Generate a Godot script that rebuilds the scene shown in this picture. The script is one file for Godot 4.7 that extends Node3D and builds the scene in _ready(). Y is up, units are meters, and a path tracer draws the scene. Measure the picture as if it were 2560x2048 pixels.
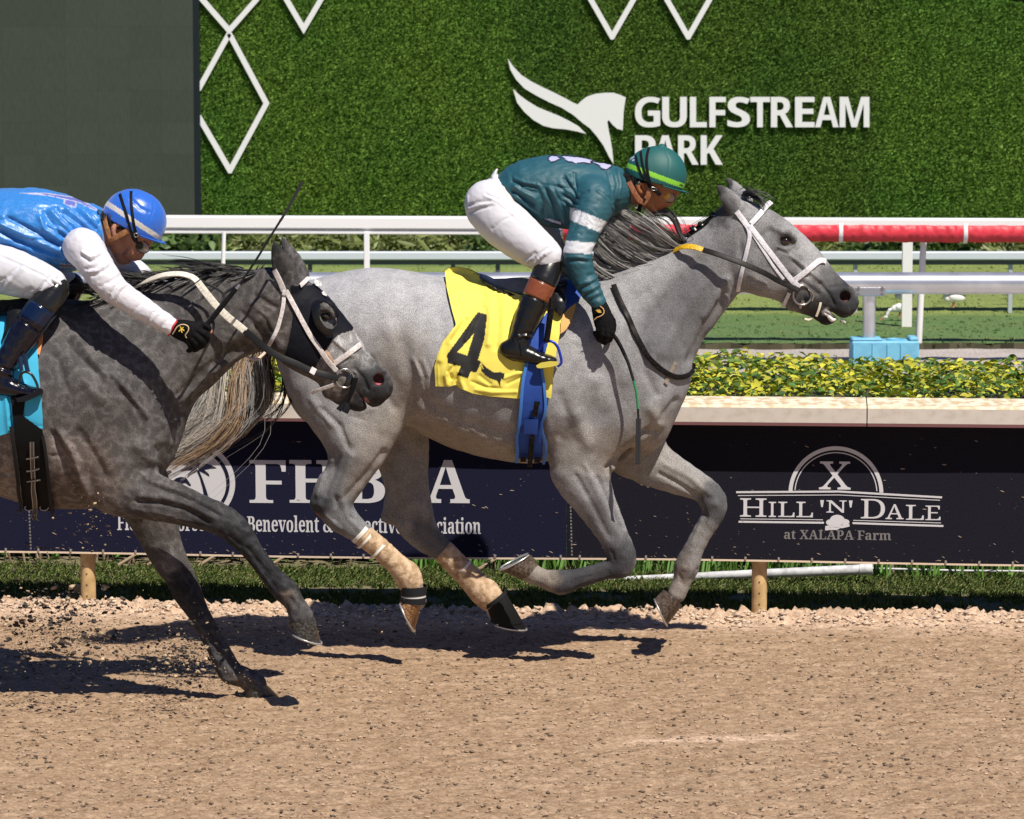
extends Node3D
# Two grey racehorses with their riders at full gallop past the inner rail of a dirt track.
# Image measurements (2560 wide) are turned into places on upright planes at each thing's own distance.

const LENS := 9150.0
const EYE := Vector3(0.0, 2.8, 15.0)
const PITCH := 0.11577
var cp := cos(PITCH)
var sp := sin(PITCH)
var names := {}
var fine: FastNoiseLite
var broad: FastNoiseLite


func at(x: float, y: float, z: float) -> Vector3:
	var a := (x - 1280.0) / LENS
	var b := -(y - 1024.0) / LENS
	var d := Vector3(a, b * cp - sp, -b * sp - cp)
	return EYE + d * ((z - EYE.z) / d.z)


func seen(p: Vector3) -> Vector2:
	var q := p - EYE
	var up := q.y * cp - q.z * sp
	var depth := -(q.y * sp + q.z * cp)
	return Vector2(1280.0 + q.x / depth * LENS, 1024.0 - up / depth * LENS)


func size_at(z: float) -> float:
	return (EYE.z - z) / cp / LENS * 1.006


class Field:
	# Tapered capsules joined by smooth minimum, meshed as surface nets.
	var a := PackedVector3Array()
	var ba := PackedVector3Array()
	var ra := PackedFloat32Array()
	var dr := PackedFloat32Array()
	var wide := PackedFloat32Array()
	var of := PackedInt32Array()
	var k_join := PackedFloat32Array()
	var k_in := PackedFloat32Array()
	var cut := PackedInt32Array()
	var verts := PackedVector3Array()
	var norms := PackedVector3Array()
	var cols := PackedColorArray()
	var idx := PackedInt32Array()
	var passes := []          # [cell, plane or null, sign]
	var color_of: Callable
	var bump_of: Callable
	var hm := PackedFloat32Array()
	var hx0 := 0.0
	var hy0 := 0.0
	var hn := 0
	var hmrows := 0
	var hs := 0.008
	var slabs: Array[Plane] = []

	func bone(p: Vector3, q: Vector3, r0: float, r1: float, w: float, g: int) -> void:
		a.append(p)
		ba.append(q - p)
		ra.append(r0)
		dr.append(r1 - r0)
		wide.append(w)
		of.append(g)

	func group(join: float, inner: float, is_cut := 0) -> int:
		k_join.append(join)
		k_in.append(inner)
		cut.append(is_cut)
		return k_join.size() - 1

	func block(o: Vector3, c: float, n: int, use: PackedInt32Array) -> PackedFloat32Array:
		# the field at n*n*n samples
		var total := n * n * n
		var f := PackedFloat32Array()
		f.resize(total)
		f.fill(1.0)
		var dg := PackedFloat32Array()
		dg.resize(total)
		var j := 0
		while j < use.size():
			var g := of[use[j]]
			dg.fill(1.0)
			var kin := k_in[g]
			while j < use.size() and of[use[j]] == g:
				var i := use[j]
				j += 1
				var iw := 1.0 / wide[i]
				var pa := a[i]
				pa.z *= iw
				var pb := ba[i]
				pb.z *= iw
				var ibb := 1.0 / maxf(pb.length_squared(), 1e-12)
				var r0 := ra[i]
				var rd := dr[i]
				var s := 0
				for zi in n:
					var z := (o.z + zi * c) * iw
					for yi in n:
						var q := Vector3(o.x, o.y + yi * c, z) - pa
						for xi in n:
							var t := clampf(q.dot(pb) * ibb, 0.0, 1.0)
							var d := (q - pb * t).length() - r0 - rd * t
							var e := dg[s]
							var h := kin - absf(d - e)
							if h > 0.0:
								dg[s] = minf(d, e) - h * h * 0.25 / kin
							elif d < e:
								dg[s] = d
							s += 1
							q.x += c
			var k := k_join[g]
			if cut[g]:
				for s in total:
					var d := -dg[s]
					var e := f[s]
					var h := k - absf(d - e)
					f[s] = maxf(d, e) + (h * h * 0.25 / k if h > 0.0 else 0.0)
			else:
				for s in total:
					var d := dg[s]
					var e := f[s]
					var h := k - absf(d - e)
					f[s] = minf(d, e) - (h * h * 0.25 / k if h > 0.0 else 0.0)
		for pl in slabs:
			var s := 0
			for zi in n:
				for yi in n:
					var q := o + Vector3(0, yi * c, zi * c)
					for xi in n:
						f[s] = maxf(f[s], pl.distance_to(q))
						s += 1
						q.x += c
		return f

	func net(c: float, side: Variant, sign_: float) -> void:
		var lo := Vector3.INF
		var hi := -Vector3.INF
		for i in a.size():
			if cut[of[i]]:
				continue
			var r := maxf(ra[i], ra[i] + dr[i])
			var e := Vector3(r, r, r * wide[i])
			lo = lo.min(a[i] - e).min(a[i] + ba[i] - e)
			hi = hi.max(a[i] + e).max(a[i] + ba[i] + e)
		lo -= Vector3.ONE * 3.0 * c
		hi += Vector3.ONE * 3.0 * c
		var bn := 8
		var nb := Vector3i(((hi - lo) / (c * bn)).ceil())
		var nx := nb.x * bn + 1
		var ny := nb.y * bn + 1
		var nz := nb.z * bn + 1
		var field := PackedFloat32Array()
		field.resize(nx * ny * nz)
		field.fill(1.0)
		var active := []
		var rad := c * bn * 0.8661
		for bz in nb.z:
			for by in nb.y:
				for bx in nb.x:
					var o := lo + Vector3(bx, by, bz) * (c * bn)
					var m := o + Vector3.ONE * (c * bn * 0.5)
					if side != null and sign_ * (side as Plane).distance_to(m) < -rad * 1.3:
						continue
					var use := PackedInt32Array()
					var solid := false
					for i in a.size():
						var q := m - a[i]
						var t := clampf(q.dot(ba[i]) / maxf(ba[i].length_squared(), 1e-12), 0.0, 1.0)
						if (q - ba[i] * t).length() - (ra[i] + maxf(dr[i], 0.0) * 1.0 + absf(dr[i]) * 0.3) * maxf(1.0, wide[i]) < rad + 0.03:
							use.append(i)
							solid = solid or not cut[of[i]]
					if not solid:
						continue
					var f0 := block(m, c, 1, use)[0]
					if absf(f0) > rad * 2.2:
						continue
					var f := block(o, c, bn + 1, use)
					var s := 0
					for zi in bn + 1:
						for yi in bn + 1:
							var at_ := ((bz * bn + zi) * ny + by * bn + yi) * nx + bx * bn
							for xi in bn + 1:
								field[at_ + xi] = f[s]
								s += 1
					active.append(Vector3i(bx, by, bz))
		var cellv := PackedInt32Array()
		cellv.resize(nx * ny * nz)
		cellv.fill(-1)
		var sx := 1
		var sy := nx
		var sz := nx * ny
		var owners := PackedInt32Array()
		for b in active:
			for zi in bn:
				for yi in bn:
					var row: int = ((b.z * bn + zi) * ny + b.y * bn + yi) * nx + b.x * bn
					for xi in bn:
						var i0 := row + xi
						var v0 := field[i0]
						var v1 := field[i0 + 1]
						var v2 := field[i0 + sy]
						var v3 := field[i0 + sy + 1]
						var v4 := field[i0 + sz]
						var v5 := field[i0 + sz + 1]
						var v6 := field[i0 + sz + sy]
						var v7 := field[i0 + sz + sy + 1]
						var neg := int(v0 < 0) + int(v1 < 0) + int(v2 < 0) + int(v3 < 0) + int(v4 < 0) + int(v5 < 0) + int(v6 < 0) + int(v7 < 0)
						if neg == 0 or neg == 8:
							continue
						var p := Vector3.ZERO
						var m := 0
						if (v0 < 0) != (v1 < 0):
							p += Vector3(v0 / (v0 - v1), 0, 0); m += 1
						if (v2 < 0) != (v3 < 0):
							p += Vector3(v2 / (v2 - v3), 1, 0); m += 1
						if (v4 < 0) != (v5 < 0):
							p += Vector3(v4 / (v4 - v5), 0, 1); m += 1
						if (v6 < 0) != (v7 < 0):
							p += Vector3(v6 / (v6 - v7), 1, 1); m += 1
						if (v0 < 0) != (v2 < 0):
							p += Vector3(0, v0 / (v0 - v2), 0); m += 1
						if (v1 < 0) != (v3 < 0):
							p += Vector3(1, v1 / (v1 - v3), 0); m += 1
						if (v4 < 0) != (v6 < 0):
							p += Vector3(0, v4 / (v4 - v6), 1); m += 1
						if (v5 < 0) != (v7 < 0):
							p += Vector3(1, v5 / (v5 - v7), 1); m += 1
						if (v0 < 0) != (v4 < 0):
							p += Vector3(0, 0, v0 / (v0 - v4)); m += 1
						if (v1 < 0) != (v5 < 0):
							p += Vector3(1, 0, v1 / (v1 - v5)); m += 1
						if (v2 < 0) != (v6 < 0):
							p += Vector3(0, 1, v2 / (v2 - v6)); m += 1
						if (v3 < 0) != (v7 < 0):
							p += Vector3(1, 1, v3 / (v3 - v7)); m += 1
						p /= m
						var w := lo + (Vector3(b.x * bn + xi, b.y * bn + yi, b.z * bn + zi) + p) * c
						cellv[i0] = verts.size()
						owners.append(i0)
						verts.append(w)
						norms.append(Vector3(v1 - v0 + v3 - v2 + v5 - v4 + v7 - v6, v2 - v0 + v3 - v1 + v6 - v4 + v7 - v5, v4 - v0 + v5 - v1 + v6 - v2 + v7 - v3).normalized())
		var steps := [[sx, sy, sz], [sy, sz, sx], [sz, sx, sy]]
		for i0 in owners:
			var v0 := field[i0]
			if side != null and sign_ * (side as Plane).distance_to(verts[cellv[i0]]) < -c:
				continue
			for e in steps:
				var v1 := field[i0 + e[0]]
				if (v0 < 0) == (v1 < 0):
					continue
				var q0 := cellv[i0]
				var q1 := cellv[i0 - e[1]]
				var q2 := cellv[i0 - e[1] - e[2]]
				var q3 := cellv[i0 - e[2]]
				if q1 < 0 or q2 < 0 or q3 < 0:
					continue
				if v0 < 0:
					idx.append_array([q0, q3, q1, q1, q3, q2])
				else:
					idx.append_array([q0, q1, q3, q1, q2, q3])

	func run() -> void:
		for p in passes:
			net(p[0], p[1], p[2])
		if bump_of.is_valid():
			var moved := PackedVector3Array()
			moved.resize(verts.size())
			for i in verts.size():
				moved[i] = verts[i] + norms[i] * float(bump_of.call(verts[i], norms[i]))
			verts = moved
			var fresh := PackedVector3Array()
			fresh.resize(verts.size())
			for t in range(0, idx.size(), 3):
				var i := idx[t]
				var j := idx[t + 1]
				var k := idx[t + 2]
				var n := (verts[k] - verts[i]).cross(verts[j] - verts[i])
				fresh[i] += n
				fresh[j] += n
				fresh[k] += n
			for i in verts.size():
				if fresh[i].length_squared() > 0.0:
					norms[i] = fresh[i].normalized()
		if color_of.is_valid():
			cols.resize(verts.size())
			for i in verts.size():
				cols[i] = color_of.call(verts[i], norms[i])
		# nearest surface towards the lens side, for things laid on it
		var lo := Vector3.INF
		var hi := -Vector3.INF
		for v in verts:
			lo = lo.min(v)
			hi = hi.max(v)
		hs = float(passes[0][0]) * 1.35
		hx0 = lo.x
		hy0 = lo.y
		hn = int((hi.x - lo.x) / hs) + 2
		hmrows = int((hi.y - lo.y) / hs) + 2
		hm.resize(hn * hmrows)
		hm.fill(-1e3)
		for v in verts:
			var at_ := int((v.y - hy0) / hs) * hn + int((v.x - hx0) / hs)
			hm[at_] = maxf(hm[at_], v.z)

	func top(x: float, y: float, rest: float) -> float:
		var fx := (x - hx0) / hs - 0.5
		var fy := (y - hy0) / hs - 0.5
		var s := 0.0
		var w := 0.0
		for j in 3:
			for i in 3:
				var gx := int(floorf(fx)) + i
				var gy := int(floorf(fy)) + j
				if gx < 0 or gy < 0 or gx >= hn or gy >= hmrows or hm[gy * hn + gx] < -900.0:
					continue
				var k := maxf(0.0, 1.6 - absf(gx - fx)) * maxf(0.0, 1.6 - absf(gy - fy)) + 1e-4
				s += hm[gy * hn + gx] * k
				w += k
		return s / w if w > 0.0 else rest

	func mesh(m: Material) -> ArrayMesh:
		var d := []
		d.resize(Mesh.ARRAY_MAX)
		d[Mesh.ARRAY_VERTEX] = verts
		d[Mesh.ARRAY_NORMAL] = norms
		if cols.size():
			d[Mesh.ARRAY_COLOR] = cols
		d[Mesh.ARRAY_INDEX] = idx
		var r := ArrayMesh.new()
		r.add_surface_from_arrays(Mesh.PRIMITIVE_TRIANGLES, d)
		r.surface_set_material(0, m)
		return r


func chain(f: Field, zc: float, spec: String, join: float, inner := 0.006, sub := 2, is_cut := 0) -> void:
	# nodes «x y r wide cm» in image units, r in pixels, cm sideways from the plane zc
	var g := f.group(join, inner, is_cut)
	var p := []
	for part in spec.split(",", false):
		var v := part.strip_edges().split_floats(" ", false)
		var z: float = zc + (v[4] if v.size() > 4 else 0.0) * 0.01
		var w: Vector3 = at(v[0], v[1], z)
		p.append([w, v[2] * size_at(z), v[3] if v.size() > 3 else 1.0])
	if p.size() == 1:
		f.bone(p[0][0], p[0][0] + Vector3(0, 1e-4, 0), p[0][1], p[0][1], p[0][2], g)
	for i in p.size() - 1:
		var p0: Vector3 = p[maxi(i - 1, 0)][0]
		var p1: Vector3 = p[i][0]
		var p2: Vector3 = p[i + 1][0]
		var p3: Vector3 = p[mini(i + 2, p.size() - 1)][0]
		var last := p1
		var lr: float = p[i][1]
		for s in range(1, sub + 1):
			var t := float(s) / sub
			var q := p1.cubic_interpolate(p2, p0, p3, t)
			var r := cubic_interpolate(p[i][1], p[i + 1][1], p[maxi(i - 1, 0)][1], p[mini(i + 2, p.size() - 1)][1], t)
			f.bone(last, q, lr, r, lerpf(p[i][2], p[i + 1][2], t - 0.5 / sub), g)
			last = q
			lr = r


func pts(spec: String) -> PackedVector2Array:
	var out := PackedVector2Array()
	for part in spec.split(",", false):
		var v := part.strip_edges().split_floats(" ", false)
		out.append(Vector2(v[0], v[1]))
	return out


func touch(f: Field, x: float, y: float, zc: float, lift := 0.0) -> Vector3:
	# the point of the surface of f seen at x, y
	var z := zc
	for i in 6:
		var p := at(x, y, z)
		z = lerpf(z, f.top(p.x, p.y, z), 0.8)
	return at(x, y, z + lift)


func smooth_path(p: PackedVector3Array, step: float) -> PackedVector3Array:
	var out := PackedVector3Array()
	for i in p.size() - 1:
		var n := maxi(1, int(ceilf(p[i].distance_to(p[i + 1]) / step)))
		for s in n:
			out.append(p[i].cubic_interpolate(p[i + 1], p[maxi(i - 1, 0)], p[mini(i + 2, p.size() - 1)], float(s) / n))
	out.append(p[p.size() - 1])
	return out


func numbered(called: String) -> String:
	names[called] = names.get(called, -1) + 1
	return called if names[called] == 0 else "%s_%03d" % [called, names[called]]


func thing(called: String, label: String, category: String, where := Vector3.ZERO, group := "") -> Node3D:
	var o := Node3D.new()
	o.name = numbered(called)
	o.position = where
	add_child(o)
	return tag(o, label, category, group)


func tag(o: Node3D, label: String, category: String, group := "", kind := "") -> Node3D:
	if label:
		o.set_meta("label", label)
	if category:
		o.set_meta("category", category)
	if group:
		o.set_meta("group", group)
	if kind:
		o.set_meta("kind", kind)
	return o


func put(called: String, mesh: Mesh, m: Material, parent: Node3D = null) -> MeshInstance3D:
	# shapes are computed in world places; a part is set back by its thing's place
	var o := MeshInstance3D.new()
	o.name = called if parent else numbered(called)
	o.mesh = mesh
	if m:
		o.material_override = m
	if parent:
		parent.add_child(o, true)
		var q: Node3D = parent
		var off := Vector3.ZERO
		while q != self:
			off += q.position
			q = q.get_parent()
		o.position = -off
	else:
		add_child(o)
	return o


func many(called: String, mesh: Mesh, m: Material, where: Array, parent: Node3D = null, tints := []) -> MultiMeshInstance3D:
	var mm := MultiMesh.new()
	mm.transform_format = MultiMesh.TRANSFORM_3D
	mm.use_colors = not tints.is_empty()
	mm.mesh = mesh
	mm.instance_count = where.size()
	for i in where.size():
		mm.set_instance_transform(i, where[i])
		if mm.use_colors:
			mm.set_instance_color(i, tints[i])
	var o := MultiMeshInstance3D.new()
	o.name = called if parent else numbered(called)
	o.multimesh = mm
	o.material_override = m
	o.set_meta("kind", "stuff")
	if parent:
		parent.add_child(o, true)
		o.position = -parent.position
	else:
		add_child(o)
	return o


class Shape:
	# triangles gathered for one mesh
	var v := PackedVector3Array()
	var n := PackedVector3Array()
	var c := PackedColorArray()
	var uv := PackedVector2Array()
	var ix := PackedInt32Array()
	var tint := Color(1, 1, 1)

	func vert(p: Vector3, nn := Vector3.ZERO, t := Vector2.ZERO) -> int:
		v.append(p)
		n.append(nn)
		c.append(tint)
		uv.append(t)
		return v.size() - 1

	func tri(i: int, j: int, k: int) -> void:
		ix.append_array([i, j, k])

	func quad(p: Vector3, q: Vector3, r: Vector3, s: Vector3) -> void:
		# flat face, corners in order
		var nn := (s - p).cross(q - p).normalized()
		var i := vert(p, nn)
		vert(q, nn)
		vert(r, nn)
		vert(s, nn)
		ix.append_array([i, i + 1, i + 2, i, i + 2, i + 3])

	func box(lo: Vector3, hi: Vector3, t := Transform3D(), bevel := 0.0) -> void:
		var m := (lo + hi) * 0.5
		var h := (hi - lo) * 0.5
		var b := minf(bevel, minf(h.x, minf(h.y, h.z)) * 0.9)
		for axis in 3:
			for sgn in [-1.0, 1.0]:
				var u := Vector3.ZERO
				var w := Vector3.ZERO
				var nn := Vector3.ZERO
				nn[axis] = sgn
				u[(axis + 1) % 3] = h[(axis + 1) % 3] - b
				w[(axis + 2) % 3] = (h[(axis + 2) % 3] - b) * sgn
				var cc := m + nn * h[axis]
				quad(t * (cc - u - w), t * (cc - u + w), t * (cc + u + w), t * (cc + u - w))
		if b > 0.0:
			for axis in 3:
				var u := (axis + 1) % 3
				var w := (axis + 2) % 3
				for su in [-1.0, 1.0]:
					for sw in [-1.0, 1.0]:
						var p := Vector3.ZERO
						var q := Vector3.ZERO
						p[u] = h[u] * su
						p[w] = (h[w] - b) * sw
						q[u] = (h[u] - b) * su
						q[w] = h[w] * sw
						var e := Vector3.ZERO
						e[axis] = h[axis] - b
						if su * sw > 0:
							quad(t * (m + p - e), t * (m + p + e), t * (m + q + e), t * (m + q - e))
						else:
							quad(t * (m + q - e), t * (m + q + e), t * (m + p + e), t * (m + p - e))
			for sx in [-1.0, 1.0]:
				for sy in [-1.0, 1.0]:
					for sz in [-1.0, 1.0]:
						var s := Vector3(sx, sy, sz)
						var p1 := t * (m + s * Vector3(h.x, h.y - b, h.z - b))
						var p2 := t * (m + s * Vector3(h.x - b, h.y, h.z - b))
						var p3 := t * (m + s * Vector3(h.x - b, h.y - b, h.z))
						var nn := (t.basis * s).normalized()
						var i := vert(p1, nn)
						vert(p2, nn)
						vert(p3, nn)
						if sx * sy * sz > 0:
							tri(i, i + 2, i + 1)
						else:
							tri(i, i + 1, i + 2)

	func tube(p: PackedVector3Array, r: PackedFloat32Array, sides := 8, caps := true, flat := 1.0, up := Vector3.ZERO) -> void:
		var start := v.size()
		var nn := up if up != Vector3.ZERO else Vector3(0.31, 0.87, 0.39).normalized()
		for i in p.size():
			var t := (p[mini(i + 1, p.size() - 1)] - p[maxi(i - 1, 0)]).normalized()
			nn = (nn - t * nn.dot(t)).normalized()
			var bb := t.cross(nn)
			for s in sides:
				var ang := TAU * s / sides
				var o := nn * cos(ang) * flat + bb * sin(ang)
				var on := (nn * cos(ang) / flat + bb * sin(ang)).normalized()
				vert(p[i] + o * r[i], on, Vector2(float(s) / sides, i))
		for i in p.size() - 1:
			for s in sides:
				var i0 := start + i * sides + s
				var i1 := start + i * sides + (s + 1) % sides
				ix.append_array([i0, i0 + sides, i1, i1, i0 + sides, i1 + sides])
		if caps:
			for e in 2:
				var at_ := (p.size() - 1) * e
				var t := (p[mini(at_ + 1, p.size() - 1)] - p[maxi(at_ - 1, 0)]).normalized() * (1.0 if e else -1.0)
				var m := vert(p[at_], t)
				var ring := []
				for s in sides:
					ring.append(vert(v[start + at_ * sides + s], t))
				for s in sides:
					if e:
						tri(m, ring[s], ring[(s + 1) % sides])
					else:
						tri(m, ring[(s + 1) % sides], ring[s])

	func band(p: PackedVector3Array, nn: PackedVector3Array, width: float, thick: float) -> void:
		# a strap: nn points away from what it lies on
		var start := v.size()
		for i in p.size():
			var t := (p[mini(i + 1, p.size() - 1)] - p[maxi(i - 1, 0)]).normalized()
			var s := t.cross(nn[i]).normalized()
			var u := s.cross(t).normalized()
			var w := s * width * 0.5
			var e := s * maxf(width * 0.5 - thick * 0.35, width * 0.4)
			vert(p[i] - w, (-s * 2 - u).normalized())
			vert(p[i] - w + u * thick * 0.7, (-s * 2 + u).normalized())
			vert(p[i] - e + u * thick, (u * 9 - s).normalized())
			vert(p[i] + e + u * thick, (u * 9 + s).normalized())
			vert(p[i] + w + u * thick * 0.7, (s * 2 + u).normalized())
			vert(p[i] + w, (s * 2 - u).normalized())
		for i in p.size() - 1:
			for s in 6:
				var i0 := start + i * 6 + s
				var i1 := start + i * 6 + (s + 1) % 6
				ix.append_array([i0, i0 + 6, i1, i1, i0 + 6, i1 + 6])
		for s in range(1, 5):
			ix.append_array([start, start + s + 1, start + s])
			var l := start + (p.size() - 1) * 6
			ix.append_array([l, l + s, l + s + 1])

	func lathe(base: Vector3, axis: Vector3, prof: PackedVector2Array, sides := 24) -> void:
		# profile: x radius, y along axis
		var t := axis.normalized()
		var nn := (Vector3(1, 0, 0) if absf(t.x) < 0.8 else Vector3(0, 0, 1))
		nn = (nn - t * nn.dot(t)).normalized()
		var bb := t.cross(nn)
		for i in prof.size() - 1:
			var d := prof[i + 1] - prof[i]
			if d.length() < 1e-7:
				continue
			var start := v.size()
			for e in 2:
				var q := prof[i + e]
				for s in sides:
					var ang := TAU * s / sides
					var o := nn * cos(ang) + bb * sin(ang)
					vert(base + o * q.x + t * q.y, (o * d.y - t * d.x).normalized(), Vector2(float(s) / sides, q.y))
			for s in sides:
				var i0 := start + s
				var i1 := start + (s + 1) % sides
				ix.append_array([i0, i0 + sides, i1, i1, i0 + sides, i1 + sides])

	func ball(m: Vector3, r: Vector3, rows := 10, sides := 14, b := Basis()) -> void:
		var start := v.size()
		for i in rows + 1:
			var ph := PI * i / rows
			for s in sides:
				var th := TAU * s / sides
				var o := Vector3(sin(ph) * cos(th), cos(ph), sin(ph) * sin(th))
				vert(m + b * (o * r), (b * (o / r)).normalized(), Vector2(float(s) / sides, float(i) / rows))
		for i in rows:
			for s in sides:
				var i0 := start + i * sides + s
				var i1 := start + i * sides + (s + 1) % sides
				ix.append_array([i0, i0 + sides, i1, i1, i0 + sides, i1 + sides])

	func plate(outline: PackedVector2Array, to: Callable, thick: float) -> void:
		# a flat cut-out with thickness; «to» places (x, y, height above the base)
		var o := outline
		if not Geometry2D.is_polygon_clockwise(o):
			o.reverse()
		var t := Geometry2D.triangulate_polygon(o)
		var fwd: Vector3 = (to.call(o[0].x, o[0].y, 1.0) - to.call(o[0].x, o[0].y, 0.0)).normalized()
		var start := v.size()
		for p in o:
			vert(to.call(p.x, p.y, thick), fwd)
		for i in range(0, t.size(), 3):
			var p0: Vector3 = v[start + t[i]]
			if (v[start + t[i + 2]] - p0).cross(v[start + t[i + 1]] - p0).dot(fwd) > 0:
				tri(start + t[i], start + t[i + 1], start + t[i + 2])
			else:
				tri(start + t[i], start + t[i + 2], start + t[i + 1])
		for i in o.size():
			var p := o[i]
			var q := o[(i + 1) % o.size()]
			var m := (p + q) * 0.5
			var side := (q - p).orthogonal().normalized() * 1e-4
			if Geometry2D.is_point_in_polygon(m + side, o):
				side = -side
			var out: Vector3 = to.call(m.x + side.x, m.y + side.y, 0.0) - to.call(m.x, m.y, 0.0)
			var f := [to.call(p.x, p.y, thick), to.call(q.x, q.y, thick), to.call(q.x, q.y, 0.0), to.call(p.x, p.y, 0.0)]
			if (f[3] - f[0]).cross(f[1] - f[0]).dot(out) > 0.0:
				quad(f[0], f[1], f[2], f[3])
			else:
				quad(f[0], f[3], f[2], f[1])

	func mesh(m: Material = null) -> ArrayMesh:
		# every face looks the way its normals do
		for t in range(0, ix.size(), 3):
			var i := ix[t]
			var j := ix[t + 1]
			var k := ix[t + 2]
			if (v[k] - v[i]).cross(v[j] - v[i]).dot(n[i] + n[j] + n[k]) < 0.0:
				ix[t + 1] = k
				ix[t + 2] = j
		var d := []
		d.resize(Mesh.ARRAY_MAX)
		d[Mesh.ARRAY_VERTEX] = v
		d[Mesh.ARRAY_NORMAL] = n
		d[Mesh.ARRAY_COLOR] = c
		d[Mesh.ARRAY_TEX_UV] = uv
		d[Mesh.ARRAY_INDEX] = ix
		var r := ArrayMesh.new()
		r.add_surface_from_arrays(Mesh.PRIMITIVE_TRIANGLES, d)
		if m:
			r.surface_set_material(0, m)
		return r


class Strokes:
	# soft strokes on the picture side of a figure, for muscle relief (mm) or coat colour
	var cells := {}
	var seg := []

	func add(text: String, color := Color()) -> void:
		# «amount width layer: x y, x y»; layer 1 near half, -1 far limbs, 0 both
		var halves := text.split(":")
		var h := halves[0].split_floats(" ", false)
		var p := []
		for part in halves[1].split(",", false):
			var v := part.strip_edges().split_floats(" ", false)
			p.append(Vector2(v[0], v[1]))
		if p.size() == 1:
			p.append(p[0] + Vector2(0.5, 0))
		for i in p.size() - 1:
			var n := seg.size()
			seg.append([p[i], p[i + 1], h[0], h[1], int(h[2]), color, i == 0, i == p.size() - 2])
			var lo: Vector2 = ((p[i] as Vector2).min(p[i + 1]) - Vector2.ONE * h[1] * 2.2) / 32.0
			var hi: Vector2 = ((p[i] as Vector2).max(p[i + 1]) + Vector2.ONE * h[1] * 2.2) / 32.0
			for y in range(int(floorf(lo.y)), int(floorf(hi.y)) + 1):
				for x in range(int(floorf(lo.x)), int(floorf(hi.x)) + 1):
					var key := Vector2i(x, y)
					if not cells.has(key):
						cells[key] = []
					cells[key].append(n)

	func height(q: Vector2, layer: int) -> float:
		var near: Array = cells.get(Vector2i((q / 32.0).floor()), [])
		var s := 0.0
		for n in near:
			var e: Array = seg[n]
			if e[4] != 0 and e[4] != layer:
				continue
			var d := Geometry2D.get_closest_point_to_segment(q, e[0], e[1]).distance_to(q) / float(e[3])
			if d < 2.2:
				# neighbouring pieces of one stroke share their joint
				var k := exp(-d * d) * float(e[2])
				s = s + k if s * k < 0.0 else (maxf(s, k) if k > 0 else minf(s, k))
		return s

	func color(base: Color, q: Vector2, layer: int) -> Color:
		var near: Array = cells.get(Vector2i((q / 32.0).floor()), [])
		for n in near:
			var e: Array = seg[n]
			if e[4] != 0 and e[4] != layer:
				continue
			var d := Geometry2D.get_closest_point_to_segment(q, e[0], e[1]).distance_to(q) / float(e[3])
			if d < 1.6:
				base = base.lerp(e[5], float(e[2]) * (1.0 - smoothstep(0.45, 1.6, d)))
		return base


func noise(seed_: int, freq: float, octaves := 3, kind := FastNoiseLite.TYPE_SIMPLEX_SMOOTH) -> FastNoiseLite:
	var n := FastNoiseLite.new()
	n.seed = seed_
	n.frequency = freq
	n.noise_type = kind
	n.fractal_octaves = octaves
	return n


func ntex(seed_: int, freq: float, size: int, stops: Array, octaves := 4, normal := 0.0, kind := FastNoiseLite.TYPE_SIMPLEX_SMOOTH) -> NoiseTexture2D:
	var t := NoiseTexture2D.new()
	t.noise = noise(seed_, freq, octaves, kind)
	t.width = size
	t.height = size
	t.seamless = true
	if normal > 0.0:
		t.as_normal_map = true
		t.bump_strength = normal
	elif stops.size():
		var g := Gradient.new()
		var offs := PackedFloat32Array()
		var cs := PackedColorArray()
		for s in stops:
			offs.append(s[0])
			cs.append(s[1])
		g.offsets = offs
		g.colors = cs
		t.color_ramp = g
	return t


func ptex(seed_: int, octaves: Array, size: int, lo: Color, hi: Color) -> ImageTexture:
	# a pattern that repeats without a seam: cells across, cells down, weight
	var rng := RandomNumberGenerator.new()
	rng.seed = seed_
	var sum := PackedFloat32Array()
	sum.resize(size * size)
	var total := 0.0
	for o in octaves:
		var nx: int = o[0]
		var ny: int = o[1]
		var w: float = o[2]
		total += w
		var lat := PackedFloat32Array()
		for i in nx * ny:
			lat.append(rng.randf() * w)
		var ix := PackedInt32Array()
		var jx := PackedInt32Array()
		var tx := PackedFloat32Array()
		for x in size:
			var f := float(x) / size * nx
			var t := f - floorf(f)
			ix.append(int(f) % nx)
			jx.append((int(f) + 1) % nx)
			tx.append(t * t * (3.0 - 2.0 * t))
		for y in size:
			var f := float(y) / size * ny
			var t := f - floorf(f)
			t = t * t * (3.0 - 2.0 * t)
			var r0 := (int(f) % ny) * nx
			var r1 := ((int(f) + 1) % ny) * nx
			var at_ := y * size
			for x in size:
				var i := ix[x]
				var j := jx[x]
				var k := tx[x]
				sum[at_ + x] += lerpf(lerpf(lat[r0 + i], lat[r0 + j], k), lerpf(lat[r1 + i], lat[r1 + j], k), t)
	var im := Image.create(size, size, false, Image.FORMAT_RGB8)
	for y in size:
		for x in size:
			im.set_pixel(x, y, lo.lerp(hi, clampf((sum[y * size + x] / total - .25) * 2.0, 0.0, 1.0)))
	return ImageTexture.create_from_image(im)


func mat(c: Color, rough := 0.7, metal := 0.0, tint := false) -> StandardMaterial3D:
	var m := StandardMaterial3D.new()
	m.albedo_color = c.linear_to_srgb()
	m.roughness = rough
	m.metallic = metal
	m.vertex_color_use_as_albedo = tint
	if not tint and metal == 0.0 and rough > 0.35 and maxf(c.r, maxf(c.g, c.b)) < 0.05:
		m.metallic_specular = 0.22
	return m


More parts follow.
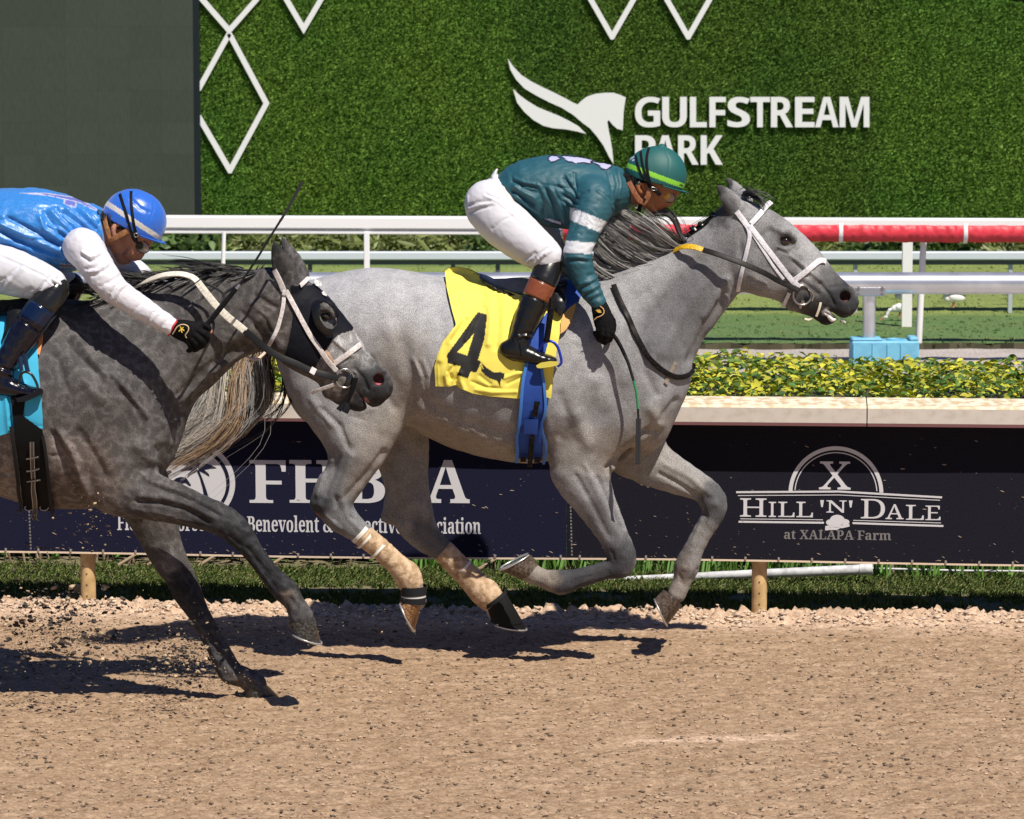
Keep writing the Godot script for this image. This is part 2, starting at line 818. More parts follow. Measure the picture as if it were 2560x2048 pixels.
func grain(m: StandardMaterial3D, tex: Texture2D, scale: float, world := true) -> StandardMaterial3D:
	m.albedo_texture = tex
	m.uv1_triplanar = true
	m.uv1_world_triplanar = world
	m.uv1_scale = Vector3.ONE * scale
	return m


func relief(m: StandardMaterial3D, tex: Texture2D, cm: float) -> StandardMaterial3D:
	m.heightmap_enabled = true
	m.heightmap_texture = tex
	m.heightmap_scale = cm
	return m


func g(v: float) -> Color:
	return Color(v, v, v)


func _ready() -> void:
	fine = noise(3, 0.4, 2)
	broad = noise(5, 4.0, 3)
	var cam := Camera3D.new()
	cam.name = "camera"
	cam.position = EYE
	cam.rotation.x = -PITCH
	cam.fov = rad_to_deg(2.0 * atan(1024.0 / LENS))
	cam.near = 0.5
	cam.far = 600.0
	var lens_look := CameraAttributesPhysical.new()
	lens_look.frustum_focal_length = 12.0 * LENS / 1024.0
	lens_look.frustum_focus_distance = 14.95
	lens_look.exposure_aperture = 10.0
	cam.attributes = lens_look
	add_child(cam)
	var we := WorldEnvironment.new()
	we.name = "sky"
	var e := Environment.new()
	e.background_mode = Environment.BG_SKY
	e.tonemap_mode = Environment.TONE_MAPPER_LINEAR
	e.sdfgi_enabled = true
	e.ssao_enabled = true
	e.ssil_enabled = true
	e.tonemap_exposure = 1.24
	var sky := Sky.new()
	var sm := ProceduralSkyMaterial.new()
	sm.sky_top_color = Color(.17, .28, .50)
	sm.sky_horizon_color = Color(.56, .62, .70)
	sm.ground_bottom_color = Color(.22, .20, .16)
	sm.ground_horizon_color = Color(.5, .52, .5)
	sm.sun_angle_max = 3.0
	sky.sky_material = sm
	e.sky = sky
	we.environment = e
	add_child(we)
	var sun := DirectionalLight3D.new()
	sun.name = "sun"
	sun.light_energy = 1.55
	sun.light_color = Color(1.0, .965, .915)
	sun.light_angular_distance = 0.5
	sun.shadow_enabled = true
	add_child(sun)
	sun.look_at_from_position(Vector3(0.38, 1.0, 0.56), Vector3.ZERO)
	var t0 := Time.get_ticks_msec()
	var jobs := start_figures()
	build_ground()
	print("ground ", Time.get_ticks_msec() - t0)
	build_rail()
	build_verge()
	print("rail ", Time.get_ticks_msec() - t0)
	build_far()
	print("far ", Time.get_ticks_msec() - t0)
	finish_figures(jobs)
	print("all ", Time.get_ticks_msec() - t0)


var rail_o := Vector3(0, 0, -1.12)
var rail_u := Vector3(cos(0.075), 0, sin(0.075))
var rail_n := Vector3(-sin(0.075), 0, cos(0.075))


func rail(u: float, y: float, w: float) -> Vector3:
	return rail_o + rail_u * u + rail_n * w + Vector3(0, y, 0)


func rail_at(px: float, py: float, w: float) -> Vector2:
	# where on the upright plane w of the rail a measured point lies: (along, height)
	var d := at(px, py, 0.0) - EYE
	var o := rail(0, 0, w)
	var p := EYE + d * ((o - EYE).dot(rail_n) / d.dot(rail_n))
	return Vector2((p - o).dot(rail_u), p.y)


func structure(called: String, mesh: Mesh, m: Material, label := "") -> MeshInstance3D:
	var o := put(called, mesh, m)
	tag(o, label, "", "", "structure")
	return o


func sheet(x0: float, x1: float, z0: float, z1: float, step: Vector2, h: Callable, shade: Variant = null) -> Shape:
	var s := Shape.new()
	var nx := int((x1 - x0) / step.x)
	var nz := int((z1 - z0) / step.y)
	var hs := PackedFloat32Array()
	for j in nz + 1:
		for i in nx + 1:
			hs.append(h.call(x0 + i * step.x, z0 + j * step.y))
	for j in nz + 1:
		for i in nx + 1:
			var at_ := j * (nx + 1) + i
			var dx := hs[j * (nx + 1) + mini(i + 1, nx)] - hs[j * (nx + 1) + maxi(i - 1, 0)]
			var dz := hs[mini(j + 1, nz) * (nx + 1) + i] - hs[maxi(j - 1, 0) * (nx + 1) + i]
			if shade != null:
				s.tint = shade.call(x0 + i * step.x, z0 + j * step.y)
			s.vert(Vector3(x0 + i * step.x, hs[at_], z0 + j * step.y), Vector3(-dx / (2 * step.x), 1, -dz / (2 * step.y)).normalized())
	for j in nz:
		for i in nx:
			var a := j * (nx + 1) + i
			s.ix.append_array([a, a + 1, a + nx + 1, a + 1, a + nx + 2, a + nx + 1])
	return s


func pebble(rng: RandomNumberGenerator) -> ArrayMesh:
	var s := Shape.new()
	s.ball(Vector3.ZERO, Vector3.ONE, 5, 7)
	for i in s.v.size():
		var d := s.v[i]
		var k := 0.75 + 0.4 * sin(d.x * 3.1 + rng.seed) * cos(d.z * 2.7 + d.y * 2.0) + 0.15 * sin(d.y * 7.0 + rng.seed)
		s.v[i] = d * k
	return s.mesh()


func build_ground() -> void:
	# far ground to the horizon
	var gm := PlaneMesh.new()
	gm.size = Vector2(600, 600)
	var turf_tex := ntex(21, 0.03, 512, [[0.25, Color(.50, .56, .40)], [0.5, Color(.80, .82, .68)], [0.75, Color(1, 1, .88)]], 5)
	var far := put("ground", gm, grain(mat(Color(.13, .20, .055), .9), turf_tex, 0.9))
	far.position = Vector3(0, -0.12, -100)
	tag(far, "", "", "", "structure")
	# raked dirt
	var clod := noise(31, 9.0, 3)
	var grit := noise(32, 42.0, 2)
	var harrow := noise(33, 1.3, 2)
	var print_at := at(655, 1745, ZB - .12)
	var h := func(x: float, z: float) -> float:
		var e := 0.010 * clod.get_noise_2d(x * 0.55, z) + 0.0075 * grit.get_noise_2d(x * 0.6, z) + 0.012 * harrow.get_noise_2d(x * 0.3, z)
		var edge := (Vector3(x, 0, z) - rail_o).dot(rail_n)
		# the loose ridge thrown up along the rail
		e += 0.046 * exp(-pow((edge - 0.0) / 0.09, 2.0)) * (0.75 + 0.9 * clod.get_noise_2d(x * 1.7, z * 2.0) + 0.6 * grit.get_noise_2d(x * 0.6, z * 0.8))
		e -= 0.05 * smoothstep(-0.06, -0.22, edge)
		var dig := Vector2((x - print_at.x) / 1.5, z - print_at.z).length()
		e += 0.020 * exp(-pow((dig - 0.075) / 0.03, 2.0)) - 0.014 * exp(-pow(dig / 0.05, 2.0))
		return e
	var worn := noise(34, 2.2, 3)
	var shade := func(x: float, z: float) -> Color:
		var a := 0.5 + 0.5 * worn.get_noise_2d(x * 0.35, z * 1.2)
		var dry := smoothstep(0.55, 0.05, (Vector3(x, 0, z) - rail_o).dot(rail_n)) * 0.8
		var streak := exp(-pow((z - 1.62 - (x - 0.38) * -0.16 + 0.03 * clod.get_noise_2d(x, 9.0)) / 0.06, 2.0)) * smoothstep(0.3, 0.5, x) * smoothstep(1.2, 0.8, x)
		return Color(.375, .270, .182).lerp(Color(.425, .315, .217), a * 0.7).lerp(Color(.64, .49, .37), clampf(dry + streak * 0.9, 0, 1))
	var dirt_tex := ptex(35, [[14, 30, .45], [37, 83, .6], [90, 170, .7], [230, 256, .5]], 512, Color(.70, .66, .62), Color(1, 1, 1))
	var dm := grain(mat(Color(1.14, 1.14, 1.14), .95, 0, true), dirt_tex, 1.13)
	dm.metallic_specular = 0.15
	relief(dm, dirt_tex, 0.9)
	var near := sheet(-3.4, 3.4, -1.7, 4.6, Vector2(0.016, 0.014), h, shade)
	structure("dirt_track", near.mesh(), dm)
	var fm := sheet(-60, 60, 4.6, 14.0, Vector2(2.0, 0.9), func(_x, _z): return 0.0, func(_x, _z): return Color(.50, .385, .245))
	structure("dirt_track", fm.mesh(), dm)
	for s in [-1, 1]:
		var side := sheet(3.4 if s > 0 else -60.0, 60.0 if s > 0 else -3.4, -1.3, 4.6, Vector2(0.8, 0.6), func(_x, _z): return -0.004, func(_x, _z): return Color(.50, .385, .245))
		structure("dirt_track", side.mesh(), dm)
	# loose clods and crumbs of dirt
	var rng := RandomNumberGenerator.new()
	rng.seed = 77
	for kind in 2:
		var where := []
		var tints := []
		for i in (19000 if kind == 0 else 2200):
			var z := lerpf(-1.15, 3.9, pow(rng.randf(), 0.8))
			var x := rng.randf_range(-2.9, 2.9)
			if kind == 1:
				var p := rail(rng.randf_range(-3.2, 3.2), 0, 0.02 + absf(rng.randfn(0, 0.07)))
				x = p.x
				z = p.z
			var r := 0.0022 + 0.0055 * pow(rng.randf(), 2.6) if kind == 0 else 0.003 + 0.010 * pow(rng.randf(), 2.5)
			var b := Basis.from_euler(Vector3(rng.randf() * TAU, rng.randf() * TAU, rng.randf() * TAU)).scaled(Vector3(r * 1.6, r * 0.9, r))
			where.append(Transform3D(b, Vector3(x, float(h.call(x, z)) + r * 0.45, z)))
			var k := rng.randf_range(0.75, 1.1)
			if kind == 0 and rng.randf() < 0.45:
				k *= 0.36
			tints.append(Color(.45, .325, .22) * k if kind == 0 else Color(.63, .49, .37) * k)
		many("dirt_crumbs" if kind == 0 else "dirt_ridge_clods", pebble(rng), mat(Color(1, 1, 1), .95, 0, true), where, null, tints)
	# sand flung up by the hooves
	var where2 := []
	var tints2 := []
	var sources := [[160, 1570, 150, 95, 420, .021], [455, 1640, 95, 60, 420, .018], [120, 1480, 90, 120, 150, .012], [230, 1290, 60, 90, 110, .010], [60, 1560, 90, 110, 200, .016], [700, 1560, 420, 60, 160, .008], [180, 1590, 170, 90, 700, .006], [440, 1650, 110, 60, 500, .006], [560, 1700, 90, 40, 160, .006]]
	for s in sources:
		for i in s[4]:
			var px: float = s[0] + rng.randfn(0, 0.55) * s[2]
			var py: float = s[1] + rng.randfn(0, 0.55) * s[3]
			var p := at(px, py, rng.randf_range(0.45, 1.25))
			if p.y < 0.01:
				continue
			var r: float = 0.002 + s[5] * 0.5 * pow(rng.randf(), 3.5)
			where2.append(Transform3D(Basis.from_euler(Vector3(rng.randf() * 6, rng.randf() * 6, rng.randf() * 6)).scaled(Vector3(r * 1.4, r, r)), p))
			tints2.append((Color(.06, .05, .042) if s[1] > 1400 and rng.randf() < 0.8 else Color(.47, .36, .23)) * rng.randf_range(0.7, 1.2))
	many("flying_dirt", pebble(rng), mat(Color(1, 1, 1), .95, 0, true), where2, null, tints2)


func blade(w: float, h: float, bend: float) -> ArrayMesh:
	var s := Shape.new()
	for k in 3:
		var b := Basis(Vector3.UP, k * 2.2)
		var o := b * Vector3(w * 0.6, 0, 0)
		var lean := b * Vector3(0.3, 0, 1) * bend
		var side := b * Vector3(w, 0, 0) * 0.5
		var hh: float = h * [1.0, 0.75, 0.88][k]
		var n := (b * Vector3(0, 0.35, 1)).normalized()
		var i := s.vert(o - side, n)
		s.vert(o + side, n)
		s.vert(o + lean * 0.35 * hh + side * 0.8 + Vector3(0, hh * 0.6, 0), n)
		s.vert(o + lean * 0.35 * hh - side * 0.8 + Vector3(0, hh * 0.6, 0), n)
		s.vert(o + lean * hh + Vector3(0, hh, 0), n)
		s.ix.append_array([i, i + 2, i + 1, i, i + 3, i + 2, i + 3, i + 4, i + 2])
	return s.mesh()


func leaf(l: float, w: float, fold := 0.25) -> ArrayMesh:
	# pointed, slightly folded leaf along +x
	var s := Shape.new()
	var n := Vector3(0, 1, 0)
	var prof := [[0.0, 0.0], [0.25, 0.8], [0.5, 1.0], [0.78, 0.62], [1.0, 0.0]]
	for p in prof:
		var y: float = -0.25 * l * pow(p[0] - 0.4, 2.0)
		s.vert(Vector3(p[0] * l, y, 0), n)
		s.vert(Vector3(p[0] * l, y + fold * w * p[1], p[1] * w * 0.5), (n + Vector3(0, 0, -fold)).normalized())
		s.vert(Vector3(p[0] * l, y + fold * w * p[1], -p[1] * w * 0.5), (n + Vector3(0, 0, fold)).normalized())
	for i in 4:
		var a := i * 3
		s.ix.append_array([a, a + 3, a + 1, a + 1, a + 3, a + 4, a, a + 2, a + 3, a + 2, a + 5, a + 3])
	return s.mesh()


func leafy(c: Color, rough := 0.45) -> StandardMaterial3D:
	var m := mat(Color(1, 1, 1), rough, 0, true)
	m.albedo_color = c.linear_to_srgb()
	m.backlight_enabled = true
	m.backlight = Color(.5, .55, .15)
	m.cull_mode = BaseMaterial3D.CULL_DISABLED
	return m


func build_rail() -> void:
	var beige := mat(Color(.62, .43, .21), .5)
	grain(beige, ntex(41, 0.02, 256, [[0.3, Color(.86, .84, .8)], [0.6, Color(1, 1, 1)]], 4), 2.0)
	var cream := mat(Color(.60, .55, .49), .6)
	grain(cream, ntex(42, 0.02, 512, [[0.2, Color(.93, .92, .91)], [0.45, Color(.98, .975, .97)], [0.8, Color(1, 1, 1)]], 5), 1.6)
	var top_m := mat(Color(.80, .71, .54), .55)
	grain(top_m, ntex(43, 0.02, 256, [[0.3, Color(.85, .8, .72)], [0.6, Color(1, 1, 1)]], 4), 3.0)
	var red_m := mat(Color(.26, .12, .13), .6)
	var r := thing("track_rail", "cream inner rail of the dirt track on beige posts, behind the leading grey horse", "rail", rail(0, 0, 0))
	# beam lengths butt at a seam
	var cuts := [-8.0, -4.4, -2.0, rail_at(2168, 1030, .13).x, 3.9, 8.0]
	for i in cuts.size() - 1:
		var u0: float = cuts[i] + 0.0025
		var u1: float = cuts[i + 1] - 0.0025
		var prof := [Vector2(.13, .893), Vector2(.13, .958), Vector2(.118, .968), Vector2(-.06, .986), Vector2(-.10, .97), Vector2(-.10, .905), Vector2(-.02, .888), Vector2(.10, .888)]
		var parts := [Shape.new(), Shape.new()]
		for k in prof.size():
			var p: Vector2 = prof[k]
			var q: Vector2 = prof[(k + 1) % prof.size()]
			var dst: Shape = parts[1] if k == 1 or k == 2 else parts[0]
			dst.quad(rail(u0, p.y, p.x), rail(u0, q.y, q.x), rail(u1, q.y, q.x), rail(u1, p.y, p.x))
		for u in [u0, u1]:
			for k in range(1, prof.size() - 1):
				parts[0].quad(rail(u, prof[0].y, prof[0].x), rail(u, prof[k].y, prof[k].x), rail(u, prof[k + 1].y, prof[k + 1].x), rail(u, prof[k + 1].y, prof[k + 1].x))
		var b := put("beam", parts[0].mesh(), cream, r)
		put("beam_top", parts[1].mesh(), top_m, b)
		var lip := Shape.new()
		lip.quad(rail(u0, .879, .128), rail(u0, .8925, .1315), rail(u1, .8925, .1315), rail(u1, .879, .128))
		lip.quad(rail(u0, .879, .10), rail(u0, .879, .128), rail(u1, .879, .128), rail(u1, .879, .10))
		put("beam_lip", lip.mesh(), red_m, b)
	var dark_hole := mat(Color(.08, .06, .04), .8)
	for x in [-1560, 222, 1898, 3580]:
		var u := rail_at(x, 1540, -.06).x
		var s := Shape.new()
		var lean := Vector3.ZERO
		s.tube(PackedVector3Array([rail(u, -0.1, -.055), rail(u, .35, -.055), rail(u, .75, -.055), rail(u, .90, -.055)]), PackedFloat32Array([.034, .034, .034, .034]), 24)
		var post := put("post", s.mesh(), beige, r)
		for k in 3:
			var hole := Shape.new()
			hole.tube(PackedVector3Array([rail(u, .06 + .05 * k, -.0225), rail(u, .06 + .05 * k, -.0195)]), PackedFloat32Array([.004, .004]), 8)
			put("hole", hole.mesh(), dark_hole, post)
	# stray wooden block by the left post
	var blk := Shape.new()
	var bu := rail_at(196, 1478, -.45).x
	blk.box(Vector3(-.014, 0, -.02), Vector3(.014, .045, .02), Transform3D(Basis(Vector3.UP, .3), rail(bu, 0.0, -.42)), .003)
	tag(put("wooden_block", blk.mesh(), beige), "tiny pale wooden block on the grass beside the left beige post", "block")
	build_banners()


func text_shape(words: String, font: String, weight: int, to: Callable, box: Rect2, thick: float) -> Shape:
	# lettering laid into box (x, y of its lower left, width, height) and placed by «to(x, y, height)»
	var tm := TextMesh.new()
	var f := SystemFont.new()
	f.font_names = PackedStringArray([font])
	f.font_weight = weight
	tm.font = f
	tm.text = words
	tm.font_size = 64
	tm.pixel_size = 0.01
	tm.depth = 0.1
	tm.curve_step = 1.2
	var a := tm.surface_get_arrays(0)
	var v: PackedVector3Array = a[Mesh.ARRAY_VERTEX]
	var lo := Vector3.INF
	var hi := -Vector3.INF
	for p in v:
		lo = lo.min(p)
		hi = hi.max(p)
	var s := Shape.new()
	var nn: PackedVector3Array = a[Mesh.ARRAY_NORMAL]
	var o: Vector3 = to.call(0.0, 0.0, 0.0)
	var ax: Vector3 = (to.call(0.1, 0.0, 0.0) - o).normalized()
	var ay: Vector3 = (to.call(0.0, 0.1, 0.0) - o).normalized()
	if box.size.y < 0.0:
		ay = -ay
	var az := ax.cross(ay)
	for i in v.size():
		var k := (v[i] - lo) / (hi - lo)
		s.vert(to.call(box.position.x + k.x * box.size.x, box.position.y + k.y * box.size.y, k.z * thick), (ax * nn[i].x + ay * nn[i].y + az * nn[i].z).normalized())
	var src: PackedInt32Array = a[Mesh.ARRAY_INDEX] if a[Mesh.ARRAY_INDEX] != null else PackedInt32Array(range(v.size()))
	s.ix = src
	return s


func arc(cx: float, cy: float, r0: float, r1: float, a0: float, a1: float, n := 40) -> PackedVector2Array:
	var p := PackedVector2Array()
	for i in n + 1:
		var t := lerpf(a0, a1, float(i) / n)
		p.append(Vector2(cx + cos(t) * r1, cy + sin(t) * r1))
	for i in n + 1:
		var t := lerpf(a1, a0, float(i) / n)
		p.append(Vector2(cx + cos(t) * r0, cy + sin(t) * r0))
	return p


func build_banners() -> void:
	var ripple := noise(51, 1.1, 2)
	var place := func(u: float, y: float, lift: float) -> Vector3:
		return rail(u, y, 0.012 + 0.004 * ripple.get_noise_2d(u, y * 1.5) + lift)
	var cloth_tex := ntex(52, 0.12, 512, [[0.3, Color(.8, .8, .8)], [0.62, Color(.97, .97, .97)], [0.7, Color(1, 1, 1)]], 4)
	var navy := grain(mat(Color(.0165, .0180, .043), .8), cloth_tex, 2.2)
	var black := grain(mat(Color(.0180, .0180, .027), .8), cloth_tex, 2.2)
	navy.metallic_specular = .12
	black.metallic_specular = .12
	var white := mat(Color(.58, .58, .61), .7)
	var grey := mat(Color(.17, .165, .165), .7)
	var hem_m := mat(Color(.70, .56, .42), .6)
	var tie_m := mat(Color(.28, .24, .21), .7)
	var px := func(x: float, y: float) -> Vector2: return rail_at(x, y, 0.012)
	var edges := [-4.4, px.call(62, 1300).x, px.call(1416, 1300).x, 3.6]
	var looks := ["dark navy rail banner cut by the left edge, under the chasing horse", "navy rail banner with a palm tree emblem and the letters FHBPA", "black rail banner with the arched Hill n Dale emblem, on the right"]
	var made := []
	var rng := RandomNumberGenerator.new()
	rng.seed = 5
	for k in 3:
		var b := thing("sponsor_banner", looks[k], "banner", rail((edges[k] + edges[k + 1]) * 0.5, 0.27, 0), "banners hung along the rail")
		made.append(b)
		var u0: float = edges[k] + 0.0004
		var u1: float = edges[k + 1] - 0.0004
		var s := Shape.new()
		var nu := 60
		var low := func(u: float) -> float: return 0.262 + 0.004 * sin(u * 2.1)
		for back in 2:
			var st := s.v.size()
			for j in 13:
				for i in nu + 1:
					var u := lerpf(u0, u1, float(i) / nu)
					var y := lerpf(low.call(u), .90, j / 12.0)
					s.vert(place.call(u, y, -0.004 * back), rail_n * (1 - 2 * back))
			for j in 12:
				for i in nu:
					var a := st + j * (nu + 1) + i
					s.ix.append_array([a, a + nu + 1, a + 1, a + 1, a + nu + 1, a + nu + 2] if back == 0 else [a, a + 1, a + nu + 1, a + 1, a + nu + 2, a + nu + 1])
		put("cloth", s.mesh(), black if k == 2 else navy, b)
		var hem := Shape.new()
		for i in nu:
			var a := lerpf(u0, u1, float(i) / nu)
			var c := lerpf(u0, u1, float(i + 1) / nu)
			hem.quad(place.call(a, low.call(a) - 0.007, .003), place.call(a, low.call(a) + 0.0015, .003), place.call(c, low.call(c) + 0.0015, .003), place.call(c, low.call(c) - 0.007, .003))
			hem.quad(place.call(a, low.call(a) - 0.007, -.006), place.call(a, low.call(a) - 0.007, .003), place.call(c, low.call(c) - 0.007, .003), place.call(c, low.call(c) - 0.007, -.006))
		put("hem", hem.mesh(), hem_m, b)
		var u := u0 + 0.06
		while u < u1:
			var t := Shape.new()
			t.box(Vector3(-.0045, -.004, 0), Vector3(.0045, .010, .004), Transform3D(Basis(rail_u, Vector3.UP, rail_n), place.call(u, low.call(u) + 0.004, .003)))
			put("tie", t.mesh(), tie_m, b)
			u += 0.147
		if k > 0:
			var seam := Shape.new()
			for i in 40:
				var y := lerpf(.275, .88, i / 40.0)
				seam.box(Vector3(-.0035, 0, 0), Vector3(.0035, .009, .0015), Transform3D(Basis(rail_u, Vector3.UP, rail_n), place.call(u0 + .006 + (0.9 - y) * 0.03, y, .0005)))
			put("stitched_seam", seam.mesh(), grey, b)
		var mud := []
		for i in 240:
			var y := lerpf(.27, .85, pow(rng.randf(), 2.2))
			var uu := rng.randf_range(u0, u1)
			var r := 0.0012 + 0.004 * pow(rng.randf(), 4.0)
			mud.append(Transform3D(Basis(rail_u, Vector3.UP, rail_n) * Basis(Vector3(0, 0, 1), rng.randf_range(-.6, .1)) * Basis.from_scale(Vector3(r * 2.0, r * 0.7, r * 0.4)), place.call(uu, y, .001)))
		many("mud_spots", pebble(rng), mat(Color(.32, .25, .19), .9), mud, b)
	var mid: Node3D = made[1]
	var right: Node3D = made[2]
	# letters FHBPA
	var a0: Vector2 = px.call(624, 1257)
	var a1: Vector2 = px.call(1174, 1151)
	var widths := [["F", 624, 714], ["H", 724, 846], ["B", 866, 962], ["P", 974, 1062], ["A", 1064, 1174]]
	for w in widths:
		var p0: Vector2 = px.call(w[1], 1257)
		var p1: Vector2 = px.call(w[2], 1151)
		put("letter", text_shape(w[0], "Droid Serif", 700, place, Rect2(p0, p1 - p0), .0015).mesh(), white, mid)
	var t0: Vector2 = px.call(293, 1326)
	var t1: Vector2 = px.call(1202, 1294)
	put("lettering", text_shape("Florida Horsemen's Benevolent & Protective Association", "Droid Serif", 700, place, Rect2(t0, t1 - t0), .0012).mesh(), white, mid)
	# emblem: disc, ring, palm, horse and rider
	var c: Vector2 = px.call(490, 1207)
	var k1: float = (px.call(588, 1207) - c).x
	var disc := Shape.new()
	disc.plate(arc(c.x, c.y, 0.001, k1, 0, TAU, 64), place, .0008)
	var em := put("emblem", disc.mesh(), white, mid)
	var ring := Shape.new()
	ring.plate(arc(c.x - .004, c.y, k1 * .80, k1 * .885, -0.6, PI - .3, 50), place, .003)
	var e := func(x: float, y: float) -> Vector2: return px.call(340 + x / 3.08, 560 + y / 3.08)
	put("ring", ring.mesh(), navy, em)
	var palm := Shape.new()
	var q := func(x: float, y: float) -> Vector2: return px.call(x / 3.85, 860 + y / 3.85)
	var trunk := PackedVector2Array()
	for t in [[1915, 1215], [1950, 1300], [1985, 1400], [2015, 1500], [2020, 1560], [1975, 1560], [1970, 1480], [1950, 1380], [1925, 1290], [1895, 1220]]:
		trunk.append(q.call(t[0], t[1]))
	palm.plate(trunk, place, .003)
	for fr in [[[1905, 1190], [1870, 1120], [1820, 1095], [1770, 1105], [1750, 1150], [1790, 1130], [1830, 1140], [1870, 1200]], [[1905, 1190], [1890, 1140], [1905, 1095], [1945, 1090], [1975, 1110], [1940, 1120], [1930, 1150], [1920, 1200]], [[1905, 1195], [1960, 1150], [2030, 1165], [2085, 1195], [2020, 1200], [1970, 1210], [1915, 1215]], [[1900, 1190], [1840, 1165], [1780, 1180], [1735, 1230], [1790, 1215], [1840, 1215], [1895, 1210]], [[1895, 1205], [1850, 1215], [1810, 1250], [1805, 1285], [1840, 1255], [1880, 1235], [1905, 1215]], [[1915, 1205], [1970, 1215], [2010, 1250], [2015, 1275], [1975, 1250], [1925, 1225]]]:
		var poly := PackedVector2Array()
		for t in fr:
			poly.append(q.call(t[0], t[1]))
		palm.plate(poly, place, .0031)
	put("palm_print", palm.mesh(), navy, em)
	var hp := Shape.new()
	for fr in [[[1670, 1310], [1700, 1290], [1740, 1280], [1790, 1285], [1840, 1360], [1825, 1365], [1790, 1335], [1740, 1340], [1690, 1320]], [[1590, 1265], [1610, 1225], [1640, 1215], [1655, 1230], [1630, 1250], [1610, 1270]]]:
		var poly := PackedVector2Array()
		for t in fr:
			poly.append(q.call(t[0], t[1]))
		hp.plate(poly, place, .003)
	put("horse_print", hp.mesh(), navy, em)
	# Hill 'N' Dale
	var z := func(x: float, y: float) -> Vector2: return px.call(1640 + x / 2.343, 1000 + y / 2.343)
	for w in [["H", 492, 648, 578, 684], ["I", 660, 704, 598, 686], ["L", 716, 812, 598, 686], ["L", 822, 920, 598, 687], ["'", 962, 984, 588, 628], ["N", 998, 1118, 590, 660], ["'", 1130, 1152, 590, 630], ["D", 1200, 1342, 582, 694], ["A", 1345, 1452, 612, 698], ["L", 1464, 1570, 616, 702], ["E", 1578, 1668, 620, 704]]:
		var p0: Vector2 = z.call(w[1], w[4])
		var p1: Vector2 = z.call(w[2], w[3])
		put("letter", text_shape(w[0], "Droid Serif", 400, place, Rect2(p0, p1 - p0), .0015).mesh(), white, right)
	var x0: Vector2 = z.call(955, 524)
	var x1: Vector2 = z.call(1142, 362)
	put("letter", text_shape("X", "Droid Serif", 400, place, Rect2(x0, x1 - x0), .0015).mesh(), white, right)
	var s0: Vector2 = z.call(750, 815)
	var s1: Vector2 = z.call(1378, 768)
	put("lettering", text_shape("at XALAPA Farm", "Droid Serif", 700, place, Rect2(s0, s1 - s0), .0012).mesh(), grey, right)
	var lines := Shape.new()
	for l in [[[470, 541], [1070, 537], 11], [[1070, 537], [1676, 571], 11], [[480, 561], [1070, 557], 4], [[1070, 557], [1664, 588], 4], [[484, 714], [984, 720], 11], [[494, 697], [978, 703], 4], [[1152, 722], [1684, 739], 11], [[1156, 706], [1670, 721], 4]]:
		var p: Vector2 = z.call(l[0][0], l[0][1])
		var r: Vector2 = z.call(l[1][0], l[1][1])
		var n := (r - p).orthogonal().normalized() * float(l[2]) * 0.5 / 2.343 / 570.0
		for i in 24:
			var b0 := p.lerp(r, i / 24.0)
			var b1 := p.lerp(r, (i + 1) / 24.0)
			lines.plate(PackedVector2Array([b0 + n, b1 + n, b1 - n, b0 - n]), place, .002)
	put("rule_lines", lines.mesh(), white, right)
	var ar := Shape.new()
	var cc: Vector2 = z.call(1054, 546)
	var rx: float = (z.call(1332, 546) - cc).x
	ar.plate(arc(cc.x, cc.y, rx * .918, rx, 0.02, PI - .02), place, .0015)
	ar.plate(arc(cc.x, cc.y, rx * .855, rx * .875, 0.06, PI - .06), place, .0015)
	put("arch", ar.mesh(), white, right)
	var tree := Shape.new()
	for poly in [arc(0, 0, 0.001, 1, 0, PI, 14)]:
		for o in [[1062, 705, 44, 32], [1024, 718, 28, 18], [1104, 716, 30, 18]]:
			var m: Vector2 = z.call(o[0], o[1])
			var pp := PackedVector2Array()
			for i in 18:
				var t := TAU * i / 18
				pp.append(m + Vector2(cos(t) * o[2], sin(t) * o[3]) / 2.343 / 570.0)
			tree.plate(pp, place, .0015 + .0002 * (o[0] % 3))
	for o in [[[992, 740], [1040, 728], [1090, 735], [1134, 728], [1134, 742], [1090, 752], [1040, 744], [992, 756]], [[990, 752], [1030, 745], [1080, 752], [1060, 762], [1020, 762], [992, 765]]]:
		var pp := PackedVector2Array()
		for t in o:
			pp.append(z.call(t[0], t[1]))
		tree.plate(pp, place, .0013)
	put("tree_print", tree.mesh(), white, right)


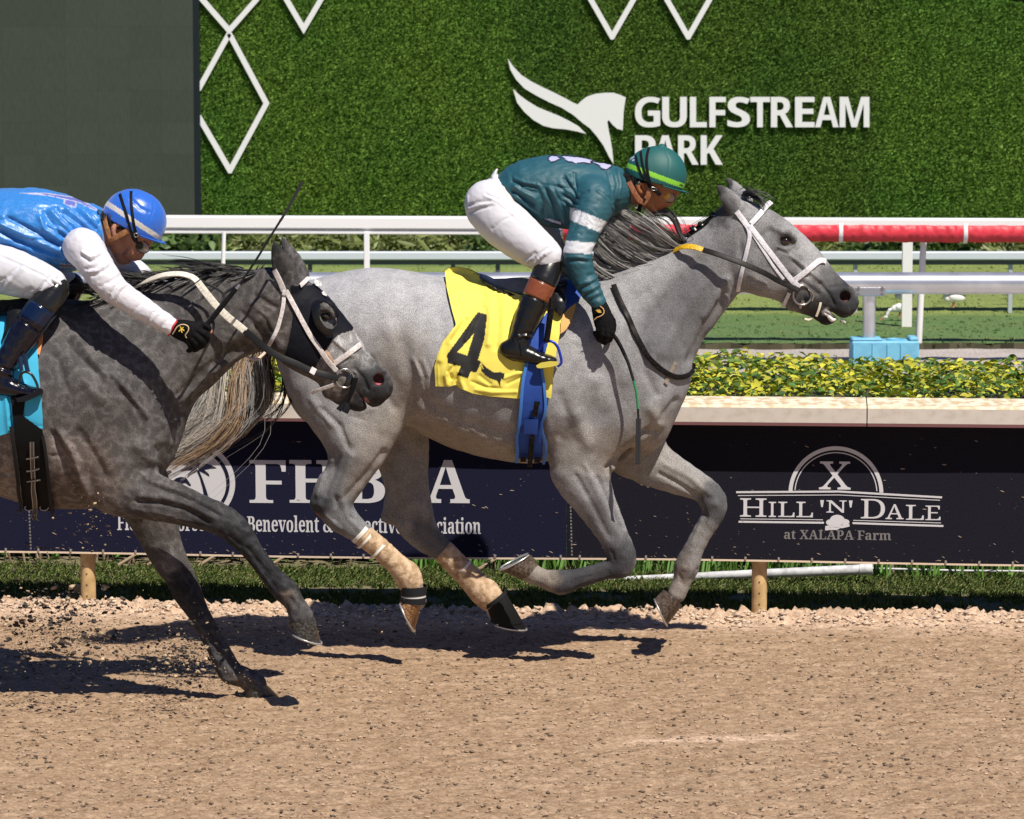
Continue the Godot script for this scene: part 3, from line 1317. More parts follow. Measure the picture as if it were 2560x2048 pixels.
func build_verge() -> void:
	var rng := RandomNumberGenerator.new()
	rng.seed = 9
	# grass bank behind the rail
	var bare := noise(61, 2.6, 3)
	var soil := grain(mat(Color(1, 1, 1), .95, 0, true), ntex(62, 0.06, 512, [[0.2, Color(.6, .58, .55)], [0.6, Color(1, 1, 1)]], 4), 3.0)
	var h := func(x: float, z: float) -> float:
		var w := (Vector3(x, 0, z) - rail_o).dot(rail_n)
		return -0.015 + 0.030 * smoothstep(-.12, -.75, w) + 0.006 * bare.get_noise_2d(x * 2, z * 2)
	var bank := sheet(-5, 5, -5.6, -1.0, Vector2(0.04, 0.04), func(x, z): return h.call(x, z) if (Vector3(x, 0, z) - rail_o).dot(rail_n) < -.1 else -0.09, func(x, z): return Color(.30, .235, .16).lerp(Color(.10, .12, .035), 0.5 + 0.5 * bare.get_noise_2d(x * 1.4, z * 1.4)))
	structure("grass_verge", bank.mesh(), soil)
	var where := []
	var tints := []
	for i in 26000:
		var p := rail(rng.randf_range(-3.6, 3.6), 0, -.10 - 1.05 * rng.randf())
		var w := (p - rail_o).dot(rail_n)
		var bald := bare.get_noise_2d(p.x * 0.55 + 1.5, p.z * 1.5)
		if bald > 0.20 and rng.randf() < 0.85 and w > -.62:
			continue
		var k := rng.randf_range(0.6, 1.25)
		where.append(Transform3D(Basis(Vector3.UP, rng.randf() * TAU).scaled(Vector3(k, k * rng.randf_range(.6, 1.1), k)), Vector3(p.x, float(h.call(p.x, p.z)) - .002, p.z)))
		tints.append(Color(.10, .17, .03).lerp(Color(.27, .27, .10), pow(rng.randf(), 2.2)) * rng.randf_range(.75, 1.3))
	many("grass", blade(.007, .034, .75), leafy(Color(1, 1, 1), .6), where, null, tints)
	# weeds, stems and leaves under the hedge
	var wl := []
	var wt := []
	for i in 2600:
		var u := rng.randf_range(-3.4, 3.4)
		var p := rail(u, 0, -1.18 - absf(rng.randfn(0, .16)))
		var dense := 0.5 + 0.5 * bare.get_noise_2d(u * 1.6, 3.0)
		if rng.randf() > dense + 0.2:
			continue
		p.y = 0.02 + rng.randf() * 0.30 * (0.5 + dense)
		var b := Basis.from_euler(Vector3(rng.randf_range(-.5, .9), rng.randf() * TAU, rng.randf_range(-.6, .6)))
		wl.append(Transform3D(b.scaled(Vector3.ONE * rng.randf_range(.7, 1.5)), p))
		wt.append((Color(.62, .55, .06) if u > 2.2 and rng.randf() < .4 else Color(.075, .17, .03)) * rng.randf_range(.6, 1.5))
	many("weed_leaves", leaf(.045, .028), leafy(Color(1, 1, 1), .5), wl, null, wt)
	var st := Shape.new()
	for i in 120:
		var p := rail(rng.randf_range(-3.3, 3.3), -.02, -1.2 - rng.randf() * .35)
		var q := p + Vector3(rng.randfn(0, .07), rng.randf_range(.25, .42), rng.randfn(0, .05))
		st.tint = Color(.22, .17, .11) * rng.randf_range(.6, 1.4)
		st.tube(PackedVector3Array([p, p.lerp(q, .5) + Vector3(rng.randfn(0, .015), 0, 0), q]), PackedFloat32Array([.007, .006, .004]), 6)
	for i in 5:
		var p := rail(rng.randf_range(-3.0, 0.2), .03, -1.1)
		st.tint = Color(.36, .27, .18)
		st.tube(PackedVector3Array([p, p + Vector3(.2, .12, -.02), p + Vector3(.42, .2, -.05)]), PackedFloat32Array([.009, .007, .005]), 6)
	tag(put("hedge_stems", st.mesh(), mat(Color(1, 1, 1), .85, 0, true)), "", "", "", "stuff")
	var gl := []
	var gt := []
	for i in 420:
		var u := rng.randf_range(-0.6, 3.3)
		var p := rail(u, .0, -1.05 - rng.randf() * .25)
		var k := rng.randf_range(.8, 1.6)
		gl.append(Transform3D(Basis(Vector3.UP, rng.randf() * TAU).scaled(Vector3(k, k, k)), p))
		gt.append(Color(.09, .20, .03) * rng.randf_range(.6, 1.5))
	many("tall_grass", blade(.009, .17, .5), leafy(Color(1, 1, 1), .5), gl, null, gt)
	# loose plastic pipes lying along the hedge foot
	var pipe_m := grain(mat(Color(.62, .63, .65), .5), ntex(63, .02, 256, [[.3, Color(.82, .82, .82)], [.6, Color(1, 1, 1)]], 4), 3.0)
	var s := Shape.new()
	var pl := func(x: float, y: float, w: float) -> Vector3:
		var p: Vector2 = rail_at(x, y, w)
		return rail(p.x, p.y, w)
	s.tube(PackedVector3Array([pl.call(-700, 1446, -1.0), pl.call(400, 1444, -1.0), pl.call(1000, 1449, -1.0), pl.call(1400, 1451, -.98)]), PackedFloat32Array([.012, .012, .012, .012]), 14)
	tag(put("plastic_pipe", s.mesh(), pipe_m), "thin pale plastic pipe lying on the grass under the left banners", "pipe", "pipes along the hedge foot")
	s = Shape.new()
	var p0: Vector3 = pl.call(1380, 1456, -.92)
	var p1: Vector3 = pl.call(2182, 1423, -.86)
	var nd := (p1 - p0).normalized()
	s.tube(PackedVector3Array([p0, p0.lerp(p1, .5), p1]), PackedFloat32Array([.010, .019, .0245]), 20, false)
	s.tube(PackedVector3Array([p1, p1 - nd * .004, p1 - nd * .1]), PackedFloat32Array([.0245, .020, .019]), 20, true)
	s.tube(PackedVector3Array([p1 - nd * .06, p1 - nd * .002]), PackedFloat32Array([.0262, .0262]), 20, true)
	tag(put("plastic_pipe", s.mesh(), pipe_m), "thick white plastic pipe tilted up behind the right beige post", "pipe", "pipes along the hedge foot")
	s = Shape.new()
	s.tube(PackedVector3Array([pl.call(2170, 1421, -1.08), pl.call(2400, 1427, -1.08), pl.call(2900, 1431, -1.08)]), PackedFloat32Array([.005, .005, .005]), 10)
	tag(put("plastic_pipe", s.mesh(), pipe_m), "very thin white pipe running right beyond the thick one", "pipe", "pipes along the hedge foot")
	build_hedge()


func build_hedge() -> void:
	var rng := RandomNumberGenerator.new()
	rng.seed = 19
	var bump := noise(71, 2.0, 3)
	var hd := thing("hedge", "clipped yellow and green variegated hedge behind the cream rail", "hedge", rail(0, 0, -2.3))
	var top := func(u: float, w: float) -> float:
		return .862 + .05 * bump.get_noise_2d(u, w) + .03 * bump.get_noise_2d(u * 3.0, w * 3.0) - .04 * smoothstep(-3.1, -3.45, w) + .012 * u * smoothstep(-1.4, -3.0, w) * -1.6
	var core := Shape.new()
	var nu := 90
	var ring := [[-1.38, .10], [-1.42, .5], [-1.46, 1.0], [-2.0, 1.0], [-2.6, 1.0], [-3.1, 1.0], [-3.4, .6], [-3.4, .0]]
	for i in nu + 1:
		var u := lerpf(-5, 5, float(i) / nu)
		for k in ring.size():
			core.vert(rail(u, (top.call(u, ring[k][0]) - .07) * ring[k][1] + .0, ring[k][0] + .03 * bump.get_noise_2d(u * 3, k)), Vector3.UP)
	for i in nu:
		for k in ring.size() - 1:
			var a := i * ring.size() + k
			core.ix.append_array([a, a + ring.size(), a + 1, a + 1, a + ring.size(), a + ring.size() + 1])
	put("inner_twigs", core.mesh(), grain(mat(Color(.10, .105, .045), .9), ntex(72, .05, 256, [[.3, Color(.4, .4, .4)], [.7, Color(1, 1, 1)]], 4), 4.0), hd)
	for kind in 2:
		var where := []
		var tints := []
		for i in 19000:
			var u := rng.randf_range(-3.6, 3.6)
			var w := -1.40 - 2.05 * rng.randf()
			var y: float = float(top.call(u, w)) - .07 * pow(rng.randf(), 1.4) + .02
			var face := rng.randf()
			var tilt := Vector3(rng.randf_range(-.55, .75), rng.randf() * TAU, rng.randf_range(-.5, .5))
			if face < .16:
				w = -1.40 + rng.randf() * .05
				y *= rng.randf_range(.35, 1.0)
				tilt.x += .8
			var clump := bump.get_noise_2d(u * 5.0, w * 5.0)
			var yellow := rng.randf() < .62 + .35 * clump
			if (kind == 0) != yellow:
				continue
			if clump < -.25 and rng.randf() < .5:
				y -= .04
			var k := rng.randf_range(.7, 1.3) * (1.6 if kind == 0 and rng.randf() < .03 else 1.0)
			where.append(Transform3D(Basis(Vector3.UP, tilt.y) * Basis.from_euler(Vector3(tilt.x, 0, tilt.z)) * Basis.from_scale(Vector3.ONE * k), rail(u, y, w)))
			tints.append(Color(.60, .54, .045).lerp(Color(.40, .44, .05), rng.randf()) * rng.randf_range(.65, 1.25) if kind == 0 else Color(.07, .16, .03).lerp(Color(.17, .26, .04), rng.randf() * rng.randf()) * rng.randf_range(.6, 1.3))
		many("foliage", leaf(.046, .024) if kind == 0 else leaf(.05, .026), leafy(Color(1, 1, 1), .38), where, hd, tints)


func build_far() -> void:
	var rng := RandomNumberGenerator.new()
	rng.seed = 29
	# sand path and mown turf
	var patch := noise(81, .9, 3)
	var sand := grain(mat(Color(1, 1, 1), .95, 0, true), ntex(82, .06, 512, [[.2, Color(.7, .69, .68)], [.6, Color(1, 1, 1)]], 5), 1.3)
	structure("sand_path", sheet(-40, 40, -13.05, -5.2, Vector2(.16, .12), func(x, z): return .006 + .012 * patch.get_noise_2d(x * 4, z * 4), func(x, z): return Color(.47, .43, .395) * (1.0 + .2 * patch.get_noise_2d(x * 5, z * 5))).mesh(), sand)
	var turf := grain(mat(Color(1.15, 1.15, 1.15), .9, 0, true), ntex(83, .05, 1024, [[.25, Color(.62, .66, .55)], [.5, Color(.86, .88, .8)], [.75, Color(1, 1, .92)]], 5), .7)
	relief(turf, ntex(84, .08, 512, [], 4), .6)
	var stripe := func(x: float, z: float) -> Color:
		var w := z + .05 * x + .25 * patch.get_noise_2d(x * .6, z * 1.5)
		var light := smoothstep(-15.6, -15.9, w) - .75 * smoothstep(-21.0, -21.4, w)
		var c := Color(.112, .190, .064).lerp(Color(.235, .29, .088), clampf(light, 0, 1))
		c = c.lerp(Color(.19, .18, .07), clampf(.55 * patch.get_noise_2d(x * .8, z * 2.4), 0, .5))
		return c * (1.0 + .22 * patch.get_noise_2d(x * 3, z * 6))
	structure("turf_course", sheet(-14, 14, -31, -13.3, Vector2(.10, .10), func(x, z): return .02 + .01 * patch.get_noise_2d(x * 6, z * 6), stripe).mesh(), turf)
	var lip := Shape.new()
	for i in 280:
		var x0 := -14 + i * .1
		var y0 := .040 + .02 * patch.get_noise_2d(x0 * 9, 1)
		var y1 := .040 + .02 * patch.get_noise_2d(x0 * 9 + .9, 1)
		var z0 := -13.3 + .06 * patch.get_noise_2d(x0 * 7, 4)
		var z1 := -13.3 + .06 * patch.get_noise_2d(x0 * 7 + .7, 4)
		lip.quad(Vector3(x0, -.05, z0 - .02), Vector3(x0, y0 - .015, z0), Vector3(x0 + .1, y1 - .015, z1), Vector3(x0 + .1, -.05, z1 - .02))
	structure("turf_edge", lip.mesh(), mat(Color(.17, .14, .09), .95))
	var tufts := []
	var tt := []
	for i in 5000:
		var x := rng.randf_range(-5.2, 5.2)
		var z := -13.3 - 13.0 * pow(rng.randf(), 1.3)
		tufts.append(Transform3D(Basis(Vector3.UP, rng.randf() * TAU) * Basis.from_scale(Vector3.ONE * rng.randf_range(.6, 1.3)), Vector3(x, .018, z)))
		tt.append((stripe.call(x, z) as Color) * rng.randf_range(1.2, 1.7))
	many("turf_blades", blade(.012, .016, 1.6), leafy(Color(1, 1, 1), .6), tufts, null, tt)
	build_far_rails()
	build_birds(rng)
	build_backdrop(rng)


func build_far_rails() -> void:
	var alu := mat(Color(.80, .81, .83), .30, .8)
	grain(alu, ntex(91, .01, 256, [[.3, Color(.9, .9, .91)], [.7, Color(1, 1, 1)]], 3), 1.0)
	var dark := mat(Color(.10, .11, .13), .45, .4)
	var paint := mat(Color(.80, .80, .79), .38)
	var pale := mat(Color(.50, .55, .60), .45, .25)
	var zs := -12.0
	# big aluminium tube rail
	var o := at(1280, 900, zs)
	var r := thing("aluminium_rail", "thick silver tube rail on a round silver post, behind the hedge", "rail", Vector3(0, 0, zs))
	var yc := at(1280, 708, zs).y
	var rad := 27.0 * size_at(zs)
	for seg in [[-9.0, at(2124, 700, zs).x - .18], [at(2124, 700, zs).x - .176, 9.0]]:
		var s := Shape.new()
		s.tube(PackedVector3Array([Vector3(seg[0], yc, zs), Vector3(seg[1], yc, zs)]), PackedFloat32Array([rad, rad]), 40)
		put("tube", s.mesh(), alu, r)
	for x in [2174, 420, -700]:
		var b := at(x, 700, zs)
		var s := Shape.new()
		s.lathe(Vector3(b.x, 0.05, zs), Vector3.UP, PackedVector2Array([Vector2(.047, 0), Vector2(.048, .3), Vector2(.053, yc - .05 - rad * .95), Vector2(.045, yc - .05 - rad * .80), Vector2(.0, yc - .05 - rad * .80)]), 32)
		put("post", s.mesh(), alu, r)
		var k := Shape.new()
		k.box(Vector3(b.x - .115, yc - rad * 1.12, zs + rad * .45), Vector3(b.x + .115, yc - rad * .25, zs + rad * .99), Transform3D(), .008)
		var br := put("bracket", k.mesh(), mat(Color(.42, .43, .46), .4, .7), r)
		for sx in [-1, 1]:
			for sy in [0, 1]:
				var bt := Shape.new()
				bt.lathe(Vector3(b.x + sx * .088, yc - rad * (.42 + .5 * sy), zs + rad * .99), Vector3(0, 0, 1), PackedVector2Array([Vector2(.013, 0), Vector2(.013, .006), Vector2(.006, .008), Vector2(0, .008)]), 10)
				put("bolt", bt.mesh(), mat(Color(.30, .27, .24), .4, .8), br)
	# blue plastic foot block
	var blue := mat(Color(.17, .47, .64), .6)
	grain(blue, ntex(92, .012, 256, [[.3, Color(.95, .95, .97)], [.6, Color(1, 1, 1)]], 4), 3.0)
	var bl := at(2129, 900, zs + .12)
	var br2 := at(2299, 846, zs + .12)
	var f := thing("foot_block", "light blue plastic foot block at the base of the silver post", "block", Vector3((bl.x + br2.x) * .5, 0, zs))
	var h := br2.y
	var bs := Shape.new()
	bs.box(Vector3(bl.x, 0.0, zs - .10), Vector3(br2.x, h - .022, zs + .12), Transform3D(), .012)
	put("body", bs.mesh(), blue, f)
	for seg in [[0.0, .47, .018], [.85, 1.0, .026]]:
		bs = Shape.new()
		bs.box(Vector3(lerpf(bl.x, br2.x, seg[0]) + .004, h - .0225, zs - .09), Vector3(lerpf(bl.x, br2.x, seg[1]) - .004, h - .022 + seg[2], zs + .11), Transform3D(), .008)
		put("raised_rim", bs.mesh(), blue, f)
	bs = Shape.new()
	bs.lathe(Vector3(lerpf(bl.x, br2.x, .67), h - .022, zs + .01), Vector3.UP, PackedVector2Array([Vector2(.07, 0), Vector2(.07, .009), Vector2(.058, .009), Vector2(.055, .001), Vector2(0, .001)]), 24)
	put("filler_ring", bs.mesh(), blue, f)
	for x in [.02, .30, .52, .72]:
		bs = Shape.new()
		bs.box(Vector3(lerpf(bl.x, br2.x, x), .01, zs + .1185), Vector3(lerpf(bl.x, br2.x, x + .025), h - .04, zs + .127), Transform3D(), .003)
		put("rib", bs.mesh(), blue, f)
	# white finish rail with red padding
	var zw := -13.35
	var tilt := .057
	var wo := Vector3(0, 0, zw)
	var wu := Vector3(cos(tilt), 0, sin(tilt))
	var wn := Vector3(-sin(tilt), 0, cos(tilt))
	var wat := func(x: float, y: float, w: float) -> Vector3:
		var d := at(x, y, 0) - EYE
		return EYE + d * ((wo + wn * w - EYE).dot(wn) / d.dot(wn))
	var wr := thing("white_rail", "white box rail with red padding along its right half", "rail", wo)
	var t := Transform3D(Basis(wu, Vector3.UP, wn), wo)
	var yt: float = wat.call(1280, 543, .06).y
	var yb: float = wat.call(1280, 588, .06).y
	var s1 := Shape.new()
	s1.box(Vector3(-10, lerpf(yt, yb, .72), -.06), Vector3(10, yt, .06), t, .012)
	put("rail_box", s1.mesh(), paint, wr)
	s1 = Shape.new()
	s1.box(Vector3(-10, yb, -.05), Vector3(10, lerpf(yt, yb, .72) - .004, .045), t, .006)
	put("rail_box", s1.mesh(), paint, wr)
	var pad_m := mat(Color(.70, .042, .065), .5)
	relief(grain(pad_m, ntex(93, .012, 256, [[.3, Color(.86, .82, .82)], [.6, Color(1, 1, 1)]], 3), 1.5), ntex(94, .010, 512, [], 2), .8)
	var edges := [1403, 1750, 2103, 2415, 2760]
	var fold := noise(95, 3.2, 2)
	for i in edges.size() - 1:
		var ua: float = (wat.call(edges[i], 570, .08) - wo).dot(wu) + .014
		var ub: float = (wat.call(edges[i + 1], 570, .08) - wo).dot(wu) - .014
		var ps := Shape.new()
		var n := 44
		var y1: float = wat.call(1700, 553, .08).y
		var y0: float = wat.call(1700, 605, .08).y
		for a in n + 1:
			var u := lerpf(ua, ub, float(a) / n)
			for k in 15:
				var ang := TAU * k / 14.0
				var wob := 1.0 + .10 * fold.get_noise_2d(u * 2.4 + sin(ang) * .25, cos(ang) * .4) + .03 * fold.get_noise_2d(u * 9.0 + sin(ang), 3.0)
				var y := (y0 + y1) * .5 + sin(ang) * (y1 - y0) * .5 * (wob if sin(ang) < 0 else 1.0)
				ps.vert(t * Vector3(u, y, cos(ang) * .085 * wob), (t.basis * Vector3(.35 * fold.get_noise_2d(u * 9.0 + .2, ang) - .35 * fold.get_noise_2d(u * 9.0 - .2, ang), sin(ang), cos(ang))).normalized())
		for a in n:
			for k in 14:
				var q := a * 15 + k
				ps.ix.append_array([q, q + 1, q + 15, q + 1, q + 16, q + 15])
		put("padding", ps.mesh(), pad_m, wr)
		var ts := Shape.new()
		var um := ub + .014
		ts.lathe(t * Vector3(um - .016, (y0 + y1) * .5, 0), wu, PackedVector2Array([Vector2(.086, 0), Vector2(.089, .003), Vector2(.089, .029), Vector2(.086, .032)]), 20)
		put("tie_band", ts.mesh(), paint, wr)
	for px in [[556, -.0, .02, 660, 0], [918, .0, .022, 670, 1], [2266, -1.4, .042, 820, 1], [2300, .0, .03, 872, 0], [-600, 0, .03, 860, 0]]:
		var base: Vector3 = at(px[0], px[3] if px[0] > 1500 else 868, zw + px[1])
		var ps := Shape.new()
		if px[4] == 1:
			ps.box(Vector3(base.x - px[2], .0, zw + px[1] - .02), Vector3(base.x + px[2], yb + .02, zw + px[1] + .02), Transform3D(), .004)
		else:
			ps.tube(PackedVector3Array([Vector3(base.x - .012, 0, base.z), Vector3(base.x + .02, yb + .02, base.z)]), PackedFloat32Array([px[2] * .9, px[2] * .8]), 18)
		put("post", ps.mesh(), paint, wr)
	# low guard rail further out
	var zl := -16.0
	var lr := thing("low_rail", "low pale blue guard rail on thin posts out on the turf", "rail", Vector3(0, 0, zl))
	var ly1 := at(1280, 629, zl).y
	var ly0 := at(1280, 650, zl).y
	var ls := Shape.new()
	ls.box(Vector3(-12, ly0, zl - .05), Vector3(12, ly1, zl + .03), Transform3D(Basis(Vector3.UP, -.0), Vector3.ZERO), .01)
	put("plank", ls.mesh(), mat(Color(.62, .68, .74), .4, .1), lr)
	ls = Shape.new()
	ls.box(Vector3(-12, ly0 - .042, zl - .30), Vector3(12, ly0 - .003, zl - .02), Transform3D(), .004)
	put("under_channel", ls.mesh(), dark, lr)
	for x in [100, 478, 775, 1133, 1245, 2140, 2528, 2900, -400]:
		ls = Shape.new()
		var bx := at(x, 700, zl).x
		ls.box(Vector3(bx - .020, 0, zl - .06), Vector3(bx + .016, ly0, zl - .024), Transform3D(), .003)
		put("post", ls.mesh(), pale if x > 2000 else dark, lr)


func build_birds(rng: RandomNumberGenerator) -> void:
	var white := mat(Color(.80, .80, .79), .7)
	var pink := mat(Color(.62, .22, .14), .6)
	var spots := [
		[2384, 745, 1.0, -1, "white ibis standing on the turf with its neck folded, facing left", 0],
		[2250, 770, .95, -1, "white ibis bending to feed behind the flat white post", 1],
		[2262, 742, .9, 1, "white ibis half hidden behind the flat white post, farther back", 0],
		[2524, 730, .9, -1, "white ibis at the right beside a thin post, mostly hidden by the silver rail", 0]]
	for sp in spots:
		var z: float = 15.0 - 2.75 / ((sp[1] + 62.0) / LENS)
		var c := at(sp[0], sp[1], z)
		var k: float = size_at(z) * sp[2]
		var d: float = sp[3]
		var b := thing("white_ibis", sp[4], "bird", Vector3(c.x, .05, z), "white ibises feeding on the turf")
		var f := Field.new()
		var gg := f.group(.006, .004)
		var pt := func(x: float, y: float, zz := 0.0) -> Vector3: return Vector3(c.x + x * d * k, c.y - y * k, z + zz * k)
		f.bone(pt.call(-26, -4), pt.call(2, 0), 3 * k, 12 * k, .8, gg)
		f.bone(pt.call(2, 0), pt.call(14, 2), 12 * k, 9 * k, .8, gg)
		var neck: Array = [[14, 2], [22, -4], [21, -14], [25, -18]] if sp[5] == 0 else [[14, 2], [27, 6], [33, 16], [36, 24]]
		for i in 3:
			f.bone(pt.call(neck[i][0], neck[i][1]), pt.call(neck[i + 1][0], neck[i + 1][1]), (5.5 - i) * k, (4.6 - i * .4) * k, 1, gg)
		f.bone(pt.call(neck[3][0], neck[3][1]), pt.call(neck[3][0] + 3, neck[3][1] + 1), 4.6 * k, 3.6 * k, .8, gg)
		f.passes = [[.005, null, 1.0]]
		f.run()
		put("body", f.mesh(white), null, b)
		var s := Shape.new()
		var h: Array = neck[3]
		s.tube(PackedVector3Array([pt.call(h[0] + 4, h[1] + 1), pt.call(h[0] + 10, h[1] + 3), pt.call(h[0] + 15, h[1] + 7), pt.call(h[0] + 19, h[1] + 13)]), PackedFloat32Array([2 * k, 1.6 * k, 1.1 * k, .5 * k]), 8)
		put("bill", s.mesh(), pink, b)
		for l in [-1, 1]:
			s = Shape.new()
			var kn: Vector3 = pt.call(-1 - l * 2, 18, l * 3)
			var ft := Vector3(kn.x + 2 * d * k, .055, kn.z)
			s.tube(PackedVector3Array([pt.call(-1, 9, l * 3), kn, ft, ft + Vector3(5 * d * k, 0, 0)]), PackedFloat32Array([2.6 * k, 1.5 * k, 1.2 * k, .7 * k]), 8)
			put("leg", s.mesh(), pink, b)
		var w := Shape.new()
		w.ball(pt.call(-8, -1, 8), Vector3(20, 8, 3) * k, 8, 12, Basis(Vector3(0, 0, 1), .12 * d))
		put("wing", w.mesh(), white, b)


func build_backdrop(rng: RandomNumberGenerator) -> void:
	var zw := -27.0
	var k := size_at(zw)
	var wp := func(x: float, y: float, lift: float) -> Vector3: return at(x, y, zw) + Vector3(0, 0, lift)
	var x0 := at(490, 300, zw).x
	var x1 := at(3600, 300, zw).x
	var top := at(1280, -420, zw).y
	var wall := thing("grass_wall", "tall wall clad in green artificial grass with white diamonds and a horse logo", "wall", Vector3((x0 + x1) * .5, 0, zw - .2))
	var s := Shape.new()
	var edge := [Vector2(x0, 0), Vector2(x1, 0), Vector2(x1, at(0, 60, zw).y), Vector2(at(2560, 8, zw).x, at(2560, 12, zw).y), Vector2(at(2440, 8, zw).x, at(2440, -8, zw).y), Vector2(at(2250, 8, zw).x, at(2250, -60, zw).y), Vector2(at(2000, 8, zw).x, top), Vector2(x0, top)]
	s.plate(PackedVector2Array(edge), func(x, y, l): return Vector3(x, y, zw - .4 + l), .4)
	var backing := grain(mat(Color(.08, .17, .024), .95), ntex(101, .05, 512, [[.3, Color(.5, .55, .4)], [.7, Color(1, 1, 1)]], 5), .8)
	put("backing", s.mesh(), backing, wall)
	var tone := noise(102, .55, 3)
	var strip := noise(103, 3.0, 1)
	var where := []
	var tints := []
	for i in 190000:
		var px := rng.randf_range(480, 2600)
		var py := rng.randf_range(-20, 606)
		var p: Vector3 = wp.call(px, py, rng.randf_range(-.004, .010))
		if px > 2200 and p.y > lerpf(at(2250, -60, zw).y, at(2560, 12, zw).y, (px - 2250) / 310.0):
			continue
		var b := Basis(Vector3(0, 0, 1), rng.randf_range(-1.5, 1.5)) * Basis(Vector3(1, 0, 0), rng.randf_range(.25, .95)) * Basis(Vector3.UP, rng.randf_range(-.5, .5))
		where.append(Transform3D(b * Basis.from_scale(Vector3.ONE * rng.randf_range(.75, 1.35)), p))
		var a := .5 + .5 * tone.get_noise_2d(p.x, p.y * .8)
		var st := 1.0 + .10 * signf(strip.get_noise_2d(floorf(p.x / 1.05) * 3.1, 0.0))
		tints.append(Color(.115, .275, .036).lerp(Color(.215, .345, .044), a) * rng.randf_range(.72, 1.28) * st)
	var gm := leafy(Color(1, 1, 1), .7)
	gm.backlight_enabled = false
	many("grass_pile", blade(.013, .034, .5), gm, where, wall, tints)
	var white := mat(Color(.76, .76, .78), .6)
	# diamonds of raised white strips
	var dia := [[[430, -90], [574, 76], [720, -90]], [[574, 84], [667, 258], [576, 426], [497, 290]], [[574, 84], [497, 224]], [[706, -20], [760, 72], [814, -20]], [[1466, -20], [1530, 92], [1594, -20]], [[1656, -20], [1720, 92], [1784, -20]]]
	for d in dia:
		var w := 6.6
		var line := PackedVector2Array()
		for q in d:
			line.append(Vector2(q[0], q[1]))
		for poly in Geometry2D.offset_polyline(line, w, Geometry2D.JOIN_MITER, Geometry2D.END_BUTT):
			var ds := Shape.new()
			ds.plate(poly, func(x, y, l): return wp.call(x, y, .05 + l), .03)
			put("diamond_strip", ds.mesh(), white, wall)
	# logo
	var lg := func(x: float, y: float, l: float) -> Vector3: return wp.call(1180 + x / 1.5623, y / 1.5623, .05 + l)
	var wing := pts("140 228, 160 258, 192 292, 232 318, 275 340, 322 362, 365 384, 398 402, 412 408, 428 392, 450 376, 482 366, 520 362, 552 362, 578 370, 600 380, 596 402, 592 430, 590 470, 588 508, 566 502, 548 486, 534 468, 528 474, 532 500, 540 540, 548 590, 552 640, 534 610, 512 566, 486 530, 460 500, 430 478, 395 448, 350 420, 300 398, 250 372, 205 345, 172 310, 150 272")
	var ls := Shape.new()
	ls.plate(wing, lg, .03)
	put("horse_logo", ls.mesh(), white, wall)
	ls = Shape.new()
	ls.plate(pts("160 346, 182 368, 214 392, 256 418, 300 436, 340 452, 380 472, 415 492, 446 522, 408 512, 366 504, 318 500, 278 490, 240 468, 204 436, 176 400"), lg, .03)
	put("horse_logo", ls.mesh(), white, wall)
	var word := func(xs: Array, txt: String, ya: float, yb: float) -> void:
		for i in txt.length():
			var a: Vector2 = Vector2(xs[i * 2], yb)
			var b: Vector2 = Vector2(xs[i * 2 + 1], ya)
			put("letter", text_shape(txt[i], "Droid Sans", 700, lg, Rect2(a, b - a), .03).mesh(), white, wall)
	word.call([636, 734, 742, 838, 850, 916, 926, 990, 996, 1084, 1086, 1162, 1166, 1252, 1260, 1336, 1338, 1430, 1434, 1550], "GULFSTREAM", 378, 496)
	word.call([636, 716, 708, 800, 804, 884, 892, 978], "PARK", 528, 642)
	# dark video board with its panels
	var vb := thing("video_board", "dark grey switched off video board at the left edge of the picture", "video board", Vector3(at(200, 300, zw).x, 0, zw + .1))
	var fs := Shape.new()
	var xl := at(-900, 300, zw).x
	var xr := at(502, 300, zw).x
	fs.box(Vector3(xl, .0, zw - .35), Vector3(xr, top, zw + .09), Transform3D(), .01)
	put("frame", fs.mesh(), mat(Color(.016, .022, .026), .5), vb)
	var pw := (at(486, 300, zw).x - at(10, 300, zw).x) / 6.0
	var cells := noise(104, 90.0, 1)
	for j in 9:
		for i in 10:
			var ax := at(486, 300, zw).x - pw * (i + 1)
			var ay := .14 + pw * j
			if ay + pw > top:
				continue
			var ps := Shape.new()
			ps.box(Vector3(ax + .0004, ay + .0004, zw + .0905), Vector3(ax + pw - .0004, ay + pw - .0004, zw + .10), Transform3D())
			var v := .056 + .006 * cells.get_noise_2d(i * 7.0, j * 5.0)
			var pm := mat(Color(v * .95, v * 1.15, v * .86), .55)
			put("panel", ps.mesh(), grain(pm, panel_tex(), 1.2), vb)
	# low bushes before the wall and dark trees beyond it
	for n in 2:
		var bl := []
		var bt := []
		for i in 9000:
			var px := rng.randf_range(-40, 2620)
			var gap := tone.get_noise_2d(px * .012, n * 9.0)
			var yb := lerpf(578, 640, rng.randf())
			var p := at(px, yb, -22.5 + rng.randfn(0, .25))
			if p.y < .02 or (px < 520 and n == 0):
				continue
			var hgt := .27 + .07 * tone.get_noise_2d(p.x * 2.0, n)
			if p.y > hgt:
				continue
			var kind := tone.get_noise_2d(p.x * 1.1, 40.0)
			if (kind > 0.0) != (n == 0):
				continue
			bl.append(Transform3D(Basis.from_euler(Vector3(rng.randf() * 6, rng.randf() * 6, rng.randf() * 6)) * Basis.from_scale(Vector3(1, 1, 1) * rng.randf_range(.7, 1.5)), p))
			bt.append((Color(.16, .19, .06) if n == 0 else Color(.055, .10, .02)) * rng.randf_range(.5, 1.6))
		var lab: String = ["row of low grey green strappy bushes along the foot of the wall", "row of low dark green leafy bushes along the foot of the wall"][n]
		var bush := thing("bush_row", lab, "bushes", Vector3(0, 0, -22.5))
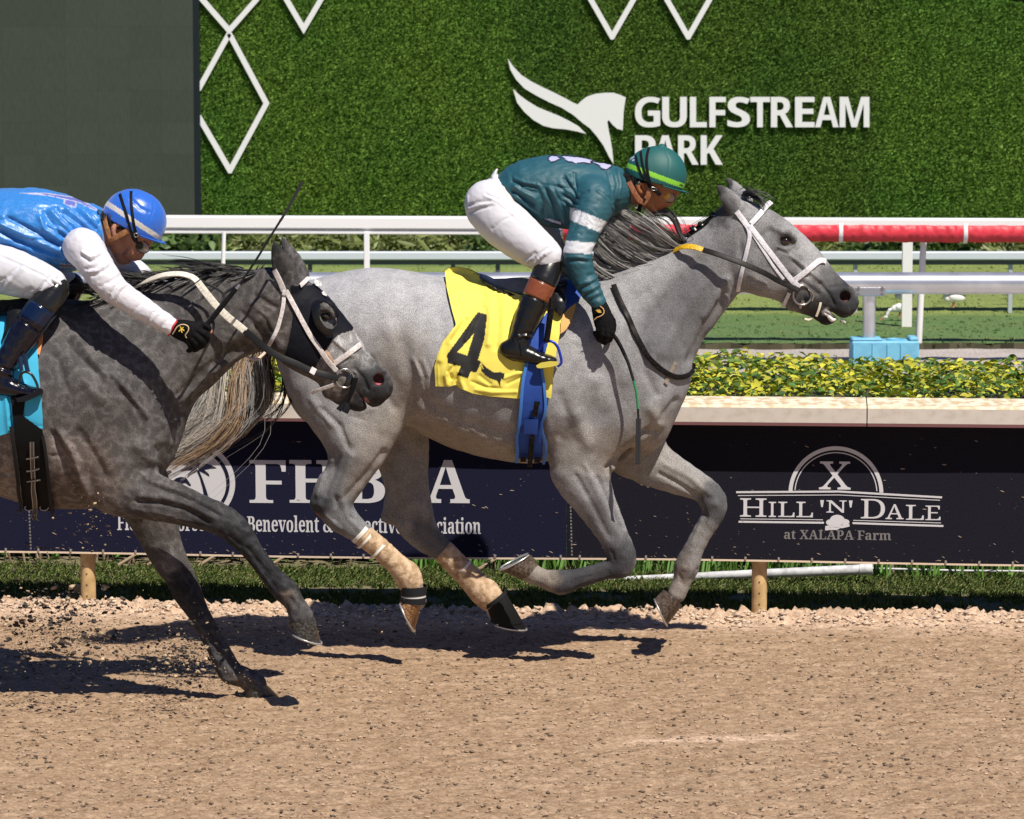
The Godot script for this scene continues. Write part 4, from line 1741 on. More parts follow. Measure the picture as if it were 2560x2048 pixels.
		many("foliage", leaf(.15, .03) if n == 0 else leaf(.09, .05), leafy(Color(1, 1, 1), .5), bl, bush, bt)
		var core := Shape.new()
		for i in 60:
			var xx := -6.6 + i * .22
			if (tone.get_noise_2d(xx * 1.1, 40.0) > 0.0) == (n == 0):
				core.ball(Vector3(xx, .08, -22.8), Vector3(.2, .16, .18), 6, 8)
		if core.v.size():
			put("inner_twigs", core.mesh(), mat(Color(.09, .10, .045), .95), bush)
	for t in 2:
		var base := at([2500, 2700][t], 0, -36.0)
		var tr := thing("tree", ["dark green tree rising beyond the top right end of the grass wall", "dark tree farther right beyond the grass wall, outside the frame"][t], "tree", Vector3(base.x, 0, -36.0))
		var tk := Shape.new()
		tk.tube(PackedVector3Array([Vector3(base.x, -.1, -36), Vector3(base.x + .1, 1.6, -36), Vector3(base.x - .05, 3.2, -36)]), PackedFloat32Array([.22, .17, .08]), 10)
		for l in 6:
			var a := l * 1.1
			tk.tube(PackedVector3Array([Vector3(base.x + .08, 1.5 + .2 * l, -36), Vector3(base.x + cos(a) * .7, 2.3 + .25 * l, -36 + sin(a) * .6), Vector3(base.x + cos(a) * 1.3, 2.9 + .2 * l, -36 + sin(a) * 1.1)]), PackedFloat32Array([.07, .045, .015]), 6)
		put("trunk", tk.mesh(), mat(Color(.12, .09, .065), .9), tr)
		var lv := []
		var lt := []
		for i in 5000:
			var cl := Vector3(sin(i % 17 * 2.4) * 1.2, 3.1 + cos(i % 17 * 1.7) * .8, cos(i % 17 * 3.1) * 1.0)
			lv.append(Transform3D(Basis.from_euler(Vector3(rng.randf() * 6, rng.randf() * 6, rng.randf() * 6)), Vector3(base.x, 0, -36) + cl + Vector3(rng.randfn(0, .32), rng.randfn(0, .26), rng.randfn(0, .32))))
			lt.append(Color(.035, .075, .015) * rng.randf_range(.5, 1.5))
		many("crown", leaf(.14, .07), leafy(Color(1, 1, 1), .5), lv, tr, lt)


var _panel: Texture2D


func panel_tex() -> Texture2D:
	if _panel == null:
		var im := Image.create(256, 256, false, Image.FORMAT_RGB8)
		for y in 256:
			for x in 256:
				var v := .93 + .07 * fine.get_noise_2d(x * .4, y * .05)
				if x % 8 == 0 or y % 8 == 0:
					v *= .88
				im.set_pixel(x, y, Color(v, v, v))
		_panel = ImageTexture.create_from_image(im)
	return _panel


const ZA := 0.0     # plane of the leading horse
const ZB := 0.95    # plane of the chasing horse


func horse_a() -> Field:
	var f := Field.new()
	var z := ZA
	# trunk
	chain(f, z, "790 815 112 1.05 0, 905 832 158 .98 0, 990 845 166 .95 0, 1080 880 186 .93 0, 1190 914 212 .84 0, 1320 926 229 .74 0, 1430 920 215 .72 0, 1530 905 172 .84 0, 1590 925 130 .95 0", 0.03, 0.02, 2)
	chain(f, z, "1600 885 130 1 0, 1606 985 98 1.15 0, 1604 1062 70 1.2 0", 0.05, 0.02)
	chain(f, z, "1545 850 150 .66 0, 1616 795 142 .55 0, 1703 735 112 .48 0, 1770 673 93 .45 0, 1824 625 83 .46 0", 0.07, 0.02)
	# shoulder blades and haunches
	for s in [-1, 1]:
		chain(f, z, "1470 790 48 .6 %d, 1520 880 85 .55 %d, 1575 985 92 .6 %d, 1500 1070 84 .7 %d" % [s * 9, s * 14, s * 14, s * 13], 0.05, 0.02)
	for s in [1]:
		chain(f, z, "790 850 108 .7 10, 800 945 86 .7 12, 848 1035 75 .75 13, 893 1105 66 .8 13", 0.06, 0.02)
		chain(f, z, "905 860 140 .65 10, 935 975 97 .62 13, 918 1055 84 .68 13, 895 1115 68 .75 13", 0.05, 0.02)
		chain(f, z, "893 1135 64 .75 13, 864 1195 52 .75 13, 838 1238 48 .72 13, 836 1266 45 .68 13, 858 1298 38 .66 13, 903 1334 27 .8 13, 946 1369 24 .85 13, 993 1412 24 .9 13, 1018 1438 31 .85 13, 1030 1472 27 .9 13, 1036 1500 30 .9 13", 0.03, 0.008)
		chain(f, z, "802 1257 27 .7 13, 812 1200 16 .8 13", 0.03, 0.01)
		# the leg on the far side
		chain(f, z, "860 940 150 .6 -11, 960 1030 105 .62 -13, 1000 1120 72 .72 -13, 1012 1180 58 .75 -13, 1022 1235 52 .72 -13, 1031 1285 52 .66 -13, 1046 1318 45 .66 -13, 1072 1350 36 .72 -13, 1104 1374 27 .8 -13, 1140 1410 26 .88 -13, 1183 1454 28 .9 -13, 1212 1482 33 .85 -13, 1236 1508 28 .9 -13, 1250 1530 32 .9 -13", 0.03, 0.008)
		chain(f, z, "972 1290 20 .7 -13, 985 1225 14 .8 -13", 0.03, 0.01)
	# forelegs
	chain(f, z, "1462 1085 100 .62 11, 1452 1175 76 .66 12, 1474 1232 56 .7 12, 1503 1285 45 .74 11, 1533 1340 36 .82 11, 1553 1385 36 .85 11, 1552 1414 32 .85 11, 1520 1424 23 .9 11, 1478 1437 23 .95 11, 1434 1449 25 1 11, 1402 1456 31 .9 11, 1357 1447 22 1 11, 1322 1430 26 1 11", 0.03, 0.008)
	chain(f, z, "1560 1090 95 .6 -10, 1625 1155 60 .68 -11, 1697 1193 44 .75 -11, 1756 1222 33 .85 -11, 1782 1252 34 .88 -11, 1783 1284 28 .88 -11, 1757 1330 24 .95 -11, 1732 1378 25 1 -11, 1717 1418 31 .92 -11, 1706 1450 22 1 -11, 1692 1484 24 1 -11", 0.03, 0.008)
	# head
	chain(f, z, "1850 572 72 .62 0, 1880 608 94 .58 0, 1915 640 100 .54 0, 1960 662 86 .6 0, 2003 694 76 .52 0, 2046 727 60 .58 0, 2085 748 51 .66 0, 2112 757 34 .95 0", 0.04, 0.012)
	chain(f, z, "2000 740 44 .6 0, 2036 764 27 .85 0, 2066 788 25 .95 0", 0.02, 0.008)
	for s in [-1, 1]:
		chain(f, z, "1895 660 62 .45 %d, 1930 690 44 .45 %d" % [s * 5, s * 5], 0.03, 0.01)          # cheek
		chain(f, z, "1950 585 16 .6 %f, 1966 580 13 .6 %f, 1984 596 10 .6 %f" % [s * 7.2, s * 7.9, s * 7.4], 0.025, 0.008)   # brow
		chain(f, z, "1985 640 10 .6 %f, 2050 700 8 .6 %f" % [s * 6.4, s * 5.0], 0.02, 0.006)          # facial crest
		chain(f, z, "1838 520 26 .55 %f, 1820 493 19 .55 %f, 1803 473 9 .6 %f, 1794 465 3 .6 %f" % [s * 5.0, s * 5.6, s * 6.0, s * 6.2], 0.012, 0.006) if s > 0 else chain(f, z, "1858 505 24 .55 -5, 1841 477 17 .55 -5.6, 1827 457 9 .6 -6, 1819 447 3 .6 -6", 0.012, 0.006)
		chain(f, z, "2092 752 22 .6 %f, 2113 772 16 .6 %f, 2138 756 9 .8 %f, 2126 726 9 .8 %f, 2100 730 12 .6 %f" % [s * 3.4, s * 3.8, s * 2.6, s * 2.8, s * 3.8], 0.015, 0.006)  # nostril rim
	chain(f, z, "2114 741 15 1.2 6.0, 2112 743 13 1.2 3.6", 0.006, 0.004, 1, 1)
	chain(f, z, "2114 741 15 1.2 -6.0, 2112 743 13 1.2 -3.6", 0.006, 0.004, 1, 1)
	chain(f, z, "2034 746 3.5 6 0, 2068 772 3.5 6 0, 2098 796 4 8 0, 2120 806 6 8 0", 0.008, 0.004, 1, 1)     # mouth
	chain(f, z, "1836 516 9 .5 8.2, 1822 494 8 .5 8.0, 1806 474 3 .5 7.6", 0.006, 0.004, 1, 1)               # hollow of the ear
	chain(f, z, "1963 603 13 .6 8.4", 0.01, 0.004, 1, 1)
	return f



func horse_b() -> Field:
	var f := Field.new()
	var z := ZB
	chain(f, z, "-560 905 150 1 0, -450 925 200 .92 0, -330 940 206 .9 0, -200 962 214 .88 0, -60 985 228 .84 0, 70 1000 250 .76 0, 190 1012 258 .68 0, 262 990 205 .78 0, 318 965 140 .95 0", 0.03, 0.02, 2)
	chain(f, z, "318 960 136 1 0, 345 1055 98 1.1 0, 350 1120 80 1.2 0", 0.05, 0.02)
	chain(f, z, "330 905 165 .62 0, 437 850 146 .52 0, 535 800 114 .48 0, 628 778 99 .46 0, 690 770 90 .5 0", 0.07, 0.02)
	for s in [-1, 1]:
		chain(f, z, "220 850 50 .6 %d, 255 950 90 .55 %d, 310 1060 95 .6 %d, 255 1150 88 .7 %d" % [s * 9, s * 14, s * 14, s * 13], 0.05, 0.02)
		chain(f, z, "-520 900 120 .7 %d, -560 1000 90 .7 %d, -520 1100 85 .75 %d" % [s * 10, s * 13, s * 13], 0.06, 0.02)
		chain(f, z, "-400 930 150 .65 %d, -390 1050 105 .65 %d, -430 1140 80 .7 %d" % [s * 10, s * 13, s * 13], 0.05, 0.02)
		# hind legs, outside the picture, reaching back
		chain(f, z, "-450 1150 70 .75 %d, -530 1230 54 .75 %d, -600 1290 46 .7 %d, -610 1330 40 .7 %d, -580 1400 28 .85 %d, -570 1480 27 .9 %d, -565 1530 31 .9 %d, -540 1570 26 .9 %d, -525 1595 30 .9 %d" % [s * 13, s * 13, s * 13, s * 13, s * 13, s * 13, s * 13, s * 13, s * 13], 0.03, 0.01)
	# near foreleg thrown forward
	chain(f, z, "250 1140 96 .62 11, 300 1205 86 .64 12, 355 1234 64 .7 12, 430 1257 52 .72 12, 500 1280 43 .76 11, 560 1303 38 .82 11, 600 1338 34 .86 11, 630 1377 25 .92 11, 655 1410 24 .95 11, 685 1447 26 1 11, 712 1476 31 .92 11, 737 1508 24 1 11, 752 1540 32 1 11", 0.03, 0.008)
	# far foreleg on the ground
	chain(f, z, "300 1150 92 .6 -10, 372 1260 72 .66 -11, 400 1346 50 .72 -12, 425 1400 42 .76 -12, 449 1440 37 .84 -12, 468 1482 35 .86 -12, 490 1522 28 .92 -12, 513 1565 26 .95 -12, 540 1612 26 .96 -12, 560 1652 28 1 -12, 577 1682 29 .95 -12, 610 1693 25 1 -12, 637 1712 30 1 -12", 0.03, 0.008)
	# head
	chain(f, z, "680 735 62 .66 0, 722 785 94 .58 0, 770 836 95 .55 0, 815 872 82 .6 0, 858 914 70 .55 0, 898 950 58 .6 0, 930 966 47 .7 0, 948 968 32 .95 0", 0.04, 0.012)
	chain(f, z, "845 965 44 .6 0, 872 992 27 .85 0, 897 1003 26 .95 0", 0.02, 0.008)
	chain(f, z, "925 985 28 1 0, 936 996 20 1 0", 0.02, 0.008)
	for s in [-1, 1]:
		chain(f, z, "735 840 62 .45 %d, 765 870 44 .45 %d" % [s * 5, s * 5], 0.03, 0.01)
		chain(f, z, "800 770 16 .6 %f, 820 768 13 .6 %f, 836 786 10 .6 %f" % [s * 7.0, s * 7.7, s * 7.2], 0.025, 0.008)
		chain(f, z, "840 850 10 .6 %f, 890 905 8 .6 %f" % [s * 6.4, s * 5.0], 0.02, 0.006)
		if s > 0:
			chain(f, z, "722 712 30 .6 5, 706 665 26 .6 5.6, 693 630 15 .6 6, 686 605 4 .6 6.2", 0.014, 0.006)
		else:
			chain(f, z, "748 690 26 .6 -4, 730 650 22 .6 -4.6, 716 618 12 .6 -5, 707 593 4 .6 -5.2", 0.014, 0.006)
		chain(f, z, "925 955 22 .6 %f, 945 980 16 .6 %f, 968 962 9 .8 %f, 956 930 9 .8 %f, 930 935 12 .6 %f" % [s * 3.4, s * 3.8, s * 2.6, s * 2.8, s * 3.8], 0.015, 0.006)
	chain(f, z, "947 949 15 1.2 6.0, 946 951 13 1.2 3.6", 0.006, 0.004, 1, 1)
	chain(f, z, "947 949 15 1.2 -6.0, 946 951 13 1.2 -3.6", 0.006, 0.004, 1, 1)
	chain(f, z, "872 944 3 6 0, 893 975 3 6 0, 912 1002 3.5 8 0, 926 1020 6 8 0", 0.008, 0.004, 1, 1)
	chain(f, z, "712 690 9 .5 8.6, 699 650 11 .5 8.4, 690 622 5 .5 8.0", 0.006, 0.004, 1, 1)
	chain(f, z, "812 790 12 .6 8.2", 0.01, 0.004, 1, 1)
	return f


func relief_a() -> Strokes:
	var s := Strokes.new()
	for t in [
		# shoulder, upper arm and chest
		"-11.7 12 1: 1650 770, 1608 850, 1612 930, 1640 985", "7.8 16 1: 1570 770, 1540 850, 1560 950", "-7.8 10 1: 1500 770, 1470 850, 1480 930",
		"-15.6 9 1: 1352 1050, 1362 1110, 1370 1165", "-7.8 12 1: 1400 990, 1420 1040, 1400 1090", "10.4 18 1: 1440 1040, 1470 1110", "9.1 22 1: 1500 960, 1520 1010",
		"-14.3 6 1: 1519 1170, 1560 1130, 1620 1075", "11.7 7 1: 1535 1172, 1575 1140, 1632 1085", "-10.4 7 1: 1560 1160, 1600 1120, 1640 1080", "9.1 14 1: 1625 1020, 1650 1060", "-9.1 8 1: 1690 1000, 1650 1050",
		"-6.5 7 1: 1440 1190, 1480 1260, 1520 1340", "7.8 9 1: 1475 1190, 1505 1255, 1540 1330", "-9.1 5 1: 1495 1195, 1520 1250, 1555 1330", "6.5 6 1: 1518 1190, 1535 1250, 1562 1330", "5.2 4 1: 1460 1160, 1490 1210",
		"5.2 7 1: 1560 1390", "-5.2 5 1: 1535 1400, 1530 1380", "-3.9 4 1: 1520 1430, 1470 1443, 1430 1458", "3.9 4 1: 1510 1412, 1460 1424", "-5.2 5 1: 1376 1448, 1372 1430",
		# neck
		"-11.7 12 1: 1725 900, 1768 810, 1812 735", "10.4 10 1: 1763 790, 1790 745, 1818 697", "7.8 14 1: 1660 880, 1700 800, 1750 720", "-7.8 14 1: 1625 800, 1680 730, 1745 650", "6.5 16 1: 1600 720, 1660 670", "-5.2 10 1: 1560 770, 1620 730",
		# barrel, ribs and flank
		"-7.8 14 1: 1048 985, 1107 1033, 1162 1056, 1230 1075, 1290 1085", "7.8 15 1: 1042 1014, 1114 1057, 1182 1085, 1286 1117", "-3.9 9 1: 1100 1084, 1160 1114, 1230 1132",
		"-1.95 4 1: 1225 1092, 1250 1120, 1285 1128", "-1.95 3 1: 1215 1105, 1262 1120, 1290 1118",
		"-10.4 18 1: 985 800, 1012 870, 1026 945, 1030 1005", "-7.8 6 1: 1020 910, 1042 950, 1050 990", "6.5 6 1: 1034 900, 1052 940", "-5.2 4 1: 1046 905, 1060 945, 1062 975", "3.9 4 1: 1058 900, 1072 940", "-3.9 4 1: 1070 905, 1080 945",
		"10.4 26 1: 960 770, 985 830", "-3.9 12 1: 1095 760, 1110 870, 1140 980", "-3.9 12 1: 1150 780, 1170 890, 1200 990", "3.9 12 1: 1125 770, 1140 880, 1170 985",
		# haunch, gaskin and hock
		"-6.5 14 1: 760 830, 790 920, 800 1000", "7.8 20 1: 830 900, 860 980", "-6.5 10 1: 930 900, 960 980, 985 1020", "-7.8 7 1: 800 1020, 850 1065, 870 1120", "6.5 9 1: 780 1000, 830 1060", "5.2 5 1: 855 1010, 900 1030, 930 1020", "-3.9 4 1: 870 1040, 910 1050",
		"-10.4 8 1: 960 1130, 925 1175, 890 1215, 868 1240", "-10.4 7 1: 845 1140, 830 1190, 812 1235", "7.8 8 1: 880 1140, 862 1195, 850 1235", "7.8 5 1: 828 1150, 806 1200, 792 1240", "7.8 9 1: 800 1262", "-7.8 6 1: 838 1245, 846 1275, 838 1300", "6.5 6 1: 858 1255, 868 1290, 900 1325",
		"-9.1 5 1: 876 1292, 884 1300", "-5.2 4 1: 880 1270, 888 1288", "5.2 4 1: 815 1290, 850 1320", "-3.9 4 1: 900 1310, 935 1350",
		# far legs
		"-11.7 6 -1: 1026 1275, 1032 1298, 1040 1310", "10.4 10 -1: 1055 1250, 1060 1290", "-7.8 6 -1: 985 1200, 992 1250, 1005 1300", "7.8 5 -1: 972 1230, 980 1285, 1005 1318", "-6.5 5 -1: 1050 1330, 1085 1365",
		"-9.1 6 -1: 1650 1185, 1700 1212, 1750 1245", "7.8 7 -1: 1660 1160, 1720 1190, 1775 1235", "6.5 8 -1: 1790 1262", "-7.8 5 -1: 1755 1262, 1762 1290", "-6.5 4 -1: 1768 1290, 1745 1350, 1722 1400", "5.2 4 -1: 1755 1300, 1730 1360", "6.5 7 -1: 1712 1420", "-7.8 6 -1: 1745 1425, 1730 1450", "-5.2 5 -1: 1700 1440, 1705 1460",
		# face
		"-6.5 7 1: 1960 680, 2005 705, 2045 735", "5.2 5 1: 1975 640, 2010 665, 2050 700", "-5.2 5 1: 1985 655, 2020 690", "-6.5 5 1: 2050 708, 2072 735, 2085 760", "-5.2 4 1: 1930 640, 1945 625", "3.9 3 1: 1945 618, 1965 624, 1985 616", "-3.9 3 1: 1948 627, 1968 634", "-10.4 9 1: 1908 590, 1925 575", "6.5 9 1: 1935 570, 1955 578",
		"-6.5 8 1: 1870 560, 1850 600, 1855 660", "5.2 9 1: 1880 690, 1910 710", "-3.9 4 1: 2080 745, 2062 770", "-3.9 4 1: 2076 720, 2095 715", "3.9 4 1: 2070 780, 2100 800",
	]:
		s.add(t)
	return s


func relief_b() -> Strokes:
	var s := Strokes.new()
	for t in [
		"-13 10 1: 169 855, 192 886, 218 912, 240 930", "-11.7 10 1: 140 895, 156 933, 165 965", "10.4 9 1: 190 840, 225 890, 260 935", "11.7 7 1: 282 935, 320 980, 366 1040", "-7.8 8 1: 300 975, 340 1020", "10.4 14 1: 215 960, 250 1000",
		"16.9 9 1: 152 1085, 180 1130, 200 1190, 225 1235", "-18.2 8 1: 133 1085, 160 1140, 182 1200, 212 1250", "-7.8 10 1: 200 1080, 235 1140, 262 1190", "11.7 18 1: 345 1110, 375 1150", "-9.1 10 1: 395 1120, 400 1165, 385 1190", "9.1 10 1: 410 1060, 425 1110",
		"-10.4 5 1: 340 1253, 400 1258, 460 1272, 520 1305", "9.1 5 1: 350 1240, 410 1246, 470 1262, 530 1292", "-10.4 5 1: 372 1212, 430 1232, 490 1256, 548 1290", "6.5 6 1: 355 1190, 420 1218, 480 1240", "6.5 5 1: 330 1272, 400 1283, 470 1302", "-6.5 4 1: 400 1190, 440 1212, 500 1240",
		"6.5 7 1: 592 1318", "-6.5 5 1: 575 1340, 600 1362", "5.2 5 1: 618 1330", "-7.8 3.5 1: 616 1368, 645 1402, 680 1446", "6.5 3.5 1: 630 1362, 662 1398, 700 1445", "-6.5 3.5 1: 634 1395, 660 1432, 690 1470", "6.5 6 1: 712 1470", "-7.8 5 1: 727 1497, 738 1512",
		"-7.8 4 -1: 436 1425, 448 1465, 452 1500", "6.5 7 -1: 470 1470", "6.5 5 -1: 425 1440, 440 1480", "-7.8 3.5 -1: 500 1530, 528 1590, 552 1645", "6.5 3.5 -1: 486 1530, 512 1590, 540 1650", "5.2 3.5 -1: 512 1525, 540 1580", "6.5 6 -1: 578 1680", "-6.5 5 -1: 596 1680, 606 1705", "7.8 4 -1: 562 1696, 572 1700",
		"-11.7 12 1: 450 990, 510 930, 570 888, 625 862", "11.7 9 1: 455 1000, 525 930, 585 893", "-7.8 14 1: 400 900, 470 830, 560 770", "9.1 14 1: 560 850, 620 830, 650 800", "-9.1 9 1: 600 780, 640 815, 668 860", "7.8 8 1: 625 760, 668 790, 690 830", "-7.8 7 1: 640 740, 690 770", "-6.5 6 1: 622 848, 640 862, 660 868", "5.2 5 1: 618 836, 640 850",
		"10.4 12 1: 690 840, 700 870", "-7.8 8 1: 460 985, 445 1040", "-5.2 5 1: 0 1185, 40 1180", "-5.2 5 1: 0 1210, 44 1203", "3.9 4 1: 0 1197, 42 1192", "-7.8 8 1: 0 1235, 50 1215", "-5.2 4 1: 130 1140, 160 1135",
		"-6.5 7 1: 800 890, 845 925, 880 950", "5.2 5 1: 835 850, 880 890", "-6.5 5 1: 890 925, 908 945, 920 975", "-5.2 4 1: 862 925, 888 938", "3.9 4 1: 905 1000, 930 1015",
	]:
		s.add(t)
	return s


func coat_a() -> Strokes:
	var s := Strokes.new()
	var dark := g(0.085)
	var mid := g(0.16)
	for e in [
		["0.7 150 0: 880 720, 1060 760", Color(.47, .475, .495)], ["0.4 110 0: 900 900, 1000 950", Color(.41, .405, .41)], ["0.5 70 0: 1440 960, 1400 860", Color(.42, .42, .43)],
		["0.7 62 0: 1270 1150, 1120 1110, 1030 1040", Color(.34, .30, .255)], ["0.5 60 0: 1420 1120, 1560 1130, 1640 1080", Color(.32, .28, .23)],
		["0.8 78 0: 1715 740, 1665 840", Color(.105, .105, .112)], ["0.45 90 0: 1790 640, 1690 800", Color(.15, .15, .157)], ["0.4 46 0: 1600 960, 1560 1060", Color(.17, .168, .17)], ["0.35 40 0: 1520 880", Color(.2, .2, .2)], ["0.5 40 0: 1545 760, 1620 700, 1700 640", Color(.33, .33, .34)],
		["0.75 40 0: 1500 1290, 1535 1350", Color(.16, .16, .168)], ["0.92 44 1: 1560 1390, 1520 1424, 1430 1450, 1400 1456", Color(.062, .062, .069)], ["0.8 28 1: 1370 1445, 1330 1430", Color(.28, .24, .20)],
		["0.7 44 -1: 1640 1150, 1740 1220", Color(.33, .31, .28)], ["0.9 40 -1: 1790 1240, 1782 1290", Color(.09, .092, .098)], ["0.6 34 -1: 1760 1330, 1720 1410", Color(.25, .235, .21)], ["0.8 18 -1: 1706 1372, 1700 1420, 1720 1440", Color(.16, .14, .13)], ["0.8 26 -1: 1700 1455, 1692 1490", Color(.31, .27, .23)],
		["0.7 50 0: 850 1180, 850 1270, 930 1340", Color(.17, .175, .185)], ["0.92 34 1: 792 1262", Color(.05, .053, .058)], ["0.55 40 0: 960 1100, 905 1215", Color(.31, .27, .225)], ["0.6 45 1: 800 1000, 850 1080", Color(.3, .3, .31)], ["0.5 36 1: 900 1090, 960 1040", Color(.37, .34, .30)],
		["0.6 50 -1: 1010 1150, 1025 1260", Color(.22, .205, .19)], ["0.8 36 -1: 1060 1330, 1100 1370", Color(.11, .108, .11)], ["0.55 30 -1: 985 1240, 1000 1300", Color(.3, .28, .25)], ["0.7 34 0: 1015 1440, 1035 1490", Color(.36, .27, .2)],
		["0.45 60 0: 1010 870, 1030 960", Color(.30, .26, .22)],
		["0.5 60 0: 1880 600, 1920 640", Color(.25, .25, .255)], ["0.55 60 0: 1980 620, 2020 660", Color(.40, .40, .40)], ["0.5 30 1: 1963 603, 1940 640, 1975 660", Color(.12, .12, .125)], ["0.85 20 1: 1963 603", Color(.055, .055, .06)], ["0.7 34 0: 1905 590, 1935 560", Color(.2, .2, .2)],
		["0.97 50 0: 2095 735, 2112 770", Color(.036, .036, .04)], ["0.95 40 0: 2050 775, 2070 795, 2030 760", Color(.032, .032, .036)], ["0.9 22 0: 2080 690, 2070 680", Color(.036, .036, .04)], ["0.7 24 0: 2060 690, 2090 700", Color(.05, .05, .055)], ["0.6 36 0: 1990 745, 2030 750", Color(.1, .1, .1)], ["0.35 40 0: 2060 680, 2020 700", Color(.3, .3, .3)],
		["0.9 16 0: 1794 465, 1800 474", Color(.04, .04, .04)], ["0.9 12 0: 1819 449, 1822 456", Color(.05, .05, .05)], ["0.8 26 0: 1815 530, 1800 545", Color(.05, .05, .05)], ["0.5 14 1: 1834 520, 1815 490", Color(.09, .09, .09)],
		["0.95 11 1: 2113 742", Color(.10, .035, .03)], ["0.8 6 1: 2112 750", Color(.42, .16, .13)], ["0.85 7 0: 2066 778, 2080 790", Color(.6, .58, .55)], ["0.7 5 1: 2094 792, 2108 800", Color(.62, .6, .57)],
		["0.9 5 1: 796 1280, 799 1286", Color(.35, .14, .07)],
	]:
		s.add(e[0], e[1])
	return s


func coat_b() -> Strokes:
	var s := Strokes.new()
	for e in [
		["0.6 110 0: 60 1230, 190 1200, 20 1150", Color(.24, .205, .19)], ["0.5 60 0: 250 1200, 160 1250", Color(.1, .08, .07)],
		["0.55 70 0: 300 1060, 200 1020", Color(.085, .075, .07)], ["0.5 60 1: 395 1140, 350 1150", Color(.21, .205, .205)],
		["0.9 58 0: 500 1275, 590 1320", Color(.045, .045, .049)], ["0.5 60 1: 360 1230, 430 1250", Color(.075, .068, .065)], ["0.95 50 0: 610 1340, 660 1410, 712 1475", Color(.034, .035, .039)], ["0.7 16 1: 722 1494, 730 1512", Color(.16, .13, .1)], ["0.8 30 0: 745 1520", Color(.07, .07, .072)],
		["0.6 60 -1: 400 1350, 440 1430", Color(.1, .09, .085)], ["0.95 46 -1: 460 1470, 500 1540", Color(.030, .031, .035)], ["0.85 44 -1: 510 1570, 560 1660", Color(.06, .06, .065)], ["0.7 16 -1: 600 1695, 622 1705", Color(.17, .14, .105)], ["0.7 22 -1: 425 1400", Color(.17, .165, .165)],
		["0.5 90 0: 600 760, 540 820", Color(.085, .079, .076)], ["0.6 60 0: 690 800, 680 850", Color(.10, .082, .073)], ["0.5 50 0: 460 960, 560 890", Color(.1, .09, .085)], ["0.5 60 0: 600 700, 480 710", Color(.07, .066, .064)],
		["0.95 62 0: 890 860, 850 900", Color(.36, .355, .355)], ["0.9 40 0: 915 905, 880 930", Color(.22, .22, .22)], ["0.95 46 0: 930 955, 945 985, 915 980", Color(.038, .038, .041)], ["0.95 34 0: 900 1005, 880 1005", Color(.036, .036, .039)], ["0.7 40 0: 800 940, 850 965", Color(.13, .11, .1)], ["0.9 26 1: 818 790", Color(.17, .165, .165)],
		["0.9 22 0: 686 610, 690 625", Color(.025, .025, .025)], ["0.7 22 0: 700 650, 715 690", Color(.06, .055, .052)], ["0.8 9 1: 697 645, 702 680", Color(.02, .02, .02)],
		["0.95 11 1: 947 949", Color(.12, .03, .03)], ["0.85 7 1: 950 955", Color(.55, .16, .17)], ["0.7 4 1: 905 993, 918 1008", Color(.3, .1, .08)],
	]:
		s.add(e[0], e[1])
	return s


func finish_horse(f: Field, z: float, relief: Strokes, coat: Strokes, base: Color, dapple: float) -> void:
	var coarse := noise(11, 7.0, 3)
	var wrinkle := noise(12, 38.0, 2)
	var web := noise(13, 16.0, 3)
	web.fractal_type = FastNoiseLite.FRACTAL_RIDGED
	var spots := noise(14, 60.0, 2)
	f.bump_of = func(p: Vector3, n: Vector3) -> float:
		var s := 0.0
		if n.z > -0.1:
			s = relief.height(seen(p), 1 if p.z > z - 0.03 else -1) * 0.001 * smoothstep(-0.1, 0.35, n.z)
		return s + coarse.get_noise_3dv(p) * 0.0018 + wrinkle.get_noise_3d(p.x, p.y * 0.6, p.z) * 0.0006
	f.color_of = func(p: Vector3, _n: Vector3) -> Color:
		var q := seen(p)
		q += Vector2(coarse.get_noise_3dv(p * 2.0), coarse.get_noise_3dv(p * 2.0 + Vector3(5, 5, 5))) * 16.0
		var c := coat.color(base, q, 1 if p.z > z - 0.03 else -1)
		var m := 1.0 + 0.22 * coarse.get_noise_3dv(p * 1.6) + 0.18 * spots.get_noise_3dv(p)
		var w := web.get_noise_3dv(p)
		m += dapple * (smoothstep(0.2, 0.85, w) * 1.0 - 0.22)
		c = c * m
		return Color(c.r * 1.25, c.g * 1.25, c.b * 1.25)


# ---------------------------------------------------------------- riders

func folds(f: Field, z: float, relief: Strokes, amp: float, stretch: Vector3, paint: Variant = null) -> void:
	var big := noise(201, 1.0, 2)
	var small := noise(202, 1.0, 2)
	small.fractal_type = FastNoiseLite.FRACTAL_RIDGED
	f.bump_of = func(p: Vector3, n: Vector3) -> float:
		var s := 0.0
		if n.z > -0.2:
			s = relief.height(seen(p), 1 if p.z > z else -1) * 0.001 * smoothstep(-0.2, 0.3, n.z)
		var q := p * stretch
		return s + amp * (big.get_noise_3dv(q) * 1.0 + (small.get_noise_3dv(q * 1.9 + Vector3(3, 1, 2)) - 0.3) * 0.5)
	if paint != null:
		f.color_of = func(p: Vector3, n: Vector3) -> Color: return paint.call(seen(p), p, n)


